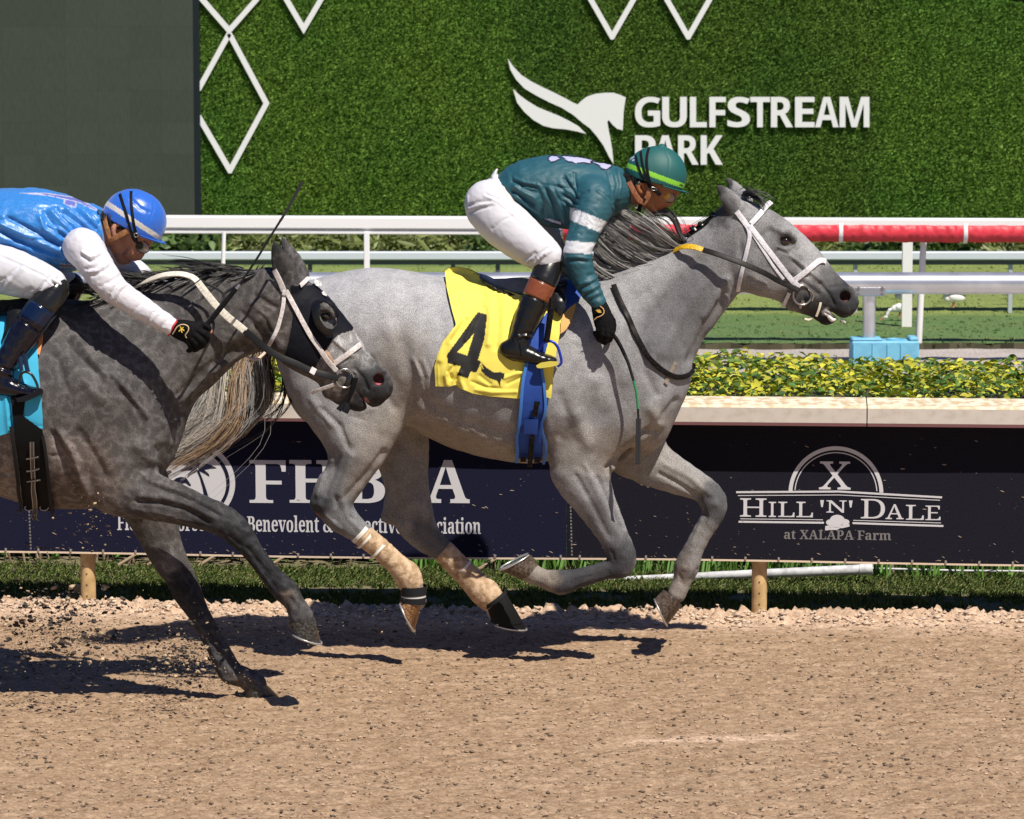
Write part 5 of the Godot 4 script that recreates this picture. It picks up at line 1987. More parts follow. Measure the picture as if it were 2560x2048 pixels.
func rider_a_fields() -> Dictionary:
	var z := ZA
	var d := {}
	# jacket
	var j := Field.new()
	chain(j, z, "1268 486 46 1.5 0, 1312 474 68 1.35 0, 1370 477 83 1.22 0, 1430 481 87 1.2 0, 1490 480 70 1.35 0, 1530 474 54 1.3 0", .03, .02)
	chain(j, z, "1480 492 50 1 15, 1488 512 46 1 19, 1470 552 40 1 22, 1455 592 35 1 25, 1443 632 33 1 27, 1452 676 32 1 27, 1472 718 26 1 28, 1494 754 21 1 29.5", .02, .012)
	chain(j, z, "1500 490 48 1 -15, 1525 515 44 1 -19, 1535 560 38 1 -22, 1530 610 33 1 -24, 1515 650 30 1 -22, 1540 710 26 1 -20, 1555 745 21 1 -19", .02, .012)
	chain(j, z, "1535 470 46 1.05 0, 1562 472 45 1.05 0", .015, .006)      # collar
	var nk := at(1572, 474, z)
	j.slabs = [Plane(Vector3(.96, .28, 0).normalized(), nk)]
	j.passes = [[.006, null, 1.0]]
	var js := Strokes.new()
	for t in ["-10.5 4 1: 1444 496, 1430 470, 1412 446", "-10.5 4 1: 1442 492, 1434 466, 1424 438", "-9 3.4 1: 1441 486, 1438 460, 1436 432", "-9 4 1: 1441 502, 1424 484, 1404 470", "-9 4 1: 1440 512, 1425 498, 1408 488", "-7.5 3.4 1: 1438 522, 1424 512, 1408 504", "7.5 4.6 1: 1440 500, 1418 478, 1400 462", "7.5 4 1: 1443 488, 1430 458, 1420 438", "7.5 4 1: 1440 516, 1420 503",
		"-9 4.6 1: 1282 452, 1305 462, 1338 468", "9 4.6 1: 1285 446, 1310 456, 1345 462", "9 5.8 1: 1288 468, 1318 485, 1342 500, 1352 522", "-9 4.6 1: 1282 478, 1310 496, 1335 512", "-7.5 4.6 1: 1300 470, 1326 478, 1346 480", "7.5 4.6 1: 1292 492, 1322 516, 1350 532", "-7.5 4.6 1: 1344 500, 1360 524, 1362 540",
		"-9 5.8 1: 1362 470, 1385 510, 1398 555", "9 5.8 1: 1374 470, 1398 510, 1412 552", "-7.5 5.8 1: 1345 476, 1365 520, 1378 552", "6 5.8 1: 1392 476, 1412 512", "-4.5 3.4 1: 1280 444, 1340 460, 1400 468, 1436 474", "-6 3.4 1: 1535 420, 1545 460, 1535 500", "6 3.4 1: 1545 425, 1553 460, 1545 498", "-6 3.4 1: 1520 430, 1530 470, 1532 510",
		"6 3.4 1: 1496 478, 1522 498, 1534 520", "-9 2.9 1: 1500 476, 1526 496, 1540 522", "-7.5 3.4 1: 1444 500, 1452 486, 1470 478", "-7.5 3.4 1: 1420 652, 1445 650, 1470 655", "6 3.4 1: 1418 644, 1445 643, 1475 646", "-7.5 3.4 1: 1450 720, 1478 712, 1498 700", "6 3.4 1: 1448 712, 1475 704, 1496 692", "-7.5 3.4 1: 1462 738, 1485 730, 1508 716", "6 3.4 1: 1458 730, 1482 722, 1504 708", "-7.5 3.4 1: 1474 752, 1492 744, 1514 736", "-6 3.4 1: 1470 690, 1488 684", "-4.5 3.4 1: 1420 600, 1440 560, 1452 530", "-4.5 3.4 1: 1450 585, 1470 560, 1478 535"]:
		js.add(t)
	var teal := Color(.017, .092, .122)
	var lilac := Color(.46, .47, .68)
	var shapes := [[pts("1371 396, 1378 390, 1392 391, 1398 397, 1384 403, 1377 403"), pts("1405 390, 1450 394, 1478 400, 1475 408, 1458 405, 1440 407, 1420 402"), pts("1480 404, 1500 408, 1530 408, 1527 416, 1515 423, 1505 421, 1498 412"), pts("1362 548, 1382 556, 1402 562, 1404 556, 1385 550, 1366 543")], []]
	var weave := noise(203, 120.0, 1)
	var inside := func(q: Vector2, grow: float) -> bool:
		for s in shapes[0]:
			if Geometry2D.is_point_in_polygon(q, s):
				return true
			if grow > 0.0:
				for i in s.size():
					if Geometry2D.get_closest_point_to_segment(q, s[i], s[(i + 1) % s.size()]).distance_to(q) < grow:
						return true
		return false
	folds(j, z, js, .0032, Vector3(8, 17, 9), func(q: Vector2, p: Vector3, _n: Vector3) -> Color:
		var c := teal * (1.0 + .12 * weave.get_noise_3dv(p))
		if absf(p.z - z) > .12:
			# two white bands on each sleeve
			var l := q - Vector2(1478, 560)
			var upper := absf((q.y - 552) - (q.x - 1470) * .42)
			if p.z > z:
				if upper < 17.0 and q.y > 520 and q.x > 1426:
					c = Color(.66, .68, .72) * (1.0 - .35 * smoothstep(.1, .5, weave.get_noise_2d(q.x * .01, q.y * .01)))
				elif absf((q.y - 619) - (q.x - 1445) * .06) < 14.5 and q.x > 1405:
					c = Color(.68, .70, .75)
			elif q.x > 1500 and (q.y > 552 and q.y < 582 or q.y > 622 and q.y < 648):
				c = Color(.66, .68, .72)
		elif q.y < 425 or q.y > 535:
			if inside.call(q, 0.0):
				c = lilac
			elif inside.call(q, 3.4):
				c = Color(.008, .009, .012)
		return c)
	d.jacket = j
	# breeches
	var b := Field.new()
	chain(b, z, "1232 516 69 1.15 0, 1262 482 44 1.5 0", .02, .02)
	chain(b, z, "1222 510 60 1 8, 1250 548 60 1 11, 1285 580 57 1 15, 1322 610 51 1 19, 1352 632 45 1 22, 1366 644 41 1 23", .02, .012)
	chain(b, z, "1222 510 60 1 -8, 1255 540 58 1 -11, 1300 570 54 1 -15, 1350 600 49 1 -19, 1392 625 42 1 -22, 1405 640 36 1 -23", .02, .012)
	chain(b, z, "1234 440 6 3 0, 1242 424 3 4 0", .012, .004)
	var kn := at(1350, 660, z + .22)
	b.slabs = [Plane(Vector3(.32, -.94, 0).normalized(), at(1352, 668, z + .2)), Plane(Vector3(.93, .1, 0).normalized(), at(1408, 640, z))]
	b.passes = [[.006, null, 1.0]]
	var bs := Strokes.new()
	for t in ["-6 2.9 1: 1170 515, 1195 505, 1225 503", "-6 2.9 1: 1174 532, 1200 522, 1232 514", "4.5 3.4 1: 1172 524, 1198 513, 1230 508", "3.75 2.3 1: 1170 490, 1170 520, 1178 545, 1188 568", "-4.5 2.3 1: 1215 485, 1240 496, 1250 498", "4.5 3.4 1: 1212 490, 1238 502", "3 2.3 1: 1235 496, 1262 518, 1300 552, 1345 585, 1378 606", "-4.5 2.9 1: 1230 572, 1255 552, 1280 540", "-7.5 3.4 1: 1322 660, 1350 635, 1372 620", "7.5 4 1: 1330 664, 1356 640, 1376 626", "-9 3.4 1: 1340 668, 1352 650, 1360 640", "-7.5 3.4 1: 1310 650, 1326 640, 1338 632", "6 3.4 1: 1318 656, 1332 646", "-6 3.4 1: 1325 672, 1330 660, 1340 652", "-6 2.3 1: 1352 585, 1370 604, 1392 622", "-4.5 2.9 1: 1215 445, 1240 450, 1262 465", "4.5 2.3 1: 1255 455, 1270 480, 1282 505"]:
		bs.add(t)
	folds(b, z, bs, .0016, Vector3(10, 15, 12), func(q: Vector2, p: Vector3, _n: Vector3) -> Color:
		var c := Color(.62, .62, .665)
		if p.z > z + .05 and Geometry2D.is_point_in_polygon(q, pts("1253 470, 1264 458, 1277 476, 1288 506, 1274 506, 1262 488")):
			c = Color(.62, .54, .54)
		return c)
	d.breeches = b
	# boots
	for s in [1, -1]:
		var t := Field.new()
		var o := Vector2(0, 0) if s > 0 else Vector2(34, -8)
		var spec := func(rows: Array) -> String:
			var out := ""
			for r in rows:
				out += "%f %f %f %f %f," % [r[0] + o.x, r[1] + o.y, r[2], r[3], r[4] * s]
			return out
		chain(t, z, spec.call([[1374, 664, 32, .95, 24], [1364, 690, 34, .95, 26], [1350, 722, 33, .95, 28], [1337, 752, 34, .95, 29], [1318, 798, 31, .9, 30], [1300, 845, 25, .9, 31], [1290, 868, 24, .9, 31]]), .01, .01)
		chain(t, z, spec.call([[1266, 872, 19, .95, 31], [1290, 880, 22, .95, 31], [1325, 888, 20, 1.1, 31], [1355, 897, 14, 1.5, 31.5], [1384, 901, 9, 2.2, 32]]), .02, .01)
		t.slabs = [Plane(Vector3(-.12, -.99, 0).normalized(), at(1320 + o.x, 907 + o.y, z + .31 * s))]
		t.passes = [[.005, null, 1.0]]
		var ts := Strokes.new()
		for x in ["-6 2.9 1: 1300 836, 1318 832, 1335 838", "6 3.4 1: 1296 842, 1316 840, 1332 846", "-6 2.9 1: 1290 850, 1310 846, 1328 852", "-4.5 2.3 1: 1296 860, 1300 885, 1298 898", "4.5 2.3 1: 1302 862, 1305 888", "-3 2.3 1: 1252 888, 1300 896, 1340 902", "-4.5 3.4 1: 1340 870, 1355 884", "-7.5 2.3 1: 1308 735, 1335 744, 1368 760", "-6 2.3 1: 1327 690, 1355 703, 1385 718"]:
			ts.add(x)
		folds(t, z, ts, .0006, Vector3(12, 12, 12), func(q: Vector2, _p: Vector3, _n: Vector3) -> Color:
			var r := q - o
			var up := r.y - 712 - (r.x - 1350) * .42
			if up < -9:
				return Color(.012, .012, .014)
			if up < 37:
				return Color(.215, .062, .026)
			return Color(.008, .008, .010))
		d["boot%d" % s] = t
	# helmet
	var h := Field.new()
	chain(h, z, "1633 441 70 .84 0, 1645 438 70 .84 0", .01, .02)
	chain(h, z, "1655 367 8 1 0", .012, .005)
	h.slabs = [Plane(Vector3(-.25, -.97, 0).normalized(), at(1640, 457, z))]
	h.passes = [[.004, null, 1.0]]
	var hs := Strokes.new()
	hs.add("-1.8 1.7 1: 1661 372, 1674 400, 1672 430, 1666 455")
	folds(h, z, hs, .0004, Vector3(9, 9, 9), func(q: Vector2, p: Vector3, _n: Vector3) -> Color:
		var t := q.y - 440.0 - (q.x - 1640.0) * .37
		if absf(t) < 6.5:
			if q.x > 1699 and q.x < 1708 and absf(t) < 3:
				return Color(.05, .12, .02)
			return Color(.26, .66, .045)
		if q.x < 1592 and t < -16 and t > -30 and fmod(q.x + q.y * 2.0, 14.0) < 8.0:
			return Color(.5, .6, .75)
		return Color(.010, .105, .100))
	d.helmet = h
	# skin: one continuous figure under the clothes
	var y := Field.new()
	chain(y, z, "1255 495 46 1.3 0, 1320 482 58 1.2 0, 1400 484 66 1.2 0, 1480 482 58 1.2 0, 1530 474 42 1.05 0, 1575 470 38 1.0 0, 1608 478 37 .95 0", .03, .02)
	chain(y, z, "1486 505 34 1 17, 1456 590 25 1 24, 1444 632 24 1 26, 1470 716 19 1 28, 1500 766 15 .8 30, 1508 800 15 .6 31", .02, .01)
	chain(y, z, "1520 510 34 1 -17, 1532 580 26 1 -22, 1520 645 22 1 -22, 1545 715 18 1 -20, 1562 762 15 .8 -19, 1570 795 15 .6 -19", .02, .01)
	chain(y, z, "1230 515 52 1 8, 1300 592 44 1 16, 1360 640 22 1 23, 1340 752 20 1 28.5, 1298 850 16 1 31, 1275 875 14 1 31, 1345 895 9 1.6 31", .02, .01)
	chain(y, z, "1230 515 52 1 -8, 1330 585 42 1 -17, 1398 640 29 1 -23, 1370 745 24 1 -28.5, 1330 845 16 1 -31, 1305 868 14 1 -31, 1375 888 9 1.6 -31", .02, .01)
	# head
	chain(y, z, "1636 447 57 .84 0, 1650 462 52 .86 0", .01, .01)
	chain(y, z, "1652 488 34 .95 0, 1640 502 29 .95 0, 1634 516 18 1.0 0, 1632 525 11 1.1 0", .02, .012)
	chain(y, z, "1612 492 22 1.5 0, 1628 512 15 1.6 0", .015, .008)
	chain(y, z, "1686 480 9 2.2 0, 1683 488 8 2.0 0", .01, .006)
	chain(y, z, "1680 492 6 1 0, 1672 504 7 1.0 0, 1664 511 7.5 1.1 0", .008, .004)
	chain(y, z, "1660 515 5 1.9 0", .006, .004)
	chain(y, z, "1656 521 5.5 2.2 0", .007, .004)
	chain(y, z, "1648 527 5.5 2.1 0", .006, .004)
	chain(y, z, "1667 491 8 .8 3.3, 1666 492 8 .8 -3.3", .01, .004, 1, 1)
	for s in [1, -1]:
		chain(y, z, "1655 500 12 1 %f, 1648 508 11 1 %f" % [s * 3.6, s * 3.2], .012, .006)
		chain(y, z, "1598 456 5 1 %f, 1594 464 5.5 1 %f, 1597 475 4.5 1 %f, 1602 481 5 1 %f" % [s * 7.6, s * 8.0, s * 7.8, s * 7.2], .006, .004)
		chain(y, z, "1598 456 4 1 %f, 1606 458 4 1 %f, 1608 466 4 1 %f" % [s * 7.6, s * 7.6, s * 7.2], .005, .003)
	chain(y, z, "1655 526 2 8 0, 1640 524 2 8 0", .004, .002, 1, 1)
	var side := Plane(Vector3(1, .2, 0).normalized(), at(1580, 480, z))
	y.passes = [[.012, side, -1.0], [.0036, side, 1.0]]
	y.color_of = func(p: Vector3, _n: Vector3) -> Color:
		var q := seen(p)
		var c := Color(.30, .115, .052)
		if q.x < 1600 and q.y < 462 or q.x > 1590 and q.x < 1620 and q.y < 458:
			c = Color(.010, .008, .007)
		elif absf(q.y - 524) < 5 and q.x > 1646:
			c = Color(.24, .075, .05)
		return c * (1.0 + .12 * fine.get_noise_3dv(p * 300.0))
	d.skin = y
	return d


func glove_a(z: float) -> Field:
	var f := Field.new()
	chain(f, z, "1497 762 19 .7 29.8, 1504 782 22 .55 30.6, 1510 804 24 .5 31.3, 1514 818 21 .55 31.6", .01, .008)
	chain(f, z, "1527 812 8 1 31.6, 1530 832 7.4 1 32.2, 1524 850 6.8 1 31.0, 1514 852 6 1 28.6", .004, .003)
	chain(f, z, "1518 818 8 1 32.2, 1519 840 7.4 1 32.8, 1512 856 6.8 1 31.2, 1504 852 6 1 28.6", .004, .003)
	chain(f, z, "1508 816 8 1 32.0, 1506 836 7.2 1 32.6, 1500 850 6.6 1 30.8, 1494 844 6 1 28.4", .004, .003)
	chain(f, z, "1499 810 7 1 31.4, 1496 826 6.4 1 31.8, 1491 838 6 1 30.2, 1487 832 5.4 1 28.2", .004, .003)
	chain(f, z, "1520 785 8 1 28.8, 1532 802 7.5 1 27.6, 1533 824 7 1 27.4, 1528 838 6 1 28", .006, .004)
	f.passes = [[.0032, null, 1.0]]
	var w := noise(205, 90.0, 2)
	f.bump_of = func(p: Vector3, _n: Vector3) -> float: return .0005 * w.get_noise_3dv(p)
	return f


func rider_b_fields() -> Dictionary:
	var z := ZB
	var d := {}
	var j := Field.new()
	chain(j, z, "-70 575 60 1.4 0, -10 566 84 1.25 0, 60 566 92 1.18 0, 120 574 92 1.18 0, 180 584 80 1.25 0, 220 575 62 1.3 0", .03, .02)
	chain(j, z, "222 568 56 1.05 0, 252 572 46 1.05 0", .015, .006)
	chain(j, z, "90 630 30 2 0, 150 650 28 2 0, 188 650 22 2.4 0", .03, .01)
	j.slabs = [Plane(Vector3(.98, .12, 0).normalized(), at(262, 570, z))]
	j.passes = [[.006, null, 1.0]]
	var js := Strokes.new()
	for t in ["-10.5 4.6 1: 250 560, 225 530, 200 505", "9 4.6 1: 246 568, 218 538, 190 512", "-10.5 4.6 1: 240 572, 210 545, 175 515", "9 4.6 1: 228 574, 198 548, 165 522", "-10.5 4.6 1: 215 572, 185 550, 158 530", "-9 4.6 1: 190 580, 160 548, 140 520", "9 5.8 1: 178 580, 150 552, 128 528", "-9 5.8 1: 160 590, 130 560, 112 530", "10.5 5.8 1: 150 600, 110 572, 100 545", "-12 5.8 1: 150 615, 105 590, 60 565, 20 545", "12 5.8 1: 152 625, 100 605, 50 582, 0 560", "-12 5.8 1: 150 640, 95 620, 45 600, 0 578", "10.5 5.8 1: 160 650, 100 634, 50 614, 0 592", "-10.5 4.6 1: 165 658, 110 642, 60 624", "-7.5 3.4 1: 0 578, 40 590, 85 598, 130 604", "9 4.6 1: 185 600, 150 575, 122 562", "-7.5 3.4 1: 246 580, 240 600, 236 615", "7.5 3.4 1: 252 575, 252 598, 258 612", "-7.5 3.4 1: 258 540, 250 560, 238 580"]:
		js.add(t)
	var weave := noise(206, 130.0, 1)
	var tag_ := [pts("162 492, 193 497, 189 520, 159 511"), pts("38 482, 116 482, 195 494, 243 523, 240 528, 206 511, 190 505, 116 489, 80 486"), pts("150 659, 182 661, 182 671, 150 670")]
	folds(j, z, js, .0044, Vector3(7, 17, 8), func(q: Vector2, p: Vector3, _n: Vector3) -> Color:
		var c := Color(.028, .215, .62) * (1.0 + .18 * weave.get_noise_3dv(p))
		for k in 3:
			if Geometry2D.is_point_in_polygon(q, tag_[k]):
				c = Color(.125, .150, .52) if k < 2 else Color(.16, .17, .22)
				for i in tag_[k].size():
					if Geometry2D.get_closest_point_to_segment(q, tag_[k][i], tag_[k][(i + 1) % tag_[k].size()]).distance_to(q) < 2.2:
						c = Color(.5, .5, .62)
		return c)
	d.jacket = j
	# white sleeves
	for s in [1, -1]:
		var a := Field.new()
		if s > 0:
			chain(a, z, "204 618 47 1 17, 214 626 46 1 20, 238 662 41 1 24, 262 698 37 1 27, 288 727 34 1 28, 330 755 29 1 29, 378 786 26 1 30, 428 817 22 1 30.5", .02, .012)
		else:
			chain(a, z, "235 610 44 1 -17, 270 640 40 1 -21, 310 665 34 1 -24, 345 690 32 1 -24, 395 730 26 1 -22, 440 765 22 1 -20", .02, .012)
		a.slabs = [Plane(Vector3(.85, -.5, 0).normalized(), at(434, 821, z + .30))]
		a.passes = [[.006, null, 1.0]]
		var as_ := Strokes.new()
		for t in ["-7.5 3.4 1: 205 640, 225 655, 250 640", "7.5 3.4 1: 205 630, 228 645, 252 632", "-7.5 3.4 1: 215 672, 240 668, 262 650", "7.5 3.4 1: 222 680, 246 676, 268 660", "-7.5 3.4 1: 232 690, 255 680, 275 668", "-6 2.9 1: 250 625, 258 645, 262 660", "-7.5 3.4 1: 270 745, 290 715, 310 705", "7.5 3.4 1: 278 752, 298 722, 316 712", "-6 2.9 1: 290 752, 304 728, 316 716", "-6 3.4 1: 250 715, 275 705, 300 690", "-6 2.9 1: 365 806, 380 785, 398 775", "6 2.9 1: 372 810, 386 790, 402 780", "-4.5 2.9 1: 395 825, 410 808, 428 796", "-4.5 3.4 1: 330 780, 350 762, 365 755"]:
			as_.add(t)
		folds(a, z, as_, .0026, Vector3(12, 20, 12), func(_q: Vector2, _p: Vector3, _n: Vector3) -> Color: return Color(.64, .635, .69))
		d["sleeve%d" % s] = a
	var b := Field.new()
	chain(b, z, "-130 640 72 1.15 0, -90 605 50 1.5 0", .02, .02)
	chain(b, z, "-130 640 64 1 8, -80 655 62 1 11, -20 668 60 1 15, 40 684 56 1 19, 95 702 47 1 22, 128 714 40 1 23", .02, .012)
	chain(b, z, "-130 640 62 1 -8, -60 650 60 1 -12, 20 670 54 1 -17, 100 690 46 1 -21, 160 712 38 1 -23", .02, .012)
	b.slabs = [Plane(Vector3(.62, -.78, 0).normalized(), at(132, 735, z + .2))]
	b.passes = [[.006, null, 1.0]]
	var bs := Strokes.new()
	for t in ["-6 3.4 1: 0 720, 20 690, 50 665", "6 4 1: 8 724, 30 695, 56 672", "-4.5 2.9 1: 0 640, 50 662, 110 690", "-9 3.4 1: 86 742, 105 715, 134 684", "7.5 3.4 1: 92 746, 112 720, 140 690", "-7.5 3.4 1: 96 740, 112 728, 136 722", "-7.5 3.4 1: 60 735, 78 722", "-6 3.4 1: 20 730, 45 728, 75 735", "6 3.4 1: 120 700, 142 705, 160 716", "-6 2.3 1: 118 698, 140 712, 156 722", "-6 3.4 1: -30 715, 0 700, 30 690"]:
		bs.add(t)
	folds(b, z, bs, .0015, Vector3(12, 12, 12), func(_q: Vector2, _p: Vector3, _n: Vector3) -> Color: return Color(.61, .62, .68))
	d.breeches = b
	for s in [1, -1]:
		var t := Field.new()
		var o := Vector2(0, 0) if s > 0 else Vector2(36, -8)
		var spec := func(rows: Array) -> String:
			var out := ""
			for r in rows:
				out += "%f %f %f %f %f," % [r[0] + o.x, r[1] + o.y, r[2], r[3], r[4] * s]
			return out
		chain(t, z, spec.call([[140, 722, 33, .95, 24], [122, 752, 36, .95, 26], [96, 782, 37, .95, 28], [68, 822, 37, .95, 29], [40, 866, 33, .9, 30], [12, 912, 27, .9, 31], [0, 940, 26, .9, 31]]), .01, .01)
		chain(t, z, spec.call([[-26, 958, 22, .95, 31], [2, 962, 25, .95, 31], [40, 972, 20, 1.1, 31], [72, 980, 14, 1.5, 31.5], [98, 979, 9, 2.2, 32]]), .02, .01)
		t.slabs = [Plane(Vector3(.02, -1, 0).normalized(), at(40 + o.x, 994 + o.y, z + .31 * s))]
		t.passes = [[.005, null, 1.0]]
		var ts := Strokes.new()
		for x in ["-6 2.9 1: 0 918, 20 925, 40 930", "6 3.4 1: 0 926, 16 934, 34 940", "-7.5 2.3 1: 36 788, 66 808, 98 833", "-6 2.3 1: 72 744, 100 762, 130 782", "4.5 2.3 1: 52 790, 30 840, 8 890", "-4.5 2.9 1: 50 952, 66 968"]:
			ts.add(x)
		folds(t, z, ts, .0007, Vector3(12, 12, 12), func(q: Vector2, _p: Vector3, _n: Vector3) -> Color:
			var r := q - o
			var up := r.y - 763 - (r.x - 100) * .62
			if up < 0:
				return Color(.012, .012, .014)
			if up < 50:
				return Color(.006, .014, .042)
			return Color(.006, .007, .012))
		d["boot%d" % s] = t
	var h := Field.new()
	chain(h, z, "329 549 74 .84 0, 341 554 73 .84 0", .01, .02)
	h.slabs = [Plane(Vector3(-.44, -.90, 0).normalized(), at(333, 573, z))]
	h.passes = [[.004, null, 1.0]]
	var hs := Strokes.new()
	hs.add("-1.8 1.7 1: 332 486, 360 478, 374 490")
	hs.add("-1.8 1.7 1: 384 490, 385 520, 376 548, 366 575")
	hs.add("-3 4.6 1: 330 500, 350 520, 372 530")
	folds(h, z, hs, .0012, Vector3(14, 14, 14), func(q: Vector2, p: Vector3, _n: Vector3) -> Color:
		var t := q.y - 552.0 - (q.x - 333.0) * .66
		if absf(t) < 7.5:
			return Color(.62, .60, .56)
		return Color(.022, .135, .60))
	d.helmet = h
	var y := Field.new()
	chain(y, z, "-100 620 50 1.3 0, -10 578 64 1.2 0, 90 580 72 1.2 0, 170 585 60 1.2 0, 225 575 46 1.05 0, 268 570 38 1.0 0, 296 576 37 .95 0", .03, .02)
	chain(y, z, "212 620 36 1 18, 262 698 27 1 26, 288 727 25 1 27, 378 786 19 1 29.5, 440 822 15 .8 30.5, 462 828 15 .6 31", .02, .01)
	chain(y, z, "240 612 36 1 -18, 310 665 27 1 -23, 345 690 24 1 -24, 395 730 19 1 -22, 448 770 15 .8 -20, 475 785 15 .6 -19", .02, .01)
	chain(y, z, "-130 640 54 1 8, -20 668 46 1 16, 126 706 25 1 23, 70 822 23 1 28.5, 8 925 17 1 31, -20 955 14 1 31, 60 974 9 1.6 31", .02, .01)
	chain(y, z, "-130 640 54 1 -8, 20 672 44 1 -17, 158 716 30 1 -23, 104 815 25 1 -28.5, 45 915 17 1 -31, 20 946 14 1 -31, 96 966 9 1.6 -31", .02, .01)
	chain(y, z, "330 556 58 .84 0, 338 578 52 .86 0", .01, .01)
	chain(y, z, "332 602 36 .95 0, 318 622 29 .95 0, 309 640 19 1.0 0, 305 650 11 1.1 0", .02, .012)
	chain(y, z, "290 600 22 1.5 0, 298 630 15 1.6 0", .015, .008)
	chain(y, z, "366 612 9 2.2 0, 362 622 8 2.0 0", .01, .006)
	chain(y, z, "360 622 6 1 0, 354 634 7 1.0 0, 347 643 8 1.1 0", .008, .004)
	chain(y, z, "340 646 5 1.9 0", .006, .004)
	chain(y, z, "334 650 5.5 2.2 0", .007, .004)
	chain(y, z, "324 654 5.5 2.1 0", .006, .004)
	chain(y, z, "348 620 8 .8 3.3, 347 621 8 .8 -3.3", .01, .004, 1, 1)
	for s in [1, -1]:
		chain(y, z, "330 628 12 1 %f, 322 636 11 1 %f" % [s * 3.6, s * 3.2], .012, .006)
		chain(y, z, "290 560 5 1 %f, 284 570 6 1 %f, 284 584 5 1 %f, 290 592 5 1 %f" % [s * 7.6, s * 8.0, s * 7.8, s * 7.2], .006, .004)
		chain(y, z, "290 560 4 1 %f, 300 564 4.5 1 %f, 302 574 4 1 %f" % [s * 7.6, s * 7.8, s * 7.2], .005, .003)
	chain(y, z, "336 655 2 8 0, 320 648 2 8 0", .004, .002, 1, 1)
	var side := Plane(Vector3(.5, .87, 0).normalized(), at(268, 630, z))
	y.passes = [[.012, side, -1.0], [.0036, side, 1.0]]
	var ys := Strokes.new()
	for t in ["-4.5 3.4 1: 306 632, 318 618, 326 612", "3.75 3.4 1: 312 638, 326 626", "-4.5 2.9 1: 326 646, 330 634, 338 626", "-3 2.3 1: 300 622, 312 612"]:
		ys.add(t)
	y.bump_of = func(p: Vector3, n: Vector3) -> float: return ys.height(seen(p), 1) * .001 if n.z > 0 and p.z > z else 0.0
	y.color_of = func(p: Vector3, _n: Vector3) -> Color:
		var q := seen(p)
		var c := Color(.44, .20, .125)
		if q.y < 575 and q.x < 320 and (q.x > 296 or q.y < 560):
			c = Color(.012, .010, .009)
		elif q.x > 325 and absf(q.y - 652) < 5:
			c = Color(.36, .12, .09)
		elif q.y > 632 and q.x < 330 and q.x > 285:
			c = Color(.30, .155, .115)
		return c * (1.0 + .12 * fine.get_noise_3dv(p * 300.0))
	d.skin = y
	return d


func glove_b(z: float) -> Field:
	var f := Field.new()
	chain(f, z, "434 820 18 .7 30.4, 450 824 24 .55 31, 472 830 27 .5 31.6, 486 834 24 .55 31.8", .01, .008)
	chain(f, z, "492 824 9 1 32.4, 510 834 8.5 1 33, 518 846 7.5 1 31.6, 512 856 6.5 1 29.4", .004, .003)
	chain(f, z, "486 836 9 1 32.8, 502 850 8.5 1 33.2, 508 861 7.5 1 31.6, 500 868 6.5 1 29.4", .004, .003)
	chain(f, z, "476 844 9 1 32.4, 490 859 8 1 32.8, 494 870 7.2 1 31.2, 486 875 6.4 1 29.2", .004, .003)
	chain(f, z, "464 846 8 1 31.6, 475 862 7 1 32, 478 873 6.5 1 30.6, 471 877 5.6 1 28.8", .004, .003)
	chain(f, z, "478 814 9 1 31, 498 811 8.5 1 30.4, 516 815 7.6 1 30, 523 822 6.6 1 30", .006, .004)
	f.passes = [[.0032, null, 1.0]]
	var w := noise(207, 90.0, 2)
	f.bump_of = func(p: Vector3, _n: Vector3) -> float: return .0005 * w.get_noise_3dv(p)
	return f


# ---------------------------------------------------------------- tack, hair and assembly

func facing(f: Field, p: Vector3) -> Vector3:
	var e := .010
	var dx := f.top(p.x + e, p.y, p.z) - f.top(p.x - e, p.y, p.z)
	var dy := f.top(p.x, p.y + e, p.z) - f.top(p.x, p.y - e, p.z)
	return Vector3(-clampf(dx / (2 * e), -3, 3), -clampf(dy / (2 * e), -3, 3), 1).normalized()


func strap(called: String, f: Field, zc: float, spec: String, width: float, m: Material, parent: Node3D, lift := 0.002, thick := 0.004, both := false) -> MeshInstance3D:
	# a strap laid along the figure; width in pixels; «both»: its twin on the far side too
	var p := PackedVector3Array()
	var dense := PackedVector2Array()
	var q := pts(spec)
	for i in q.size() - 1:
		var n := maxi(1, int(q[i].distance_to(q[i + 1]) / 7.0))
		for s in n:
			dense.append(q[i].cubic_interpolate(q[i + 1], q[maxi(i - 1, 0)], q[mini(i + 2, q.size() - 1)], float(s) / n))
	dense.append(q[q.size() - 1])
	for d in dense:
		p.append(touch(f, d.x, d.y, zc, 0.0))
	var nn := PackedVector3Array()
	for v in p:
		nn.append(facing(f, v))
	for k in 2:
		var p2 := p.duplicate()
		var n2 := nn.duplicate()
		for i in p.size():
			p2[i] = (p[maxi(i - 1, 0)] + p[i] * 2.0 + p[mini(i + 1, p.size() - 1)]) * .25
			n2[i] = (nn[maxi(i - 1, 0)] + nn[i] * 2.0 + nn[mini(i + 1, p.size() - 1)]).normalized()
		p = p2
		nn = n2
	for i in p.size():
		p[i] += nn[i] * lift
	var s := Shape.new()
	s.band(p, nn, width * size_at(zc), thick)
	var o := put(called, s.mesh(), m, parent)
	if both:
		for i in p.size():
			p[i].z = 2 * zc - p[i].z
			nn[i].z = -nn[i].z
		var t := Shape.new()
		p.reverse()
		nn.reverse()
		t.band(p, nn, width * size_at(zc), thick)
		put(called, t.mesh(), m, parent)
	return o


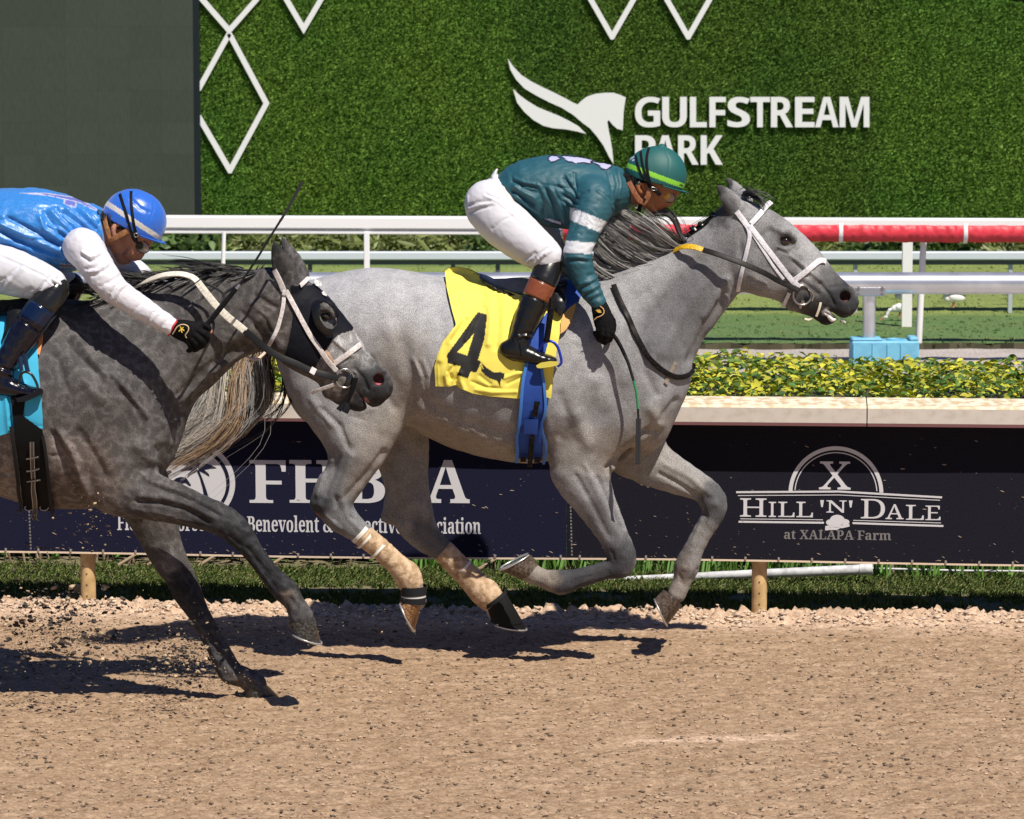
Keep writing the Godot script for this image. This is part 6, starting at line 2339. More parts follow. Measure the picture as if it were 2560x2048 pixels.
func drape(f: Field, zc: float, outline: PackedVector2Array, res: float, lift: float, fold: Strokes, paint: Variant, soft := 3, both := false, wave := 0.0) -> ArrayMesh:
	# cloth lying on the figure: a grid inside an outline, its border drawn to the outline
	var lo := Vector2.INF
	var hi := -Vector2.INF
	for q in outline:
		lo = lo.min(q)
		hi = hi.max(q)
	lo -= Vector2.ONE * res
	var nx := int((hi.x - lo.x) / res) + 3
	var ny := int((hi.y - lo.y) / res) + 3
	var q2 := PackedVector2Array()
	var ok := PackedInt32Array()
	var zz := PackedFloat32Array()
	for j in ny:
		for i in nx:
			var q := lo + Vector2(i, j) * res
			var inside := Geometry2D.is_point_in_polygon(q, outline)
			if not inside:
				var best := q
				var bd := 1e9
				for k in outline.size():
					var c := Geometry2D.get_closest_point_to_segment(q, outline[k], outline[(k + 1) % outline.size()])
					var dd := c.distance_to(q)
					if dd < bd:
						bd = dd
						best = c
				if bd < res * 0.85:
					q = best
					inside = true
			q2.append(q)
			ok.append(int(inside))
			zz.append(touch(f, q.x, q.y, zc).z if inside else 0.0)
	for it in soft:
		var z2 := zz.duplicate()
		for j in range(1, ny - 1):
			for i in range(1, nx - 1):
				var a := j * nx + i
				if not ok[a]:
					continue
				var s := zz[a] * 2.0
				var w := 2.0
				for b in [a - 1, a + 1, a - nx, a + nx]:
					if ok[b]:
						s += zz[b]
						w += 1.0
				z2[a] = maxf(s / w, zz[a] - .001)
		zz = z2
	var n1 := noise(301, .012, 2)
	var s := Shape.new()
	for layer in (4 if both else 2):
		var start := s.v.size()
		var far := layer >= 2
		for a in q2.size():
			var h := fold.height(q2[a], 1) * .001 if fold else 0.0
			h += wave * n1.get_noise_2d(q2[a].x, q2[a].y * .35)
			var p := at(q2[a].x, q2[a].y, zz[a] + lift + h - (.003 if layer % 2 else 0.0))
			if far:
				p.z = 2 * zc - p.z
			s.tint = paint.call(q2[a]) if paint != null else Color(1, 1, 1)
			s.vert(p)
		for j in ny - 1:
			for i in nx - 1:
				var a := j * nx + i
				if ok[a] and ok[a + 1] and ok[a + nx] and ok[a + nx + 1]:
					if (layer % 2 == 1) != far:
						s.ix.append_array([start + a, start + a + nx, start + a + 1, start + a + 1, start + a + nx, start + a + nx + 1])
					else:
						s.ix.append_array([start + a, start + a + 1, start + a + nx, start + a + 1, start + a + nx + 1, start + a + nx])
	for t in range(0, s.ix.size(), 3):
		var n := (s.v[s.ix[t + 2]] - s.v[s.ix[t]]).cross(s.v[s.ix[t + 1]] - s.v[s.ix[t]])
		for k in 3:
			s.n[s.ix[t + k]] += n
	for i in s.n.size():
		s.n[i] = s.n[i].normalized() if s.n[i].length_squared() > 0 else Vector3(0, 0, 1)
	return s.mesh()


func loose(spec: String, zc: float) -> PackedVector3Array:
	# points «x y cm» given with their own distance from the plane zc
	var out := PackedVector3Array()
	for part in spec.split(",", false):
		var v := part.strip_edges().split_floats(" ", false)
		out.append(at(v[0], v[1], zc + v[2] * .01))
	return out


func ribbon(called: String, spec: String, zc: float, width: float, m: Material, parent: Node3D, up := Vector3(0, 0, 1), thick := .004) -> MeshInstance3D:
	var p := smooth_path(loose(spec, zc), .012)
	var nn := PackedVector3Array()
	nn.resize(p.size())
	nn.fill(up.normalized())
	var s := Shape.new()
	s.band(p, nn, width * size_at(zc), thick)
	return put(called, s.mesh(), m, parent)


func rod(called: String, spec: String, zc: float, radii: Array, m: Material, parent: Node3D) -> MeshInstance3D:
	var base := loose(spec, zc)
	var p := smooth_path(base, .01)
	var r := PackedFloat32Array()
	for i in p.size():
		var t := float(i) / maxi(1, p.size() - 1) * (radii.size() - 1)
		r.append(lerpf(radii[int(t)], radii[mini(int(t) + 1, radii.size() - 1)], t - int(t)))
	var s := Shape.new()
	s.tube(p, r, 10)
	return put(called, s.mesh(), m, parent)


func ringlet(called: String, c: Vector3, rx: float, ry: float, r: float, b: Basis, m: Material, parent: Node3D) -> MeshInstance3D:
	var s := Shape.new()
	var p := PackedVector3Array()
	var rr := PackedFloat32Array()
	for i in 29:
		var a := TAU * i / 28
		p.append(c + b * Vector3(cos(a) * rx, sin(a) * ry, 0))
		rr.append(r)
	s.tube(p, rr, 8, false)
	return put(called, s.mesh(), m, parent)


func strands(s: Shape, path: PackedVector3Array, count: int, w0: float, w1: float, r: float, c0: Color, c1: Color, rng: RandomNumberGenerator, along := Vector3.ZERO, wild := 0.3, depth := 1.0) -> void:
	# a lock of hair: strands that follow «path», spread over «along» at the root and fanning from w0 to w1
	var off0 := Vector3.ZERO
	var shift0 := Vector3.ZERO
	var dir0 := Vector3.ZERO
	var len0 := 1.0
	var ph0 := 0.0
	var shade0 := 0.5
	for k in count:
		if k % 9 == 0:
			# strands cling together in small bunches
			off0 = Vector3(rng.randfn(0, 1), rng.randfn(0, 1), rng.randfn(0, 1) * depth)
			shift0 = along * rng.randf_range(-.5, .5)
			dir0 = Vector3(rng.randfn(0, 1), rng.randfn(0, 1), rng.randfn(0, 1) * depth) * wild
			len0 = rng.randf_range(.68, 1.08)
			ph0 = rng.randf() * TAU
			shade0 = rng.randf()
		var off := off0 + Vector3(rng.randfn(0, .22), rng.randfn(0, .22), rng.randfn(0, .22) * depth)
		var shift := shift0 + along * rng.randf_range(-.06, .06)
		var dir := dir0 + Vector3(rng.randfn(0, .3), rng.randfn(0, .3), rng.randfn(0, .3) * depth) * wild
		var length := len0 * rng.randf_range(.85, 1.08)
		var ph := ph0 + rng.randf_range(-.5, .5)
		if rng.randf() < .04:
			off *= 2.2
			dir *= 2.0
		var pp := PackedVector3Array()
		var n := 13
		for i in n:
			var t := float(i) / (n - 1) * length
			var x := minf(t, .999) * (path.size() - 1)
			var i0 := int(x)
			var q := path[i0].cubic_interpolate(path[i0 + 1], path[maxi(i0 - 1, 0)], path[mini(i0 + 2, path.size() - 1)], x - i0)
			if t > .999:
				q += (path[path.size() - 1] - path[path.size() - 2]) * (t - .999)
			pp.append(q + shift + off * lerpf(w0, w1, t) + dir * t * t * w1 + Vector3(sin(ph + t * 7.0), cos(ph * 1.7 + t * 6.0), sin(ph + t * 5.0) * depth) * w1 * .2 * t)
		var rr := PackedFloat32Array()
		for i in n:
			rr.append(r * (1.0 - .75 * float(i) / n) * 1.1)
		var c := c0.lerp(c1, clampf(shade0 + rng.randfn(0, .18), 0, 1))
		s.tint = c * rng.randf_range(.75, 1.25)
		s.tube(pp, rr, 3, false)


func hoof(parent: Node3D, spec: String, z: float, horn: Material, pad: Material, shoe: Material) -> void:
	# spec: sole toe, sole heel, coronet front, coronet back
	var q := pts(spec)
	var p := []
	for v in q:
		p.append(at(v.x, v.y, z))
	var s := Shape.new()
	var sides := 26
	var rows := 9
	var start := 0
	for j in rows:
		var t := float(j) / (rows - 1)
		var front: Vector3 = p[0].lerp(p[2], t)
		var back: Vector3 = p[1].lerp(p[3], t)
		var c := (front + back) * .5
		var e := (front - back) * .5 * (1.0 + .015 * sin(t * 30.0))
		var w := lerpf(.060, .049, t) + .003 * sin(t * PI)
		for i in sides:
			var a := TAU * i / sides
			var squash := 1.0 - .25 * smoothstep(.2, 1.0, -cos(a))
			var o := e * cos(a) + Vector3(0, 0, w * sin(a) * squash)
			s.vert(c + o, (e.normalized() * cos(a) / e.length() + Vector3(0, 0, sin(a) / w)).normalized())
	for j in rows - 1:
		for i in sides:
			var i0 := j * sides + i
			var i1 := j * sides + (i + 1) % sides
			s.ix.append_array([i0, i0 + sides, i1, i1, i0 + sides, i1 + sides])
	var up: Vector3 = ((p[2] + p[3]) - (p[0] + p[1])).normalized()
	var flip := up.cross((p[0] - p[1]).normalized()).z
	if flip > 0.0:
		for i in range(0, s.ix.size(), 3):
			var t := s.ix[i + 1]
			s.ix[i + 1] = s.ix[i + 2]
			s.ix[i + 2] = t
	var top := s.vert((p[2] + p[3]) * .5 + up * .01, up)
	for i in sides:
		s.tri(top, (rows - 1) * sides + i, (rows - 1) * sides + (i + 1) % sides)
	var h := put("hoof", s.mesh(), horn, parent)
	var c0: Vector3 = (p[0] + p[1]) * .5
	var e0: Vector3 = (p[0] - p[1]) * .5
	var sole := Shape.new()
	var m := sole.vert(c0 + up * .006, -up)
	for i in sides:
		var a := TAU * i / sides
		sole.vert(c0 + e0 * cos(a) * .97 + Vector3(0, 0, .0585 * sin(a)) + up * .0015, -up)
	for i in sides:
		if flip > 0.0:
			sole.tri(m, 1 + i, 1 + (i + 1) % sides)
		else:
			sole.tri(m, 1 + (i + 1) % sides, 1 + i)
	put("sole", sole.mesh(), pad, h)
	var pl := PackedVector3Array()
	var nn := PackedVector3Array()
	for i in 31:
		var a := lerpf(-2.75, 2.75, i / 30.0)
		pl.append(c0 + e0 * cos(a) * .95 + Vector3(0, 0, .057 * sin(a)) - up * .001)
		nn.append(-up)
	var sh := Shape.new()
	sh.band(pl, nn, .014, .006)
	put("shoe", sh.mesh(), shoe, h)


func skin_patch(f: Field, want: Callable, lift: float) -> ArrayMesh:
	# a close-fitting cover: the part of a figure's surface where «want» holds, lifted off it
	var s := Shape.new()
	var use := {}
	for t in range(0, f.idx.size(), 3):
		var c := (f.verts[f.idx[t]] + f.verts[f.idx[t + 1]] + f.verts[f.idx[t + 2]]) / 3.0
		if not want.call(seen(c), c):
			continue
		for k in 3:
			var i := f.idx[t + k]
			if not use.has(i):
				use[i] = s.vert(f.verts[i] + f.norms[i] * lift, f.norms[i])
			s.ix.append(use[i])
	return s.mesh()


func start_figures() -> Array:
	var jobs := []
	var ha := horse_a()
	var cut_a := Plane(Vector3(1, .35, 0).normalized(), at(1790, 640, ZA))
	ha.passes = [[.009, cut_a, -1.0], [.0045, cut_a, 1.0]]
	finish_horse(ha, ZA, relief_a(), coat_a(), Color(.325, .326, .336), .10)
	var hb := horse_b()
	var cut_b := Plane(Vector3(1, .35, 0).normalized(), at(655, 780, ZB))
	hb.passes = [[.009, cut_b, -1.0], [.0045, cut_b, 1.0]]
	finish_horse(hb, ZB, relief_b(), coat_b(), Color(.098, .094, .095), .7)
	var a := rider_a_fields()
	var b := rider_b_fields()
	a.glove = glove_a(ZA)
	b.glove = glove_b(ZB)
	var all: Array = [ha, hb] + a.values() + b.values()
	for f in all:
		jobs.append(WorkerThreadPool.add_task(f.run))
	return [jobs, ha, hb, a, b]


func finish_figures(work: Array) -> void:
	for id in work[0]:
		WorkerThreadPool.wait_for_task_completion(id)
	build_horse_a(work[1])
	build_horse_b(work[2])
	build_rider_a(work[3], work[1])
	build_rider_b(work[4], work[2])


var _coat: StandardMaterial3D


func coat_material() -> StandardMaterial3D:
	if _coat == null:
		_coat = grain(mat(Color(1, 1, 1), .62, 0, true), ntex(7, .075, 1024, [[.2, Color(.56, .55, .545)], [.5, Color(.84, .84, .84)], [.75, Color(1, 1, 1)]], 4), 2.6, false)
		_coat.metallic_specular = .22
	return _coat


func build_horse_a(f: Field) -> void:
	var rng := RandomNumberGenerator.new()
	rng.seed = 401
	var z := ZA
	var h := thing("grey_horse", "light grey racehorse with its head up, leading in the middle of the picture", "horse", at(1300, 1655, z) * Vector3(1, 0, 1))
	put("body", f.mesh(coat_material()), null, h)
	var horn := grain(mat(Color(.135, .10, .075), .4), ntex(402, .03, 256, [[.3, Color(.55, .53, .5)], [.7, Color(1, 1, 1)]], 4), 9.0)
	var tan_horn := grain(mat(Color(.38, .21, .10), .45), ntex(403, .04, 256, [[.3, Color(.55, .5, .42)], [.7, Color(1, 1, 1)]], 4), 8.0)
	var black_horn := mat(Color(.012, .012, .013), .6)
	var pad := grain(mat(Color(.26, .36, .28), .7), ntex(404, .03, 256, [[.35, Color(.35, .35, .34)], [.5, Color(1, 1, 1)]], 3), 14.0)
	var alu := mat(Color(.62, .60, .58), .35, .7)
	hoof(h, "1250 1425, 1327 1387, 1302 1450, 1346 1408", z + .11, horn, pad, alu)
	hoof(h, "1668 1563, 1638 1496, 1705 1514, 1658 1474", z - .11, horn, pad, alu)
	hoof(h, "1036 1578, 1000 1502, 1064 1484, 1004 1478", z + .13, tan_horn, pad, alu)
	hoof(h, "1316 1574, 1234 1558, 1268 1498, 1212 1518", z - .13, black_horn, pad, alu)
	# eye
	for s in [1, -1]:
		var c := touch(f, 1963, 604, z)
		c.z = z + (c.z - z - .010) * s
		var e := Shape.new()
		e.ball(c + Vector3(0, 0, .003 * s), Vector3(.023, .0185, .017), 14, 20)
		var em := mat(Color(.018, .008, .005), .06)
		em.clearcoat_enabled = true
		em.clearcoat = 1.0
		em.clearcoat_roughness = .03
		put("eye", e.mesh(), em, h)
	# tail streaming back behind the chasing horse
	var t := Shape.new()
	var zt := -2.0
	var black := Color(.03, .03, .031)
	var silver := Color(.44, .44, .435)
	var tawny := Color(.56, .43, .30)
	var lock := func(spec: String, n: int, w0: float, w1: float, c0: Color, c1: Color, wild: float) -> void:
		strands(t, loose(spec, z), int(n * 1.35), w0, w1, .0015, c0, c1, rng, Vector3.ZERO, wild, .8)
	lock.call("712 775 -1, 672 800 -2, 652 860 -3, 668 930 -4, 672 985 -4, 640 1030 -4, 560 1052 -4", 150, .010, .016, black, Color(.12, .11, .1), .5)
	lock.call("712 775 1, 660 800 2, 632 870 2, 640 940 2, 645 1000 0, 600 1045 0, 520 1085 0, 440 1130 0", 230, .012, .024, black, silver, .5)
	lock.call("705 775 1, 640 800 2, 598 870 2, 600 950 2, 590 1020 2, 540 1070 2, 460 1120 2, 400 1150 2", 330, .014, .034, silver, Color(.60, .59, .57), .5)
	lock.call("700 775 1, 620 800 3, 560 880 3, 545 960 3, 530 1030 3, 490 1070 3, 430 1110 3, 370 1150 3", 330, .014, .036, silver, Color(.66, .61, .53), .5)
	lock.call("700 780 0, 610 820 0, 540 910 0, 500 990 0, 470 1040 0, 420 1080 0, 360 1110 0", 240, .014, .034, Color(.34, .34, .34), Color(.58, .57, .55), .5)
	lock.call("700 790 2, 640 850 4, 600 940 4, 590 1030 4, 545 1090 4, 470 1130 4, 400 1165 4", 260, .014, .026, tawny, Color(.30, .21, .14), .6)
	lock.call("700 790 -3, 660 880 -5, 650 980 -5, 600 1050 -5, 520 1100 -5, 440 1150 -5", 160, .014, .03, Color(.22, .16, .11), tawny, .8)
	lock.call("715 790 -5, 702 880 -6, 710 960 -6, 700 1010 -6, 660 1050 -6, 600 1066 -6, 560 1070 -6", 26, .008, .02, black, black, .9)
	lock.call("715 790 -5, 712 900 -6, 724 985 -6, 718 1015 -6, 690 1040 -6, 650 1050 -6", 10, .006, .014, black, black, .9)
	put("tail", t.mesh(), mat(Color(1, 1, 1), .42, 0, true), h)
	# mane lifted by the wind
	var m := Shape.new()
	var g1 := Color(.055, .053, .052)
	var g2 := Color(.46, .45, .44)
	var roots := pts("1536 722, 1560 708, 1590 690, 1620 672, 1650 654, 1680 634, 1700 620")
	for i in roots.size():
		var r := roots[i]
		var k := float(i) / (roots.size() - 1)
		var spec := "%f %f 1, %f %f 4, %f %f 5, %f %f 5, %f %f 4" % [r.x, r.y, r.x - 34, r.y - 10 - 14 * k, r.x - 74, r.y - 32 - 22 * k, r.x - 108 - 8 * k, r.y - 72 - 6 * k, r.x - 130 - 26 * k, r.y - 118 + 20 * k]
		strands(m, loose(spec, z), 130, .006, .019, .0013, g1 if i % 2 else Color(.11, .105, .10), g2, rng, at(r.x + 14, r.y - 9, z) - at(r.x - 14, r.y + 9, z), .5, .9)
		var spec2 := "%f %f 1, %f %f 3, %f %f 4, %f %f 3" % [r.x, r.y, r.x - 40, r.y + 2, r.x - 92, r.y - 6 - 6 * k, r.x - 150, r.y - 44]
		strands(m, loose(spec2, z), 90, .005, .017, .0013, Color(.09, .088, .085), g2, rng, at(r.x + 14, r.y - 9, z) - at(r.x - 14, r.y + 9, z), .4, .9)
	# the tall lock that rises before the rider's face and the curl over the yoke
	strands(m, loose("1728 606 1, 1706 598 2, 1692 570 2, 1680 545 2, 1655 531 2, 1625 537 2, 1606 548 2", z), 120, .004, .011, .0017, Color(.02, .02, .021), Color(.16, .155, .15), rng, Vector3.ZERO, .4, .9)
	strands(m, loose("1722 612 1, 1694 606 2, 1660 596 2, 1625 580 2, 1600 562 2", z), 110, .004, .022, .0016, Color(.03, .03, .03), Color(.14, .14, .14), rng, Vector3.ZERO, .6, .9)
	strands(m, loose("1560 712 2, 1545 706 6, 1536 720 7, 1546 740 7, 1556 730 7, 1550 722 7", z), 60, .003, .004, .0017, Color(.12, .12, .12), g2, rng, Vector3.ZERO, .2, .6)
	strands(m, loose("1532 728 1, 1500 700 3, 1478 668 3, 1455 690 3", z), 60, .005, .012, .0017, Color(.10, .10, .10), Color(.28, .27, .26), rng, Vector3.ZERO, .5, .9)
	strands(m, loose("1530 735 1, 1505 745 4, 1490 728 4, 1470 700 4", z), 70, .006, .012, .0017, Color(.13, .13, .13), Color(.30, .29, .28), rng, Vector3.ZERO, .5, .9)
	put("mane", m.mesh(), mat(Color(1, 1, 1), .42, 0, true), h)
	var fl := Shape.new()
	strands(fl, loose("1862 488 0, 1880 484 2, 1898 494 3, 1912 510 4", z), 160, .006, .010, .0017, Color(.012, .012, .013), Color(.05, .05, .05), rng, Vector3(0, 0, .05), .4, .9)
	strands(fl, loose("1864 486 0, 1878 478 0, 1890 482 0", z), 30, .006, .016, .0012, Color(.05, .05, .05), Color(.2, .2, .2), rng, Vector3(0, 0, .04), .9, .9)
	put("forelock", fl.mesh(), mat(Color(1, 1, 1), .4, 0, true), h)
	# plaited knots along the crest, each with its white thread
	var knots := [[1778, 538, 1788, 541], [1751, 559, 1757, 563], [1734, 570, 1740, 576], [1711, 590, 1716, 598], [1701, 603, 1706, 611]]
	var km := mat(Color(.014, .014, .015), .45)
	var plait := Shape.new()
	strands(plait, loose("1824 520 0, 1795 541 1, 1766 560 1, 1735 583 1, 1706 607 1, 1690 622 1", z), 130, .007, .009, .0017, Color(.010, .010, .011), Color(.04, .04, .04), rng, Vector3.ZERO, .3, .9)
	put("plait", plait.mesh(), km, h)
	for k in knots:
		var ks := Shape.new()
		var c := at(k[0], k[1], z + .012)
		for i in 5:
			ks.ball(c + Vector3(rng.randfn(0, .0035), rng.randfn(0, .003), rng.randfn(0, .003)), Vector3(.0085, .0075, .0085), 6, 9)
		var kn := put("plait_knot", ks.mesh(), km, h)
		var th := Shape.new()
		var b := at(k[2], k[3], z + .014)
		th.tube(PackedVector3Array([c, b]), PackedFloat32Array([.0055, .005]), 8)
		put("thread", th.mesh(), mat(Color(.7, .7, .7), .6), kn)
	# bandages and bell boots of the hind legs
	var bandage := relief(grain(mat(Color(.58, .42, .275), .8), ntex(405, .02, 256, [[.3, Color(.75, .72, .66)], [.6, Color(1, 1, 1)]], 4), 6.0), ntex(406, .05, 256, [], 3), .1)
	var tape := mat(Color(.70, .67, .60), .6)
	for leg in [["900 1333 27.5, 946 1369 26.5, 993 1412 26.5, 1018 1438 32.5, 1028 1462 29", .13], ["1104 1374 29, 1140 1410 28.5, 1183 1454 31, 1212 1482 35.5, 1232 1502 30.5", -.13]]:
		var w := Field.new()
		var spec := ""
		for part in (leg[0] as String).split(","):
			spec += part + " .92 %f," % (leg[1] * 100.0)
		chain(w, z, spec, .01, .008, 3)
		var p0 := loose((leg[0] as String).split(",")[0].rsplit(" ", true, 1)[0] + " 13", z)[0]
		w.passes = [[.005, null, 1.0]]
		var wr := noise(407, 1.0, 2)
		w.bump_of = func(p: Vector3, _n: Vector3) -> float: return .0016 * wr.get_noise_2d((p.x * .7 - p.y * .7) * 70.0, (p.x + p.y) * 9.0)
		w.slabs = [Plane(Vector3(-.72, .69, 0).normalized(), at(906 if leg[1] > 0 else 1104, 1338 if leg[1] > 0 else 1376, z + leg[1]))]
		w.run()
		var wrap := put("leg_bandage", w.mesh(bandage), null, h)
		for k in 4:
			var t0: Vector3 = at((896 if leg[1] > 0 else 1106) + k * 15.0, (1330 if leg[1] > 0 else 1378) + k * 13.5, z + leg[1])
			var ax := Vector3(.73, -.68, 0)
			var tp := Shape.new()
			var r := .0455 + .001 * k
			var hoop := PackedVector3Array()
			var nn := PackedVector3Array()
			for i in 17:
				var a := lerpf(-1.9, 1.9, i / 16.0)
				var o := ax.cross(Vector3(0, 0, 1)) * sin(a) * -1.0 + Vector3(0, 0, cos(a) * .95)
				hoop.append(t0 + ax * .012 + o * r)
				nn.append(o.normalized())
			tp.band(hoop, nn, .017 if k == 0 else .011, .0015)
			if k != 2:
				put("tape", tp.mesh(), tape, wrap)
	var rubber := mat(Color(.017, .018, .020), .5)
	var strip := mat(Color(.62, .60, .56), .6)
	var bell := func(spec: String, dz: float, w: float, m_: Material) -> MeshInstance3D:
		var q := pts(spec)      # upper front, upper back, lower front, lower back
		var s := Shape.new()
		for j in 5:
			var tt := j / 4.0
			var a := at(q[0].x, q[0].y, z + dz).lerp(at(q[2].x, q[2].y, z + dz), tt)
			var b := at(q[1].x, q[1].y, z + dz).lerp(at(q[3].x, q[3].y, z + dz), tt)
			for i in 26:
				var an := TAU * i / 25.0
				s.vert((a + b) * .5 + (a - b) * .5 * cos(an) + Vector3(0, 0, w * sin(an)), ((a - b).normalized() * cos(an) + Vector3(0, 0, sin(an))).normalized())
		for j in 4:
			for i in 25:
				var i0 := j * 26 + i
				s.ix.append_array([i0, i0 + 26, i0 + 1, i0 + 1, i0 + 26, i0 + 27] if ((at(q[2].x, q[2].y, z) - at(q[0].x, q[0].y, z)).cross(at(q[0].x, q[0].y, z) - at(q[1].x, q[1].y, z))).z > 0 else [i0, i0 + 1, i0 + 26, i0 + 1, i0 + 27, i0 + 26])
		return put("bell_boot", s.mesh(), m_, h)
	bell.call("1067 1464, 1000 1467, 1066 1486, 1002 1489", .13, .056, rubber)
	bell.call("1064 1484, 1003 1487, 1065 1492, 1001 1495", .13, .054, strip)
	bell.call("1066 1492, 1000 1492, 1065 1510, 999 1503", .13, .059, rubber)
	bell.call("1262 1474, 1206 1516, 1268 1482, 1212 1524", -.13, .060, rubber)
	bell.call("1266 1484, 1216 1524, 1308 1556, 1228 1556", -.13, .063, black_horn)
	# bridle
	var white := grain(mat(Color(.74, .73, .77), .45), ntex(408, .03, 256, [[.3, Color(.88, .88, .88)], [.6, Color(1, 1, 1)]], 3), 9.0)
	var leather := grain(mat(Color(.016, .014, .013), .42), ntex(409, .03, 256, [[.3, Color(.6, .6, .6)], [.7, Color(1, 1, 1)]], 3), 9.0)
	var steel := mat(Color(.45, .44, .43), .28, .9)
	var br := thing("bridle", "white bridle with black reins on the leading light grey horse", "bridle", touch(f, 1900, 640, z))
	strap("headpiece", f, z, "1838 524, 1846 534, 1858 551, 1872 570", 14, white, br, .002, .004, true)
	strap("browband", f, z, "1876 562, 1900 536, 1916 516, 1926 507, 1930 506", 13, white, br, .004, .004, true)
	strap("throat_latch", f, z, "1868 566, 1875 584, 1871 612, 1862 652, 1852 694, 1844 729", 10, white, br, .003, .004, true)
	strap("cheek_strap", f, z, "1872 562, 1884 578, 1916 620, 1950 664, 1978 700, 1990 712", 13, white, br, .004, .004, true)
	strap("cheek_strap", f, z, "1880 582, 1905 622, 1935 668, 1960 700", 7, white, br, .0015, .003)
	strap("noseband", f, z, "1978 706, 2000 690, 2030 666, 2050 649, 2060 650, 2066 657", 14, white, br, .003, .004, true)
	strap("curb_strap", f, z, "1974 728, 1966 748, 1958 768", 9, white, br, .004, .004)
	strap("keeper", f, z, "1980 700, 1988 710, 1999 721", 15, white, br, .008, .004)
	var bc := touch(f, 2006, 738, z, .012)
	ringlet("bit_ring", bc, .039, .040, .0045, Basis(Vector3(0, 1, 0), .25), steel, br)
	rod("bit_bar", "2008 752 7.5, 2000 770 6.4", z, [.007, .006], steel, br)
	rod("bit_bar", "2022 722 8.0, 2034 736 7.4, 2030 752 7.0", z, [.004, .005, .004], steel, br)
	ribbon("rein", "1996 726 9.5, 1968 713 10.0, 1946 703 10.8, 1909 682 12.2, 1851 657 13.0, 1793 636 12.0, 1757 625 10.5", z, 14, leather, br, Vector3(.1, .5, .85))
	ribbon("rein", "1757 625 10.6, 1735 618 9.6, 1712 617 8.0, 1700 620 6.0, 1684 628 3.0", z, 15, grain(mat(Color(.75, .46, .012), .5), ntex(410, .05, 256, [[.4, Color(.8, .78, .7)], [.6, Color(1, 1, 1)]], 3), 8.0), br, Vector3(.1, .6, .8)).set_meta("label", "yellow rubber grip on the black rein")
	ribbon("tongue_tie", "2052 756 5.4, 2048 772 5.6, 2041 791 5.0", z, 6, mat(Color(.66, .58, .44), .6), br)
	var foam := Field.new()
	chain(foam, z, "2060 780 5 1.2 3.6, 2072 790 5.5 1.2 3.4, 2080 800 5 1.2 3.2, 2090 797 3 1.2 3", .006, .003)
	chain(foam, z, "2104 799 3.5 1.2 2.8, 2112 806 3 1.2 2.4", .005, .003)
	foam.passes = [[.0032, null, 1.0]]
	var fn := noise(411, 120.0, 2)
	foam.bump_of = func(p: Vector3, _n: Vector3) -> float: return .0018 * fn.get_noise_3dv(p)
	foam.run()
	put("mouth_foam", foam.mesh(mat(Color(.78, .77, .75), .5)), null, h)
	var nub := Shape.new()
	nub.tube(loose("2009 797 2, 2022 800 2, 2034 794 2", z), PackedFloat32Array([.006, .0085, .004]), 10, true, .6)
	put("tongue_tie", nub.mesh(), mat(Color(.66, .60, .46), .6), br)
	# breast strap and yoke
	var yk := thing("neck_yoke", "black leather neck strap hanging round the leading horse's shoulders", "harness strap", touch(f, 1600, 860, z))
	strap("neck_strap", f, z, "1533 712, 1540 730, 1549 752, 1570 798, 1600 862, 1634 908, 1666 934, 1690 943, 1715 939, 1731 924", 13, leather, yk, .008, .005)
	strap("breast_strap", f, z, "1690 905, 1677 930, 1662 962", 13, grain(mat(Color(.30, .25, .20), .7), ntex(412, .03, 128, [[.3, Color(.7, .7, .7)], [.7, Color(1, 1, 1)]], 3), 9.0), yk, .002, .004)
	rod("knot", "1722 930 4, 1733 918 3, 1735 908 3", z, [.009, .012, .006], leather, yk)
	build_saddlery_a(f, leather)


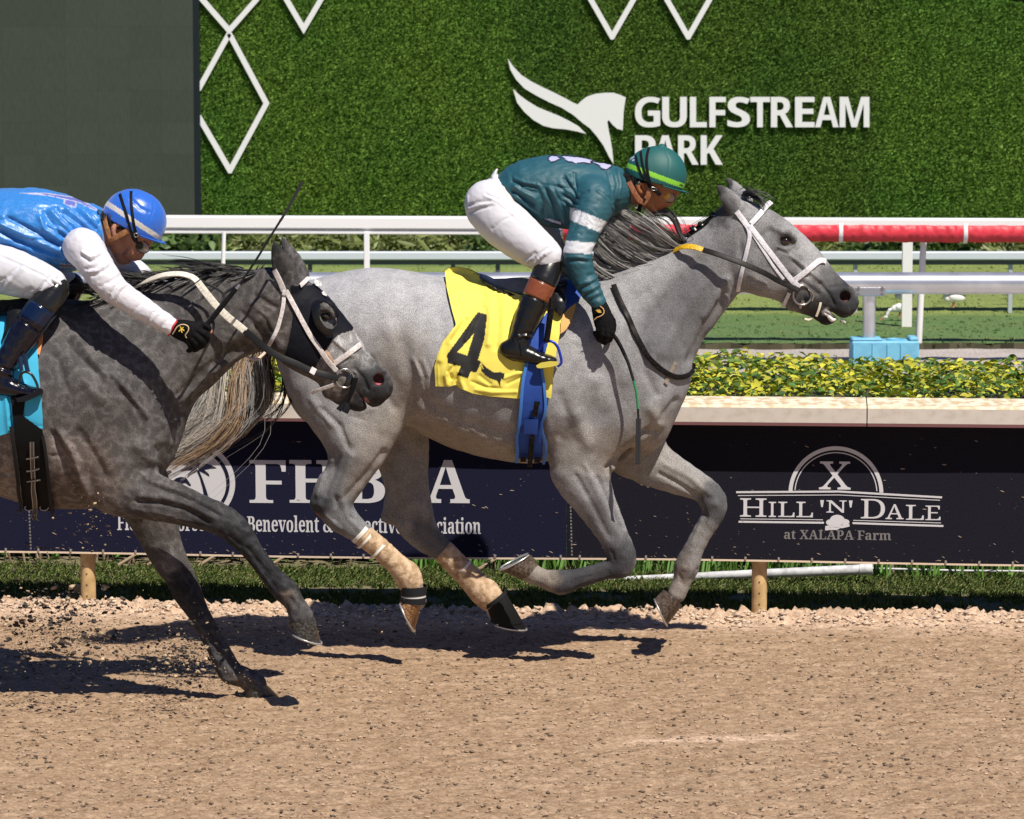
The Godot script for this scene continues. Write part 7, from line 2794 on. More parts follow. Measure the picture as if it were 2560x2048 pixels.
func build_saddlery_a(f: Field, leather: Material) -> void:
	var z := ZA
	var black_ink := Color(.010, .010, .011)
	var yellow := Color(.80, .69, .11)
	var outer := pts("1195 780, 1218 787, 1211 848, 1195 900, 1203 905, 1191 932, 1177 929, 1169 947, 1143 938, 1152 916, 1120 909, 1117 888")
	var hole := pts("1185 834, 1168 889, 1143 881")
	var mark := [pts("1201 912, 1206 922, 1216 931, 1230 941, 1243 950, 1238 951, 1224 946, 1212 938, 1204 928"), pts("1204 908, 1220 922, 1236 932, 1242 931, 1250 930, 1261 934, 1259 950, 1252 946, 1252 953, 1250 966, 1244 955, 1236 945, 1220 938, 1209 924")]
	var paint := func(q: Vector2) -> Color:
		if Geometry2D.is_point_in_polygon(q, outer) and not Geometry2D.is_point_in_polygon(q, hole):
			return black_ink
		for m in mark:
			if Geometry2D.is_point_in_polygon(q, m):
				return black_ink
		return yellow
	var fs := Strokes.new()
	for t in ["10 7 1: 1215 760, 1222 745, 1215 720", "-8 5 1: 1205 756, 1220 752, 1232 740", "9 8 1: 1222 762, 1228 800, 1220 860", "-6 6 1: 1240 740, 1245 800, 1240 870", "6 8 1: 1262 730, 1262 800, 1258 860", "-5 6 1: 1275 740, 1278 800", "-9 5 1: 1128 945, 1122 930, 1134 915", "10 6 1: 1118 962, 1114 940, 1126 915", "9 7 1: 1160 975, 1150 950, 1152 935", "-9 5 1: 1142 968, 1140 950, 1146 938", "-5 4 1: 1180 955, 1215 968, 1250 972", "5 5 1: 1190 975, 1230 982, 1290 980", "-5 4 1: 1268 960, 1290 950, 1312 940", "6 5 1: 1262 945, 1290 935, 1316 930", "10 9 1: 1150 800, 1110 860, 1100 900", "-7 6 1: 1165 800, 1130 850", "-2.5 2 1: 1126 704, 1200 702", "-2.5 2 1: 1138 764, 1212 752", "-2.5 2 1: 1128 700, 1136 764", "2.5 2 1: 1094 900, 1096 962", "12 10 1: 1130 690, 1180 680, 1220 704", "6 14 1: 1140 730, 1190 730", "7 6 1: 1165 850, 1185 800, 1200 775", "-5 5 1: 1225 960, 1200 940"]:
		fs.add(t)
	var cloth := thing("saddle_cloth", "yellow saddle cloth with a black number 4 on the leading horse", "saddle cloth", touch(f, 1220, 900, z))
	var outline := pts("1112 678, 1120 671, 1143 668, 1172 673, 1200 688, 1222 704, 1260 724, 1302 738, 1345 742, 1390 744, 1412 752, 1406 786, 1400 832, 1390 886, 1384 930, 1378 996, 1352 992, 1342 984, 1330 980, 1322 996, 1299 997, 1262 994, 1224 991, 1182 984, 1149 971, 1140 962, 1123 967, 1089 966, 1086 916, 1094 887, 1107 854, 1140 812, 1130 776, 1117 721")
	var weave := relief(mat(Color(1, 1, 1), .75, 0, true), ntex(421, .2, 256, [], 2), .05)
	weave.uv1_triplanar = true
	weave.uv1_scale = Vector3.ONE * 6.0
	put("cloth", drape(f, z, outline, 2.0, .016, fs, paint, 10, true, .007), weave, cloth)
	# girth
	var blue := relief(grain(mat(Color(.013, .075, .40), .75), ntex(422, .25, 256, [[.3, Color(.7, .7, .72)], [.6, Color(1, 1, 1)]], 2), 8.0), ntex(423, .25, 256, [], 2), .08)
	var light_blue := mat(Color(.04, .165, .52), .6)
	var gr := thing("girth", "blue girth band under the yellow saddle cloth of the leading horse", "girth", touch(f, 1330, 1060, z))
	put("band", drape(f, z, pts("1322 840, 1368 780, 1372 850, 1356 912, 1364 1000, 1360 1046, 1357 1110, 1356 1152, 1291 1146, 1292 1094, 1298 1030, 1306 952"), 3.0, .028, null, null, 6, false, .002), blue, gr)
	strap("edge_binding", f, z, "1317 905, 1306 950, 1299 1030, 1293 1094, 1291 1142", 8, light_blue, gr, .030, .004)
	strap("edge_binding", f, z, "1352 920, 1362 1000, 1359 1046, 1356 1110, 1355 1146", 7, light_blue, gr, .030, .004)
	strap("buckle_guard", f, z, "1326 1034, 1325 1060, 1323 1074", 34, blue, gr, .036, .006)
	strap("girth_strap", f, z, "1341 994, 1338 1012, 1334 1034", 13, leather, gr, .040, .004)
	strap("girth_strap", f, z, "1330 1074, 1326 1110, 1324 1150", 12, grain(mat(Color(.03, .03, .028), .7), ntex(424, .05, 128, [[.3, Color(.5, .5, .5)], [.7, Color(1, 1, 1)]], 3), 9.0), gr, .036, .004)
	strap("end_patch", f, z, "1308 1122, 1308 1140", 14, leather, gr, .034, .003)
	strap("end_patch", f, z, "1342 1122, 1341 1142", 16, leather, gr, .034, .003)
	# saddle
	var sd := thing("saddle", "small black racing saddle under the rider in green", "saddle", at(1320, 730, z))
	var s := Field.new()
	chain(s, z, "1206 694 7 8 0, 1226 706 9 9 0, 1262 724 11 9 0, 1300 732 12 8 0, 1350 728 14 8 0, 1392 708 17 5.5 0, 1412 704 13 4 0", .01, .008, 3)
	for k in [1, -1]:
		chain(s, z, "1372 722 26 .3 %f, 1395 752 20 .2 %f, 1400 778 12 .2 %f" % [k * 18, k * 24, k * 26], .02, .01)
	s.passes = [[.006, null, 1.0]]
	s.run()
	put("seat", s.mesh(mat(Color(.008, .008, .010), .35)), null, sd)
	var rim := Field.new()
	chain(rim, z, "1202 690 5 11 0, 1226 706 5 11 0, 1262 724 5 11 0, 1312 734 5 11 0", .006, .004, 3)
	rim.passes = [[.005, null, 1.0]]
	rim.run()
	put("seat_lining", rim.mesh(mat(Color(.012, .035, .12), .5)), null, sd)
	put("knee_flap", drape(f, z, pts("1418 700, 1440 690, 1456 722, 1452 745, 1438 762, 1406 786, 1396 792, 1412 752"), 3.0, .030, null, null, 8), mat(Color(.016, .07, .30), .6), sd)
	put("knee_pad", drape(f, z, pts("1440 757, 1439 770, 1430 800, 1416 824, 1401 836, 1402 806, 1408 785, 1424 768"), 3.0, .030, null, null, 8), mat(Color(.60, .34, .10), .7), sd)
	ribbon("stirrup_leather", "1384 742 33, 1380 770 34, 1374 815 34.5, 1368 855 34.5", z, 11, leather, sd, Vector3(0, .1, 1), .005)
	ribbon("stirrup_leather", "1378 745 32.4, 1374 775 33.3, 1369 815 33.8, 1364 853 33.8", z, 9, leather, sd, Vector3(0, .1, 1), .004)
	var iron := mat(Color(.010, .035, .42), .3, .2)
	var rr := Shape.new()
	rr.tube(smooth_path(loose("1342 898 31, 1350 872 32, 1362 856 33.4, 1380 854 33.8, 1394 868 34.0, 1402 893 34, 1403 908 34, 1394 916 33.6", z), .008), radii(smooth_path(loose("1342 898 31, 1350 872 32, 1362 856 33.4, 1380 854 33.8, 1394 868 34.0, 1402 893 34, 1403 908 34, 1394 916 33.6", z), .008).size(), .0058), 10)
	put("stirrup_iron", rr.mesh(), iron, sd)
	var tr := Shape.new()
	tr.plate(pts("1340 914, 1352 907, 1375 903, 1394 904, 1397 912, 1380 917, 1352 921, 1343 920"), func(x, y, l): return at(x, y, z + .29 + l), .07)
	put("stirrup_tread", tr.mesh(), mat(Color(.66, .56, .09), .4, .2), sd)


func radii(n: int, r: float) -> PackedFloat32Array:
	var out := PackedFloat32Array()
	out.resize(n)
	out.fill(r)
	return out


func build_horse_b(f: Field) -> void:
	var rng := RandomNumberGenerator.new()
	rng.seed = 501
	var z := ZB
	var h := thing("grey_horse", "dark dappled grey racehorse in a black hood, cut by the left edge", "horse", at(300, 1750, z) * Vector3(1, 0, 1))
	put("body", f.mesh(coat_material()), null, h)
	var horn := grain(mat(Color(.085, .083, .080), .32), ntex(502, .03, 256, [[.3, Color(.45, .44, .42)], [.7, Color(1, 1, 1)]], 4), 9.0)
	var pad := mat(Color(.12, .11, .09), .8)
	var alu := mat(Color(.66, .65, .63), .35, .7)
	hoof(h, "803 1608, 730 1580, 788 1545, 718 1556", z + .11, horn, pad, alu)
	hoof(h, "702 1748, 608 1746, 656 1702, 611 1720", z - .12, horn, pad, alu)
	for k in [1, -1]:
		hoof(h, "-512 1640, -560 1640, -515 1590, -550 1600", z + .13 * k, horn, pad, alu)
	for s in [1, -1]:
		var c := touch(f, 813, 791, z)
		c.z = z + (c.z - z - .008) * s
		var e := Shape.new()
		e.ball(c, Vector3(.021, .018, .017), 14, 20)
		var em := mat(Color(.006, .004, .004), .06)
		em.clearcoat_enabled = true
		em.clearcoat = 1.0
		put("eye", e.mesh(), em, h)
	# mane and tail
	var m := Shape.new()
	var k1 := Color(.007, .007, .008)
	var k2 := Color(.045, .044, .045)
	var roots := pts("268 742, 300 732, 335 720, 370 708, 410 698, 450 690, 495 684, 540 680, 585 680, 625 684")
	for i in roots.size():
		var r := roots[i]
		for l in 2:
			var up: float = rng.randf_range(2, 17)
			strands(m, loose("%f %f 1, %f %f %d, %f %f %d, %f %f %d" % [r.x, r.y, r.x - 24, r.y - up * .7, 3 if l else 1, r.x - 62, r.y - up, 4 if l else -1, r.x - 105, r.y - up * .6 - 6, 4 if l else -2], z), 56, .005, .012, .0014, k1, k2, rng, at(r.x + 22, r.y - 4, z) - at(r.x - 22, r.y + 4, z), .6, .9)
		strands(m, loose("%f %f 2, %f %f 6, %f %f 9, %f %f 11" % [r.x, r.y, r.x - 26, r.y + 10, r.x - 62, r.y + 24, r.x - 70, r.y + 22], z), 24, .005, .010, .0013, k1, k2, rng, at(r.x + 22, r.y - 4, z) - at(r.x - 22, r.y + 4, z), .5, .9)
	strands(m, loose("640 690 1, 650 675 1, 656 668 0", z), 50, .006, .008, .0017, k1, k2, rng, Vector3.ZERO, .6, .9)
	put("mane", m.mesh(), mat(Color(1, 1, 1), .38, 0, true), h)
	var t := Shape.new()
	strands(t, loose("-620 830 0, -690 850 0, -780 930 0, -860 1050 0, -980 1150 0", z), 260, .015, .06, .003, Color(.05, .05, .05), Color(.2, .19, .18), rng, Vector3.ZERO, .5, 1.0)
	put("tail", t.mesh(), mat(Color(1, 1, 1), .42, 0, true), h)
	# hood with the eye opening and its blinker cup
	var hood_poly := pts("726 700, 742 700, 756 673, 778 684, 800 705, 816 724, 845 757, 868 790, 884 818, 878 826, 852 832, 836 846, 820 866, 803 887, 794 906, 785 921, 750 906, 712 887, 722 856, 728 826, 733 790, 732 750, 727 722")
	var eye_c := Vector2(818, 789)
	var hd := thing("blinker_hood", "black blinker hood with a cup behind the eye on the dark horse", "hood", touch(f, 800, 800, z))
	var hood_m := relief(mat(Color(.0075, .0085, .013), .62), ntex(503, .02, 256, [], 3), .15)
	hood_m.uv1_triplanar = true
	hood_m.uv1_scale = Vector3.ONE * 5.0
	put("hood", skin_patch(f, func(q: Vector2, p: Vector3) -> bool:
		if p.z < z:
			q = seen(Vector3(p.x, p.y, 2 * z - p.z))
		if not Geometry2D.is_point_in_polygon(q, hood_poly):
			return false
		var e := (q - eye_c).rotated(.35)
		if Vector2(e.x / 21.0, e.y / 35.0).length() < 1.0:
			return false
		return Geometry2D.get_closest_point_to_segment(q, Vector2(712, 690), Vector2(768, 694)).distance_to(q) > 22 or q.y > 722, .005), hood_m, hd)
	var cup := Shape.new()
	var nt := 26
	for i in nt + 1:
		var a := lerpf(1.75, 4.75, float(i) / nt)
		for j in 9:
			var tt := j / 8.0
			var rx := lerpf(33, 15, tt * tt)
			var ry := lerpf(50, 30, tt * tt)
			var e := Vector2(cos(a) * rx, -sin(a) * ry).rotated(-.35)
			var c := touch(f, eye_c.x - 2 + cos(a) * 30 , eye_c.y + 4 - sin(a) * 40, z)
			var p := at(eye_c.x - 3 + e.x, eye_c.y + 4 + e.y, c.z + .004 + .052 * sin(tt * PI * .5))
			cup.vert(p, Vector3(cos(a) * (1 - tt), sin(a) * (1 - tt), .3 + tt).normalized())
	for i in nt:
		for j in 8:
			var q := i * 9 + j
			cup.ix.append_array([q, q + 1, q + 9, q + 1, q + 10, q + 9])
	put("blinker_cup", cup.mesh(), mat(Color(.007, .007, .009), .22), hd)
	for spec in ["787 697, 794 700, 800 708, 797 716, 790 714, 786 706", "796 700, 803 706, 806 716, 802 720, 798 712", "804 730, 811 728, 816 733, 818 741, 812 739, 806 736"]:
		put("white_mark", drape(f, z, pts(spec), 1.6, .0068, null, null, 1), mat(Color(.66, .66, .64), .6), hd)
	# bridle
	var white := grain(mat(Color(.70, .65, .63), .45), ntex(504, .03, 256, [[.3, Color(.86, .86, .86)], [.6, Color(1, 1, 1)]], 3), 9.0)
	var rubber_white := grain(mat(Color(.72, .69, .60), .5), ntex(505, .03, 256, [[.3, Color(.86, .85, .82)], [.6, Color(1, 1, 1)]], 3), 9.0)
	var leather := mat(Color(.011, .011, .012), .42)
	var steel := mat(Color(.50, .49, .48), .25, .9)
	var br := thing("bridle", "white bridle with a white and black rein on the dark hooded horse", "bridle", touch(f, 800, 860, z))
	strap("headpiece", f, z, "686 672, 692 686, 702 706, 711 730", 14, white, br, .003, .004, true)
	strap("throat_latch", f, z, "710 730, 709 760, 702 795, 692 827, 678 856, 664 880", 10, white, br, .003, .004, true)
	strap("cheek_strap", f, z, "714 722, 724 744, 738 770, 770 830, 802 876, 826 908, 843 928", 12, white, br, .009, .004, true)
	strap("keeper", f, z, "704 730, 718 732", 13, white, br, .012, .003)
	strap("browband", f, z, "744 717, 758 706, 776 697", 11, white, br, .008, .004)
	strap("noseband", f, z, "828 914, 850 898, 876 880, 896 864, 904 859", 13, white, br, .003, .004, true)
	strap("cheek_strap", f, z, "812 874, 824 892, 834 908", 9, grain(mat(Color(.62, .42, .30), .6), ntex(506, .03, 128, [[.3, Color(.8, .8, .8)], [.6, Color(1, 1, 1)]], 3), 9.0), br, .006, .003)
	strap("chin_strap", f, z, "842 957, 824 964, 800 973, 780 982", 9, white, br, .010, .004)
	var bc := touch(f, 862, 946, z, .012)
	ringlet("bit_ring", bc, .033, .036, .0045, Basis(Vector3(0, 1, 0), .2), steel, br)
	var disc := Shape.new()
	disc.ball(bc + Vector3(.016, -.006, .002), Vector3(.013, .026, .006), 8, 12, Basis(Vector3(0, 0, 1), -.25))
	put("bit_cheek", disc.mesh(), mat(Color(.05, .05, .055), .2, .7), br)
	ribbon("throat_latch_end", "664 880 8, 652 892 9, 640 899 10, 626 897 10, 619 892 9", z, 7, mat(Color(.62, .46, .35), .6), br, Vector3(0, .6, .8))
	ribbon("rein", "348 716 4, 363 706 8, 405 690 12, 447 686 13.5, 478 693 14.5, 492 704 15", z, 18, rubber_white, br, Vector3(.1, .8, .6), .006)
	ribbon("rein", "494 706 15, 535 758 15.5, 565 789 15.5, 587 807 15, 613 828 14.5", z, 18, rubber_white, br, Vector3(.1, .15, 1), .006)
	ribbon("rein", "611 826 14.8, 640 851 14, 665 872 13.5, 700 893 13, 740 910 12.5, 778 928 12, 815 938 11.4, 845 946 10", z, 17, leather, br, Vector3(.1, .4, .9))
	ribbon("rein_keeper", "776 924 13.0, 788 931 12.6", z, 17, white, br, Vector3(.1, .4, .9), .003)
	ribbon("rein", "352 714 4, 330 722 5, 300 728 4", z, 16, leather, br, Vector3(.1, .8, .6))
	ribbon("rein", "498 700 14, 560 740 16, 520 800 26, 490 830 30", z, 6, leather, br, Vector3(.1, .4, .9))
	var bow := Shape.new()
	bow.tube(loose("888 945 8, 882 970 7.5, 874 996 6.5, 866 1012 6", z), PackedFloat32Array([.012, .010, .006, .005]), 8, true, .35)
	for e in ["868 1004 6, 856 1014 6.5, 846 1026 7", "868 1006 6, 868 1018 7, 862 1032 7.5"]:
		bow.tube(loose(e, z), PackedFloat32Array([.005, .014, .013]), 8, true, .3)
	put("tongue_tie", bow.mesh(), mat(Color(.008, .008, .010), .7), br)
	build_saddlery_b(f, leather)


func build_saddlery_b(f: Field, leather: Material) -> void:
	var z := ZB
	var cyan := Color(.045, .42, .66)
	var fs := Strokes.new()
	for t in ["-10 4 1: 22 990, 26 1030, 32 1070", "9 5 1: 14 990, 18 1040, 22 1080", "5 6 1: 60 960, 62 1040", "-3 2 1: 54 1060, 104 1066", "-4 4 1: 26 1052, 36 1046, 42 1046"]:
		fs.add(t)
	var cloth := thing("saddle_cloth", "turquoise saddle cloth on the dark horse at the left edge", "saddle cloth", touch(f, 60, 1000, z))
	var cm := relief(mat(Color(1, 1, 1), .75, 0, true), ntex(511, .2, 256, [], 2), .05)
	cm.uv1_triplanar = true
	cm.uv1_scale = Vector3.ONE * 6.0
	put("cloth", drape(f, z, pts("-230 790, -120 770, 0 775, 60 790, 92 840, 94 886, 98 948, 103 985, 106 1040, 107 1072, 52 1064, 44 1050, 34 1080, 0 1089, -120 1092, -232 1086"), 4.0, .018, fs, func(_q): return cyan, 8, true, .004), cm, cloth)
	strap("lining_edge", f, z, "102 836, 103 850, 97 878, 94 892", 10, mat(Color(.78, .26, .10), .7), cloth, .014, .004)
	var gr := thing("girth", "black elastic girth with a metal buckle row on the dark horse", "girth", touch(f, 80, 1160, z))
	var web := mat(Color(.007, .007, .008), .55)
	put("band", drape(f, z, pts("20 960, 66 960, 62 1006, 58 1040, 106 1075, 118 1145, 127 1219, 137 1279, 58 1273, 46 1164, 34 1071, 28 1008"), 3.0, .026, null, null, 8), web, gr)
	strap("edge_binding", f, z, "30 1060, 40 1130, 50 1200, 60 1272", 9, mat(Color(.02, .02, .021), .5), gr, .030, .004)
	strap("edge_binding", f, z, "108 1082, 118 1145, 126 1219, 134 1277", 8, mat(Color(.02, .02, .021), .5), gr, .030, .004)
	strap("buckle_strap", f, z, "82 1095, 84 1140, 88 1200, 93 1250, 97 1284", 10, mat(Color(.055, .052, .048), .35), gr, .034, .004)
	for dx in [-4.5, 4.5]:
		strap("metal_edge", f, z, "%f 1095, %f 1140, %f 1200, %f 1250, %f 1284" % [82 + dx, 84 + dx, 88 + dx, 93 + dx, 97 + dx], 1.6, mat(Color(.42, .40, .37), .3, .8), gr, .037, .003)
	for q in [[66, 1136, 104, 1128], [66, 1164, 106, 1156], [68, 1187, 108, 1182]]:
		strap("buckle_bar", f, z, "%d %d, %d %d, %d %d" % [q[0], q[1], (q[0] + q[2]) / 2, (q[1] + q[3]) / 2 + 2, q[2], q[3]], 3, mat(Color(.25, .24, .23), .22, .8), gr, .042, .005)
	for x in [72, 110]:
		ringlet("ring", touch(f, x, 1270, z, .036), .016, .010, .0022, Basis(), mat(Color(.42, .40, .38), .3, .8), gr)
	var sd := thing("saddle", "black racing saddle under the rider in blue, at the left edge", "saddle", at(-40, 780, z))
	var s := Field.new()
	chain(s, z, "-220 745 8 9 0, -160 765 10 11 0, -60 780 12 11 0, 30 770 15 8 0, 90 750 18 5.5 0", .01, .008, 3)
	for k in [1, -1]:
		chain(s, z, "60 780 34 .35 %f, 40 850 34 .35 %f, 30 905 22 .4 %f" % [k * 20, k * 26.5, k * 28], .02, .01)
	s.passes = [[.007, null, 1.0]]
	s.run()
	put("seat", s.mesh(mat(Color(.010, .011, .014), .4)), null, sd)
	ribbon("stirrup_leather", "62 885 33.5, 66 915 34.5, 70 930 35", z, 11, mat(Color(.006, .014, .04), .35), sd, Vector3(0, .1, 1), .006)
	ribbon("stirrup_leather", "50 890 33, 52 915 34, 54 928 34.4", z, 10, mat(Color(.006, .014, .04), .35), sd, Vector3(0, .1, 1), .005)
	var iron := mat(Color(.06, .06, .065), .3, .8)
	var path := smooth_path(loose("46 960 33, 52 938 34, 62 930 35, 78 936 35.4, 90 956 35.4, 94 972 35.2, 86 982 35, 70 986 34.6", z), .008)
	var rr := Shape.new()
	rr.tube(path, radii(path.size(), .005), 10)
	put("stirrup_iron", rr.mesh(), iron, sd)
	var tr := Shape.new()
	tr.plate(pts("38 996, 60 990, 90 978, 106 972, 108 980, 92 992, 64 1004, 44 1006"), func(x, y, l): return at(x, y, z + .29 + l), .07)
	put("stirrup_tread", tr.mesh(), mat(Color(.010, .010, .012), .4), sd)


func goggles(c: Vector3, r: float, tiltb: Basis, lens_m: Material, hub_m: Material, frame_m: Material, parent: Node3D) -> void:
	# one side lens with its round hub
	var g1 := Shape.new()
	g1.ball(c, Vector3(r * 1.5, r * 1.15, r * .8), 12, 18, tiltb)
	var gg := put("goggles", g1.mesh(), lens_m, parent)
	var hub := Shape.new()
	hub.lathe(c + tiltb * Vector3(-r * .55, 0, r * .55), Vector3(0, 0, 1), PackedVector2Array([Vector2(r * .72, 0), Vector2(r * .74, r * .25), Vector2(r * .55, r * .34), Vector2(r * .42, r * .28), Vector2(0, r * .28)]), 20)
	put("hub", hub.mesh(), hub_m, gg)
	var rim := Shape.new()
	var p := PackedVector3Array()
	for i in 25:
		var a := TAU * i / 24
		p.append(c + tiltb * Vector3(cos(a) * r * 1.42, sin(a) * r * 1.08, r * .28))
	rim.tube(p, radii(25, r * .10), 6, false)
	put("frame", rim.mesh(), frame_m, gg)


func build_rider_a(d: Dictionary, horse: Field) -> void:
	var z := ZA
	var satin := relief(grain(mat(Color(1, 1, 1), .56, 0, true), ntex(601, .3, 256, [[.3, Color(.93, .93, .93)], [.6, Color(1, 1, 1)]], 2), 7.0, false), ntex(602, .03, 512, [], 4), .05)
	var r := thing("person", "jockey in a dark green jacket, green helmet and white breeches crouched over the leading horse", "person", at(1320, 720, z))
	var y: Field = d.skin
	var skin_m := mat(Color(1, 1, 1), .5, 0, true)
	skin_m.subsurf_scatter_enabled = true
	skin_m.subsurf_scatter_strength = .12
	put("body", y.mesh(skin_m), null, r)
	put("jacket", (d.jacket as Field).mesh(satin), null, r)
	var cotton := relief(grain(mat(Color(1, 1, 1), .7, 0, true), ntex(603, .3, 256, [[.3, Color(.95, .95, .95)], [.6, Color(1, 1, 1)]], 2), 7.0, false), ntex(604, .03, 256, [], 4), .03)
	put("breeches", (d.breeches as Field).mesh(cotton), null, r)
	var polish := grain(mat(Color(1, 1, 1), .26, 0, true), ntex(605, .04, 256, [[.35, Color(.92, .92, .92)], [.5, Color(1, 1, 1)]], 4), 6.0, false)
	for s in [1, -1]:
		put("boot", (d["boot%d" % s] as Field).mesh(polish), null, r)
	var glove_m := grain(mat(Color(.010, .010, .011), .75), ntex(606, .06, 256, [[.3, Color(.5, .5, .5)], [.7, Color(1, 1, 1)]], 3), 10.0)
	var gl: Field = d.glove
	var gn := put("glove", gl.mesh(glove_m), null, r)
	rod("gold_piping", "1486 800 33.4, 1492 794 33.7, 1503 790 34, 1510 782 33.6, 1508 772 33.2, 1500 766 32.6", z, [.0018, .002, .002, .0018], mat(Color(.62, .36, .16), .5), gn)
	var em := Shape.new()
	for k in 5:
		var a := -2.4 + k * .6
		var c := at(1496, 781, z + .3335)
		em.tube(PackedVector3Array([c, c + Vector3(cos(a), -sin(a), 0) * .013]), PackedFloat32Array([.0035, .002]), 6)
	put("gold_badge", em.mesh(), mat(Color(.62, .38, .06), .5), gn)
	# the far glove
	var fg := Field.new()
	chain(fg, z, "1560 758 19 .7 -19, 1568 782 23 .55 -19, 1573 806 21 .6 -19", .01, .008)
	for k in 4:
		chain(fg, z, "%f 808 8 1 -18, %f 832 7 1 -17.6, %f 842 6 1 -19.5" % [1560 + k * 9.0, 1558 + k * 9.0, 1556 + k * 8.0], .004, .003)
	fg.passes = [[.005, null, 1.0]]
	fg.run()
	put("glove", fg.mesh(glove_m), null, r)
	# helmet with peak, goggle bands and harness
	var cap_m := grain(mat(Color(1, 1, 1), .6, 0, true), ntex(607, .2, 256, [[.3, Color(.9, .9, .9)], [.6, Color(1, 1, 1)]], 2), 6.0, false)
	var hf: Field = d.helmet
	var hm := put("helmet", hf.mesh(cap_m), null, r)
	var pk := Shape.new()
	for i in 25:
		var a := lerpf(-1.35, 1.35, i / 24.0)
		for j in 4:
			var t := j / 3.0
			var rx := 60.0 + t * 21.0 * (0.4 + .6 * cos(a))
			var q := at(1641 + cos(a) * rx, 455 + cos(a) * rx * .30 + t * 2.5, z)
			pk.vert(q + Vector3(0, 0, sin(a) * (58.0 + t * 6.0) * size_at(z)), Vector3(.2, 1, 0).normalized())
	for i in 24:
		for j in 3:
			var q := i * 4 + j
			pk.ix.append_array([q, q + 1, q + 4, q + 1, q + 5, q + 4])
	var under := pk.v.size()
	for i in under:
		pk.vert(pk.v[i] - Vector3(0, .003, 0), Vector3(0, -1, 0))
	for i in 24:
		for j in 3:
			var q := under + i * 4 + j
			pk.ix.append_array([q, q + 4, q + 1, q + 1, q + 4, q + 5])
	put("peak", pk.mesh(), mat(Color(.010, .105, .100), .6), hm)
	var elastic := mat(Color(.010, .010, .011), .7)
	strap("goggle_band", hf, z, "1589 386, 1592 402, 1600 428, 1612 452, 1622 462", 5.5, elastic, hm, .001, .003)
	strap("goggle_band", hf, z, "1602 376, 1604 395, 1610 425, 1620 455", 5.5, elastic, hm, .001, .003)
	strap("goggle_band", hf, z, "1624 368, 1618 385, 1617 410, 1621 440, 1627 462", 6.5, elastic, hm, .001, .003)
	ribbon("goggle_band", "1618 452 8.8, 1624 464 8.8, 1632 472 8.7, 1644 482 8.2, 1650 488 7.6", z, 9, elastic, hm, Vector3(0, 0, 1), .003)
	rod("buckle", "1629 468 9.2, 1640 470 9.1, 1641 476 9.0, 1630 475 9.2, 1629 468 9.2", z, [.0012, .0012], mat(Color(.35, .34, .32), .3, .8), hm)
	var tan := grain(mat(Color(.30, .115, .05), .6), ntex(608, .03, 256, [[.3, Color(.8, .78, .75)], [.7, Color(1, 1, 1)]], 3), 8.0)
	ribbon("harness_strap", "1572 455 7.4, 1582 474 8.2, 1592 492 8.3, 1602 503 8.0, 1614 508 7.4", z, 13, tan, hm, Vector3(0, 0, 1), .005)
	ribbon("harness_strap", "1624 470 8.0, 1622 484 8.0, 1616 498 7.8, 1608 508 7.6", z, 14, tan, hm, Vector3(0, 0, 1), .005)
	ribbon("chin_strap", "1612 496 8.0, 1606 506 7.8, 1600 516 6.8, 1598 524 5.5", z, 9, elastic, hm, Vector3(0, 0, 1), .004)
	var cb := Shape.new()
	cb.ball(at(1597, 525, z + .055), Vector3(.011, .010, .012), 8, 12)
	put("chin_cup", cb.mesh(), elastic, hm)
	var lens_m := mat(Color(.85, .85, .82), .05)
	lens_m.transparency = BaseMaterial3D.TRANSPARENCY_ALPHA
	lens_m.albedo_color.a = .16
	goggles(at(1671, 491, z + .046), 12.5 * size_at(z), Basis(Vector3(0, 0, 1), -.6), lens_m, mat(Color(.60, .37, .04), .25, .6), mat(Color(.03, .03, .03), .4), hm)
	for s in [1]:
		var e := Shape.new()
		e.ball(at(1668, 492, z + .034), Vector3(.011, .011, .011), 8, 12)
		put("eye", e.mesh(), mat(Color(.10, .07, .05), .15), r)
	var hair := Shape.new()
	var rng := RandomNumberGenerator.new()
	rng.seed = 61
	strands(hair, loose("1582 440 7.2, 1580 456 7.4, 1584 466 7.2", z), 120, .006, .005, .0011, Color(.008, .007, .006), Color(.02, .016, .014), rng, at(1602, 450, z) - at(1566, 440, z), .3, .5)
	put("hair", hair.mesh(), mat(Color(1, 1, 1), .5, 0, true), r)
	# whip hanging from the hand
	var w := thing("whip", "black riding whip with a green band hanging from the green jockey's hand", "whip", at(1560, 940, z + .3))
	rod("handle", "1526 818 30, 1530 832 30.4, 1541 848 30.6, 1552 867 30.8, 1562 888 31", z, [.0075, .0085, .0075], leather_grip(), w)
	rod("shaft", "1562 888 31, 1571 909 31, 1581 942 31, 1584 952 31", z, [.0072, .0052], mat(Color(.02, .02, .021), .5), w)
	rod("green_band", "1584 952 31, 1591 984 30.8, 1595 1022 30.6", z, [.0052, .0048], mat(Color(.02, .24, .085), .35), w)
	rod("shaft", "1595 1022 30.6, 1596 1049 30.4", z, [.0048, .0044], mat(Color(.02, .02, .021), .5), w)
	for dx in [-3.0, 3.2]:
		ribbon("popper", "%f 1047 30.4, %f 1090 30.2, %f 1130 30, %f 1161 30" % [1596 + dx, 1595.5 + dx, 1595 + dx, 1594.5 + dx], z, 6, mat(Color(.035, .036, .040), .5), w, Vector3(0, 0, 1), .006)


func radii_v(n: int, v: Vector3) -> PackedVector3Array:
	var out := PackedVector3Array()
	out.resize(n)
	out.fill(v.normalized())
	return out


var _grip: StandardMaterial3D


func leather_grip() -> Material:
	if _grip == null:
		_grip = grain(mat(Color(.014, .014, .015), .6), ntex(609, .08, 128, [[.3, Color(.5, .5, .5)], [.7, Color(1, 1, 1)]], 2), 14.0)
	return _grip


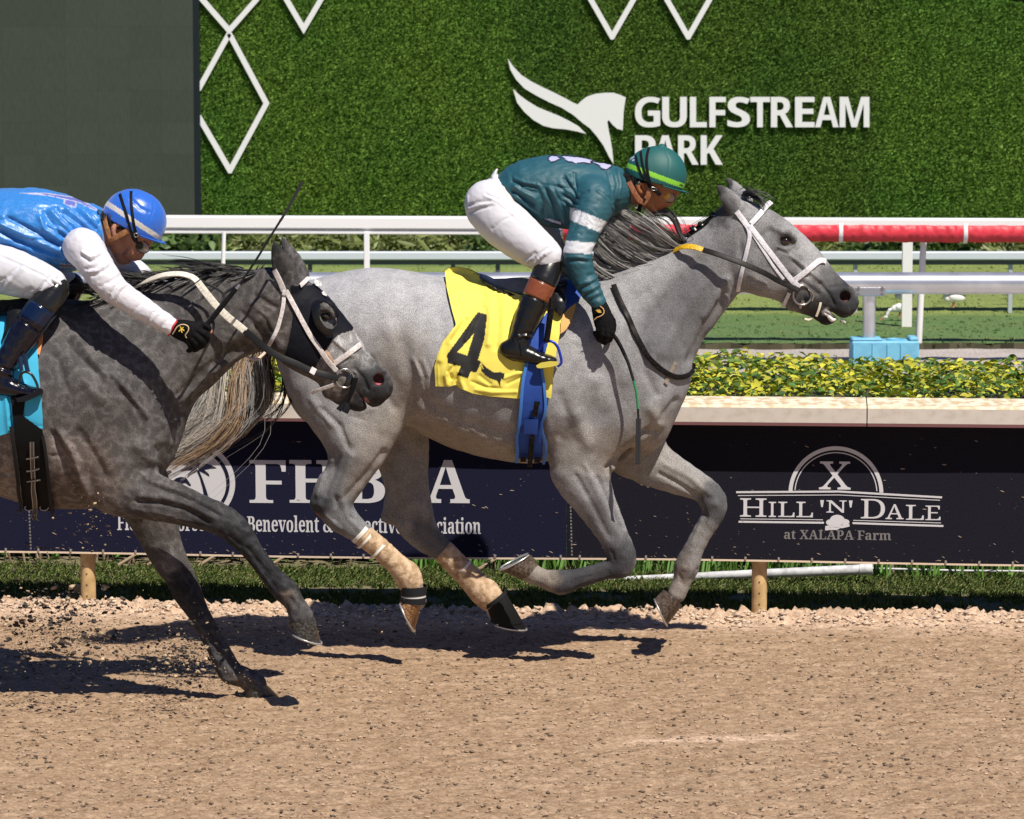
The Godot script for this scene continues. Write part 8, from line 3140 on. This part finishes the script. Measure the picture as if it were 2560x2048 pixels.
func build_rider_b(d: Dictionary, horse: Field) -> void:
	var z := ZB
	var satin := relief(grain(mat(Color(1, 1, 1), .38, .0, true), ntex(701, .3, 256, [[.3, Color(.88, .88, .88)], [.6, Color(1, 1, 1)]], 2), 7.0, false), ntex(702, .03, 512, [], 4), .05)
	satin.rim_enabled = true
	satin.rim = .5
	satin.rim_tint = .7
	var r := thing("person", "jockey in a bright blue jacket with white sleeves and blue helmet at the left edge", "person", at(0, 760, z))
	var skin_m := mat(Color(1, 1, 1), .5, 0, true)
	skin_m.subsurf_scatter_enabled = true
	skin_m.subsurf_scatter_strength = .12
	put("body", (d.skin as Field).mesh(skin_m), null, r)
	put("jacket", (d.jacket as Field).mesh(satin), null, r)
	var cotton := relief(grain(mat(Color(1, 1, 1), .6, 0, true), ntex(703, .3, 256, [[.3, Color(.95, .95, .95)], [.6, Color(1, 1, 1)]], 2), 7.0, false), ntex(704, .03, 256, [], 4), .03)
	for s in [1, -1]:
		put("sleeve", (d["sleeve%d" % s] as Field).mesh(cotton), null, r)
	put("breeches", (d.breeches as Field).mesh(cotton), null, r)
	var polish := mat(Color(1, 1, 1), .16, 0, true)
	for s in [1, -1]:
		put("boot", (d["boot%d" % s] as Field).mesh(polish), null, r)
	var glove_m := grain(mat(Color(.010, .010, .011), .75), ntex(606, .06, 256, [[.3, Color(.5, .5, .5)], [.7, Color(1, 1, 1)]], 3), 10.0)
	var gn := put("glove", (d.glove as Field).mesh(glove_m), null, r)
	rod("cream_piping", "431 836 33.2, 436 828 33.8, 442 818 34.2, 452 812 34.4, 463 812 34.6, 471 818 34.8, 470 828 34.9, 463 838 34.6, 466 845 34.2", z, [.002, .0022, .002], mat(Color(.62, .48, .30), .5), gn)
	var em := Shape.new()
	for k in 5:
		var a := -1.9 + k * 1.1
		var c := at(453, 824, z + .345)
		em.tube(PackedVector3Array([c, c + Vector3(cos(a), -sin(a), 0) * .012]), PackedFloat32Array([.0035, .0022]), 6)
	put("gold_badge", em.mesh(), mat(Color(.66, .46, .04), .5), gn)
	var cuff := Shape.new()
	var cp_ := smooth_path(loose("445 800 30, 440 806 32.5, 433 816 33.5, 427 828 33, 421 838 31", z), .006)
	cuff.tube(cp_, radii(cp_.size(), .0042), 8)
	put("red_cuff", cuff.mesh(), mat(Color(.45, .015, .018), .6), gn)
	var tip := Shape.new()
	tip.ball(at(526, 827, z + .292), Vector3(.0075, .0125, .0075), 8, 12, Basis(Vector3(0, 0, 1), .2))
	put("thumb_tip", tip.mesh(), mat(Color(.50, .24, .16), .5), r)
	var fg := Field.new()
	chain(fg, z, "446 768 19 .7 -20, 470 784 23 .55 -19, 486 800 21 .6 -19", .01, .008)
	for k in 4:
		chain(fg, z, "%f %f 8 1 -18, %f %f 7 1 -17.6, %f %f 6 1 -19.5" % [484 + k * 5.0, 792 + k * 8.0, 500 + k * 3.0, 806 + k * 7.0, 498 + k * 2.0, 814 + k * 6.0], .004, .003)
	fg.passes = [[.005, null, 1.0]]
	fg.run()
	put("glove", fg.mesh(glove_m), null, r)
	var cap_m := relief(grain(mat(Color(1, 1, 1), .34, 0, true), ntex(707, .2, 256, [[.3, Color(.9, .9, .9)], [.6, Color(1, 1, 1)]], 2), 6.0, false), ntex(708, .02, 256, [], 3), .03)
	cap_m.rim_enabled = true
	cap_m.rim = .5
	cap_m.rim_tint = .7
	var hf: Field = d.helmet
	var hm := put("helmet", hf.mesh(cap_m), null, r)
	var pk := Shape.new()
	for i in 25:
		var a := lerpf(-1.3, 1.3, i / 24.0)
		for j in 4:
			var t := j / 3.0
			var rx := 60.0 + t * 18.0 * (0.4 + .6 * cos(a))
			var q := at(337 + cos(a) * rx, 574 + cos(a) * rx * .42 + t * 2.5, z)
			pk.vert(q + Vector3(0, 0, sin(a) * (58.0 + t * 6.0) * size_at(z)), Vector3(.3, 1, 0).normalized())
	for i in 24:
		for j in 3:
			var q := i * 4 + j
			pk.ix.append_array([q, q + 1, q + 4, q + 1, q + 5, q + 4])
	var under := pk.v.size()
	for i in under:
		pk.vert(pk.v[i] - Vector3(0, .003, 0), Vector3(0, -1, 0))
	for i in 24:
		for j in 3:
			var q := under + i * 4 + j
			pk.ix.append_array([q, q + 4, q + 1, q + 1, q + 4, q + 5])
	put("peak", pk.mesh(), mat(Color(.03, .13, .5), .4), hm)
	var elastic := mat(Color(.008, .008, .010), .6)
	strap("goggle_band", hf, z, "299 483, 304 500, 314 530, 322 560, 328 580", 7, elastic, hm, .001, .003)
	strap("goggle_band", hf, z, "328 476, 327 495, 330 530, 335 565, 340 584", 7, elastic, hm, .001, .003)
	ribbon("goggle_band", "324 562 9.6, 329 584 9.2, 334 598 8.8, 340 604 8.4, 346 608 7.8", z, 7, elastic, hm, Vector3(0, 0, 1), .003)
	ribbon("goggle_band", "337 570 9.4, 340 590 9.0, 342 602 8.4", z, 6, elastic, hm, Vector3(0, 0, 1), .003)
	for q in [[318, 557, 324, 564], [336, 584, 344, 592]]:
		rod("buckle", "%d %d 10.2, %d %d 10.1, %d %d 10, %d %d 10.1, %d %d 10.2" % [q[0], q[1], q[2], q[1], q[2], q[3], q[0], q[3], q[0], q[1]], z, [.0012, .0012], mat(Color(.5, .5, .5), .3, .8), hm)
	var tan := grain(mat(Color(.34, .15, .055), .6), ntex(608, .03, 256, [[.3, Color(.8, .78, .75)], [.7, Color(1, 1, 1)]], 3), 8.0)
	ribbon("harness_strap", "326 574 8.8, 314 580 8.9, 300 588 8.7, 286 596 8.2, 276 602 7.4", z, 14, tan, hm, Vector3(0, 0, 1), .006)
	ribbon("harness_strap", "260 540 6.8, 264 560 7.4, 270 580 7.6, 276 600 7.4", z, 11, tan, hm, Vector3(0, 0, 1), .005)
	var lens_m := mat(Color(.7, .72, .66), .05)
	lens_m.transparency = BaseMaterial3D.TRANSPARENCY_ALPHA
	lens_m.albedo_color.a = .22
	goggles(at(356, 617, z + .048), 13.0 * size_at(z), Basis(Vector3(0, 0, 1), -.55), lens_m, mat(Color(.035, .026, .012), .2, .4), mat(Color(.03, .03, .03), .3), hm)
	var e := Shape.new()
	e.ball(at(350, 620, z + .034), Vector3(.011, .011, .011), 8, 12)
	put("eye", e.mesh(), mat(Color(.10, .07, .05), .15), r)
	var hair := Shape.new()
	var rng := RandomNumberGenerator.new()
	rng.seed = 62
	strands(hair, loose("276 540 7.2, 276 556 7.6, 282 566 7.6", z), 160, .006, .006, .0011, Color(.010, .009, .008), Color(.03, .024, .02), rng, at(318, 560, z) - at(262, 532, z), .3, .5)
	put("hair", hair.mesh(), mat(Color(1, 1, 1), .5, 0, true), r)
	var w := thing("whip", "long black riding whip raised in the blue jockey's hand", "whip", at(600, 700, z + .28))
	rod("handle", "500 846 30, 518 812 30, 540 785 30, 566 752 29.6, 590 722 29.2", z, [.0088, .0095, .0088], leather_grip(), w)
	rod("collar", "590 722 29.2, 599 711 29.0", z, [.0068, .0055], mat(Color(.45, .44, .42), .3, .8), w)
	rod("shaft", "599 711 29, 640 650 28.5, 668 604 28, 697 558 27.6, 702 550 27.6", z, [.0048, .0045, .0042, .0045], mat(Color(.018, .018, .019), .4), w)
	for dx in [-1.6, 1.6]:
		ribbon("popper", "%f 552 27.6, %f 524 27.4, %f 492 27.2, %f 455 27" % [701 + dx, 718 + dx, 736 + dx, 755 + dx], z, 4, mat(Color(.03, .03, .034), .5), w, Vector3(0, 0, 1), .006)
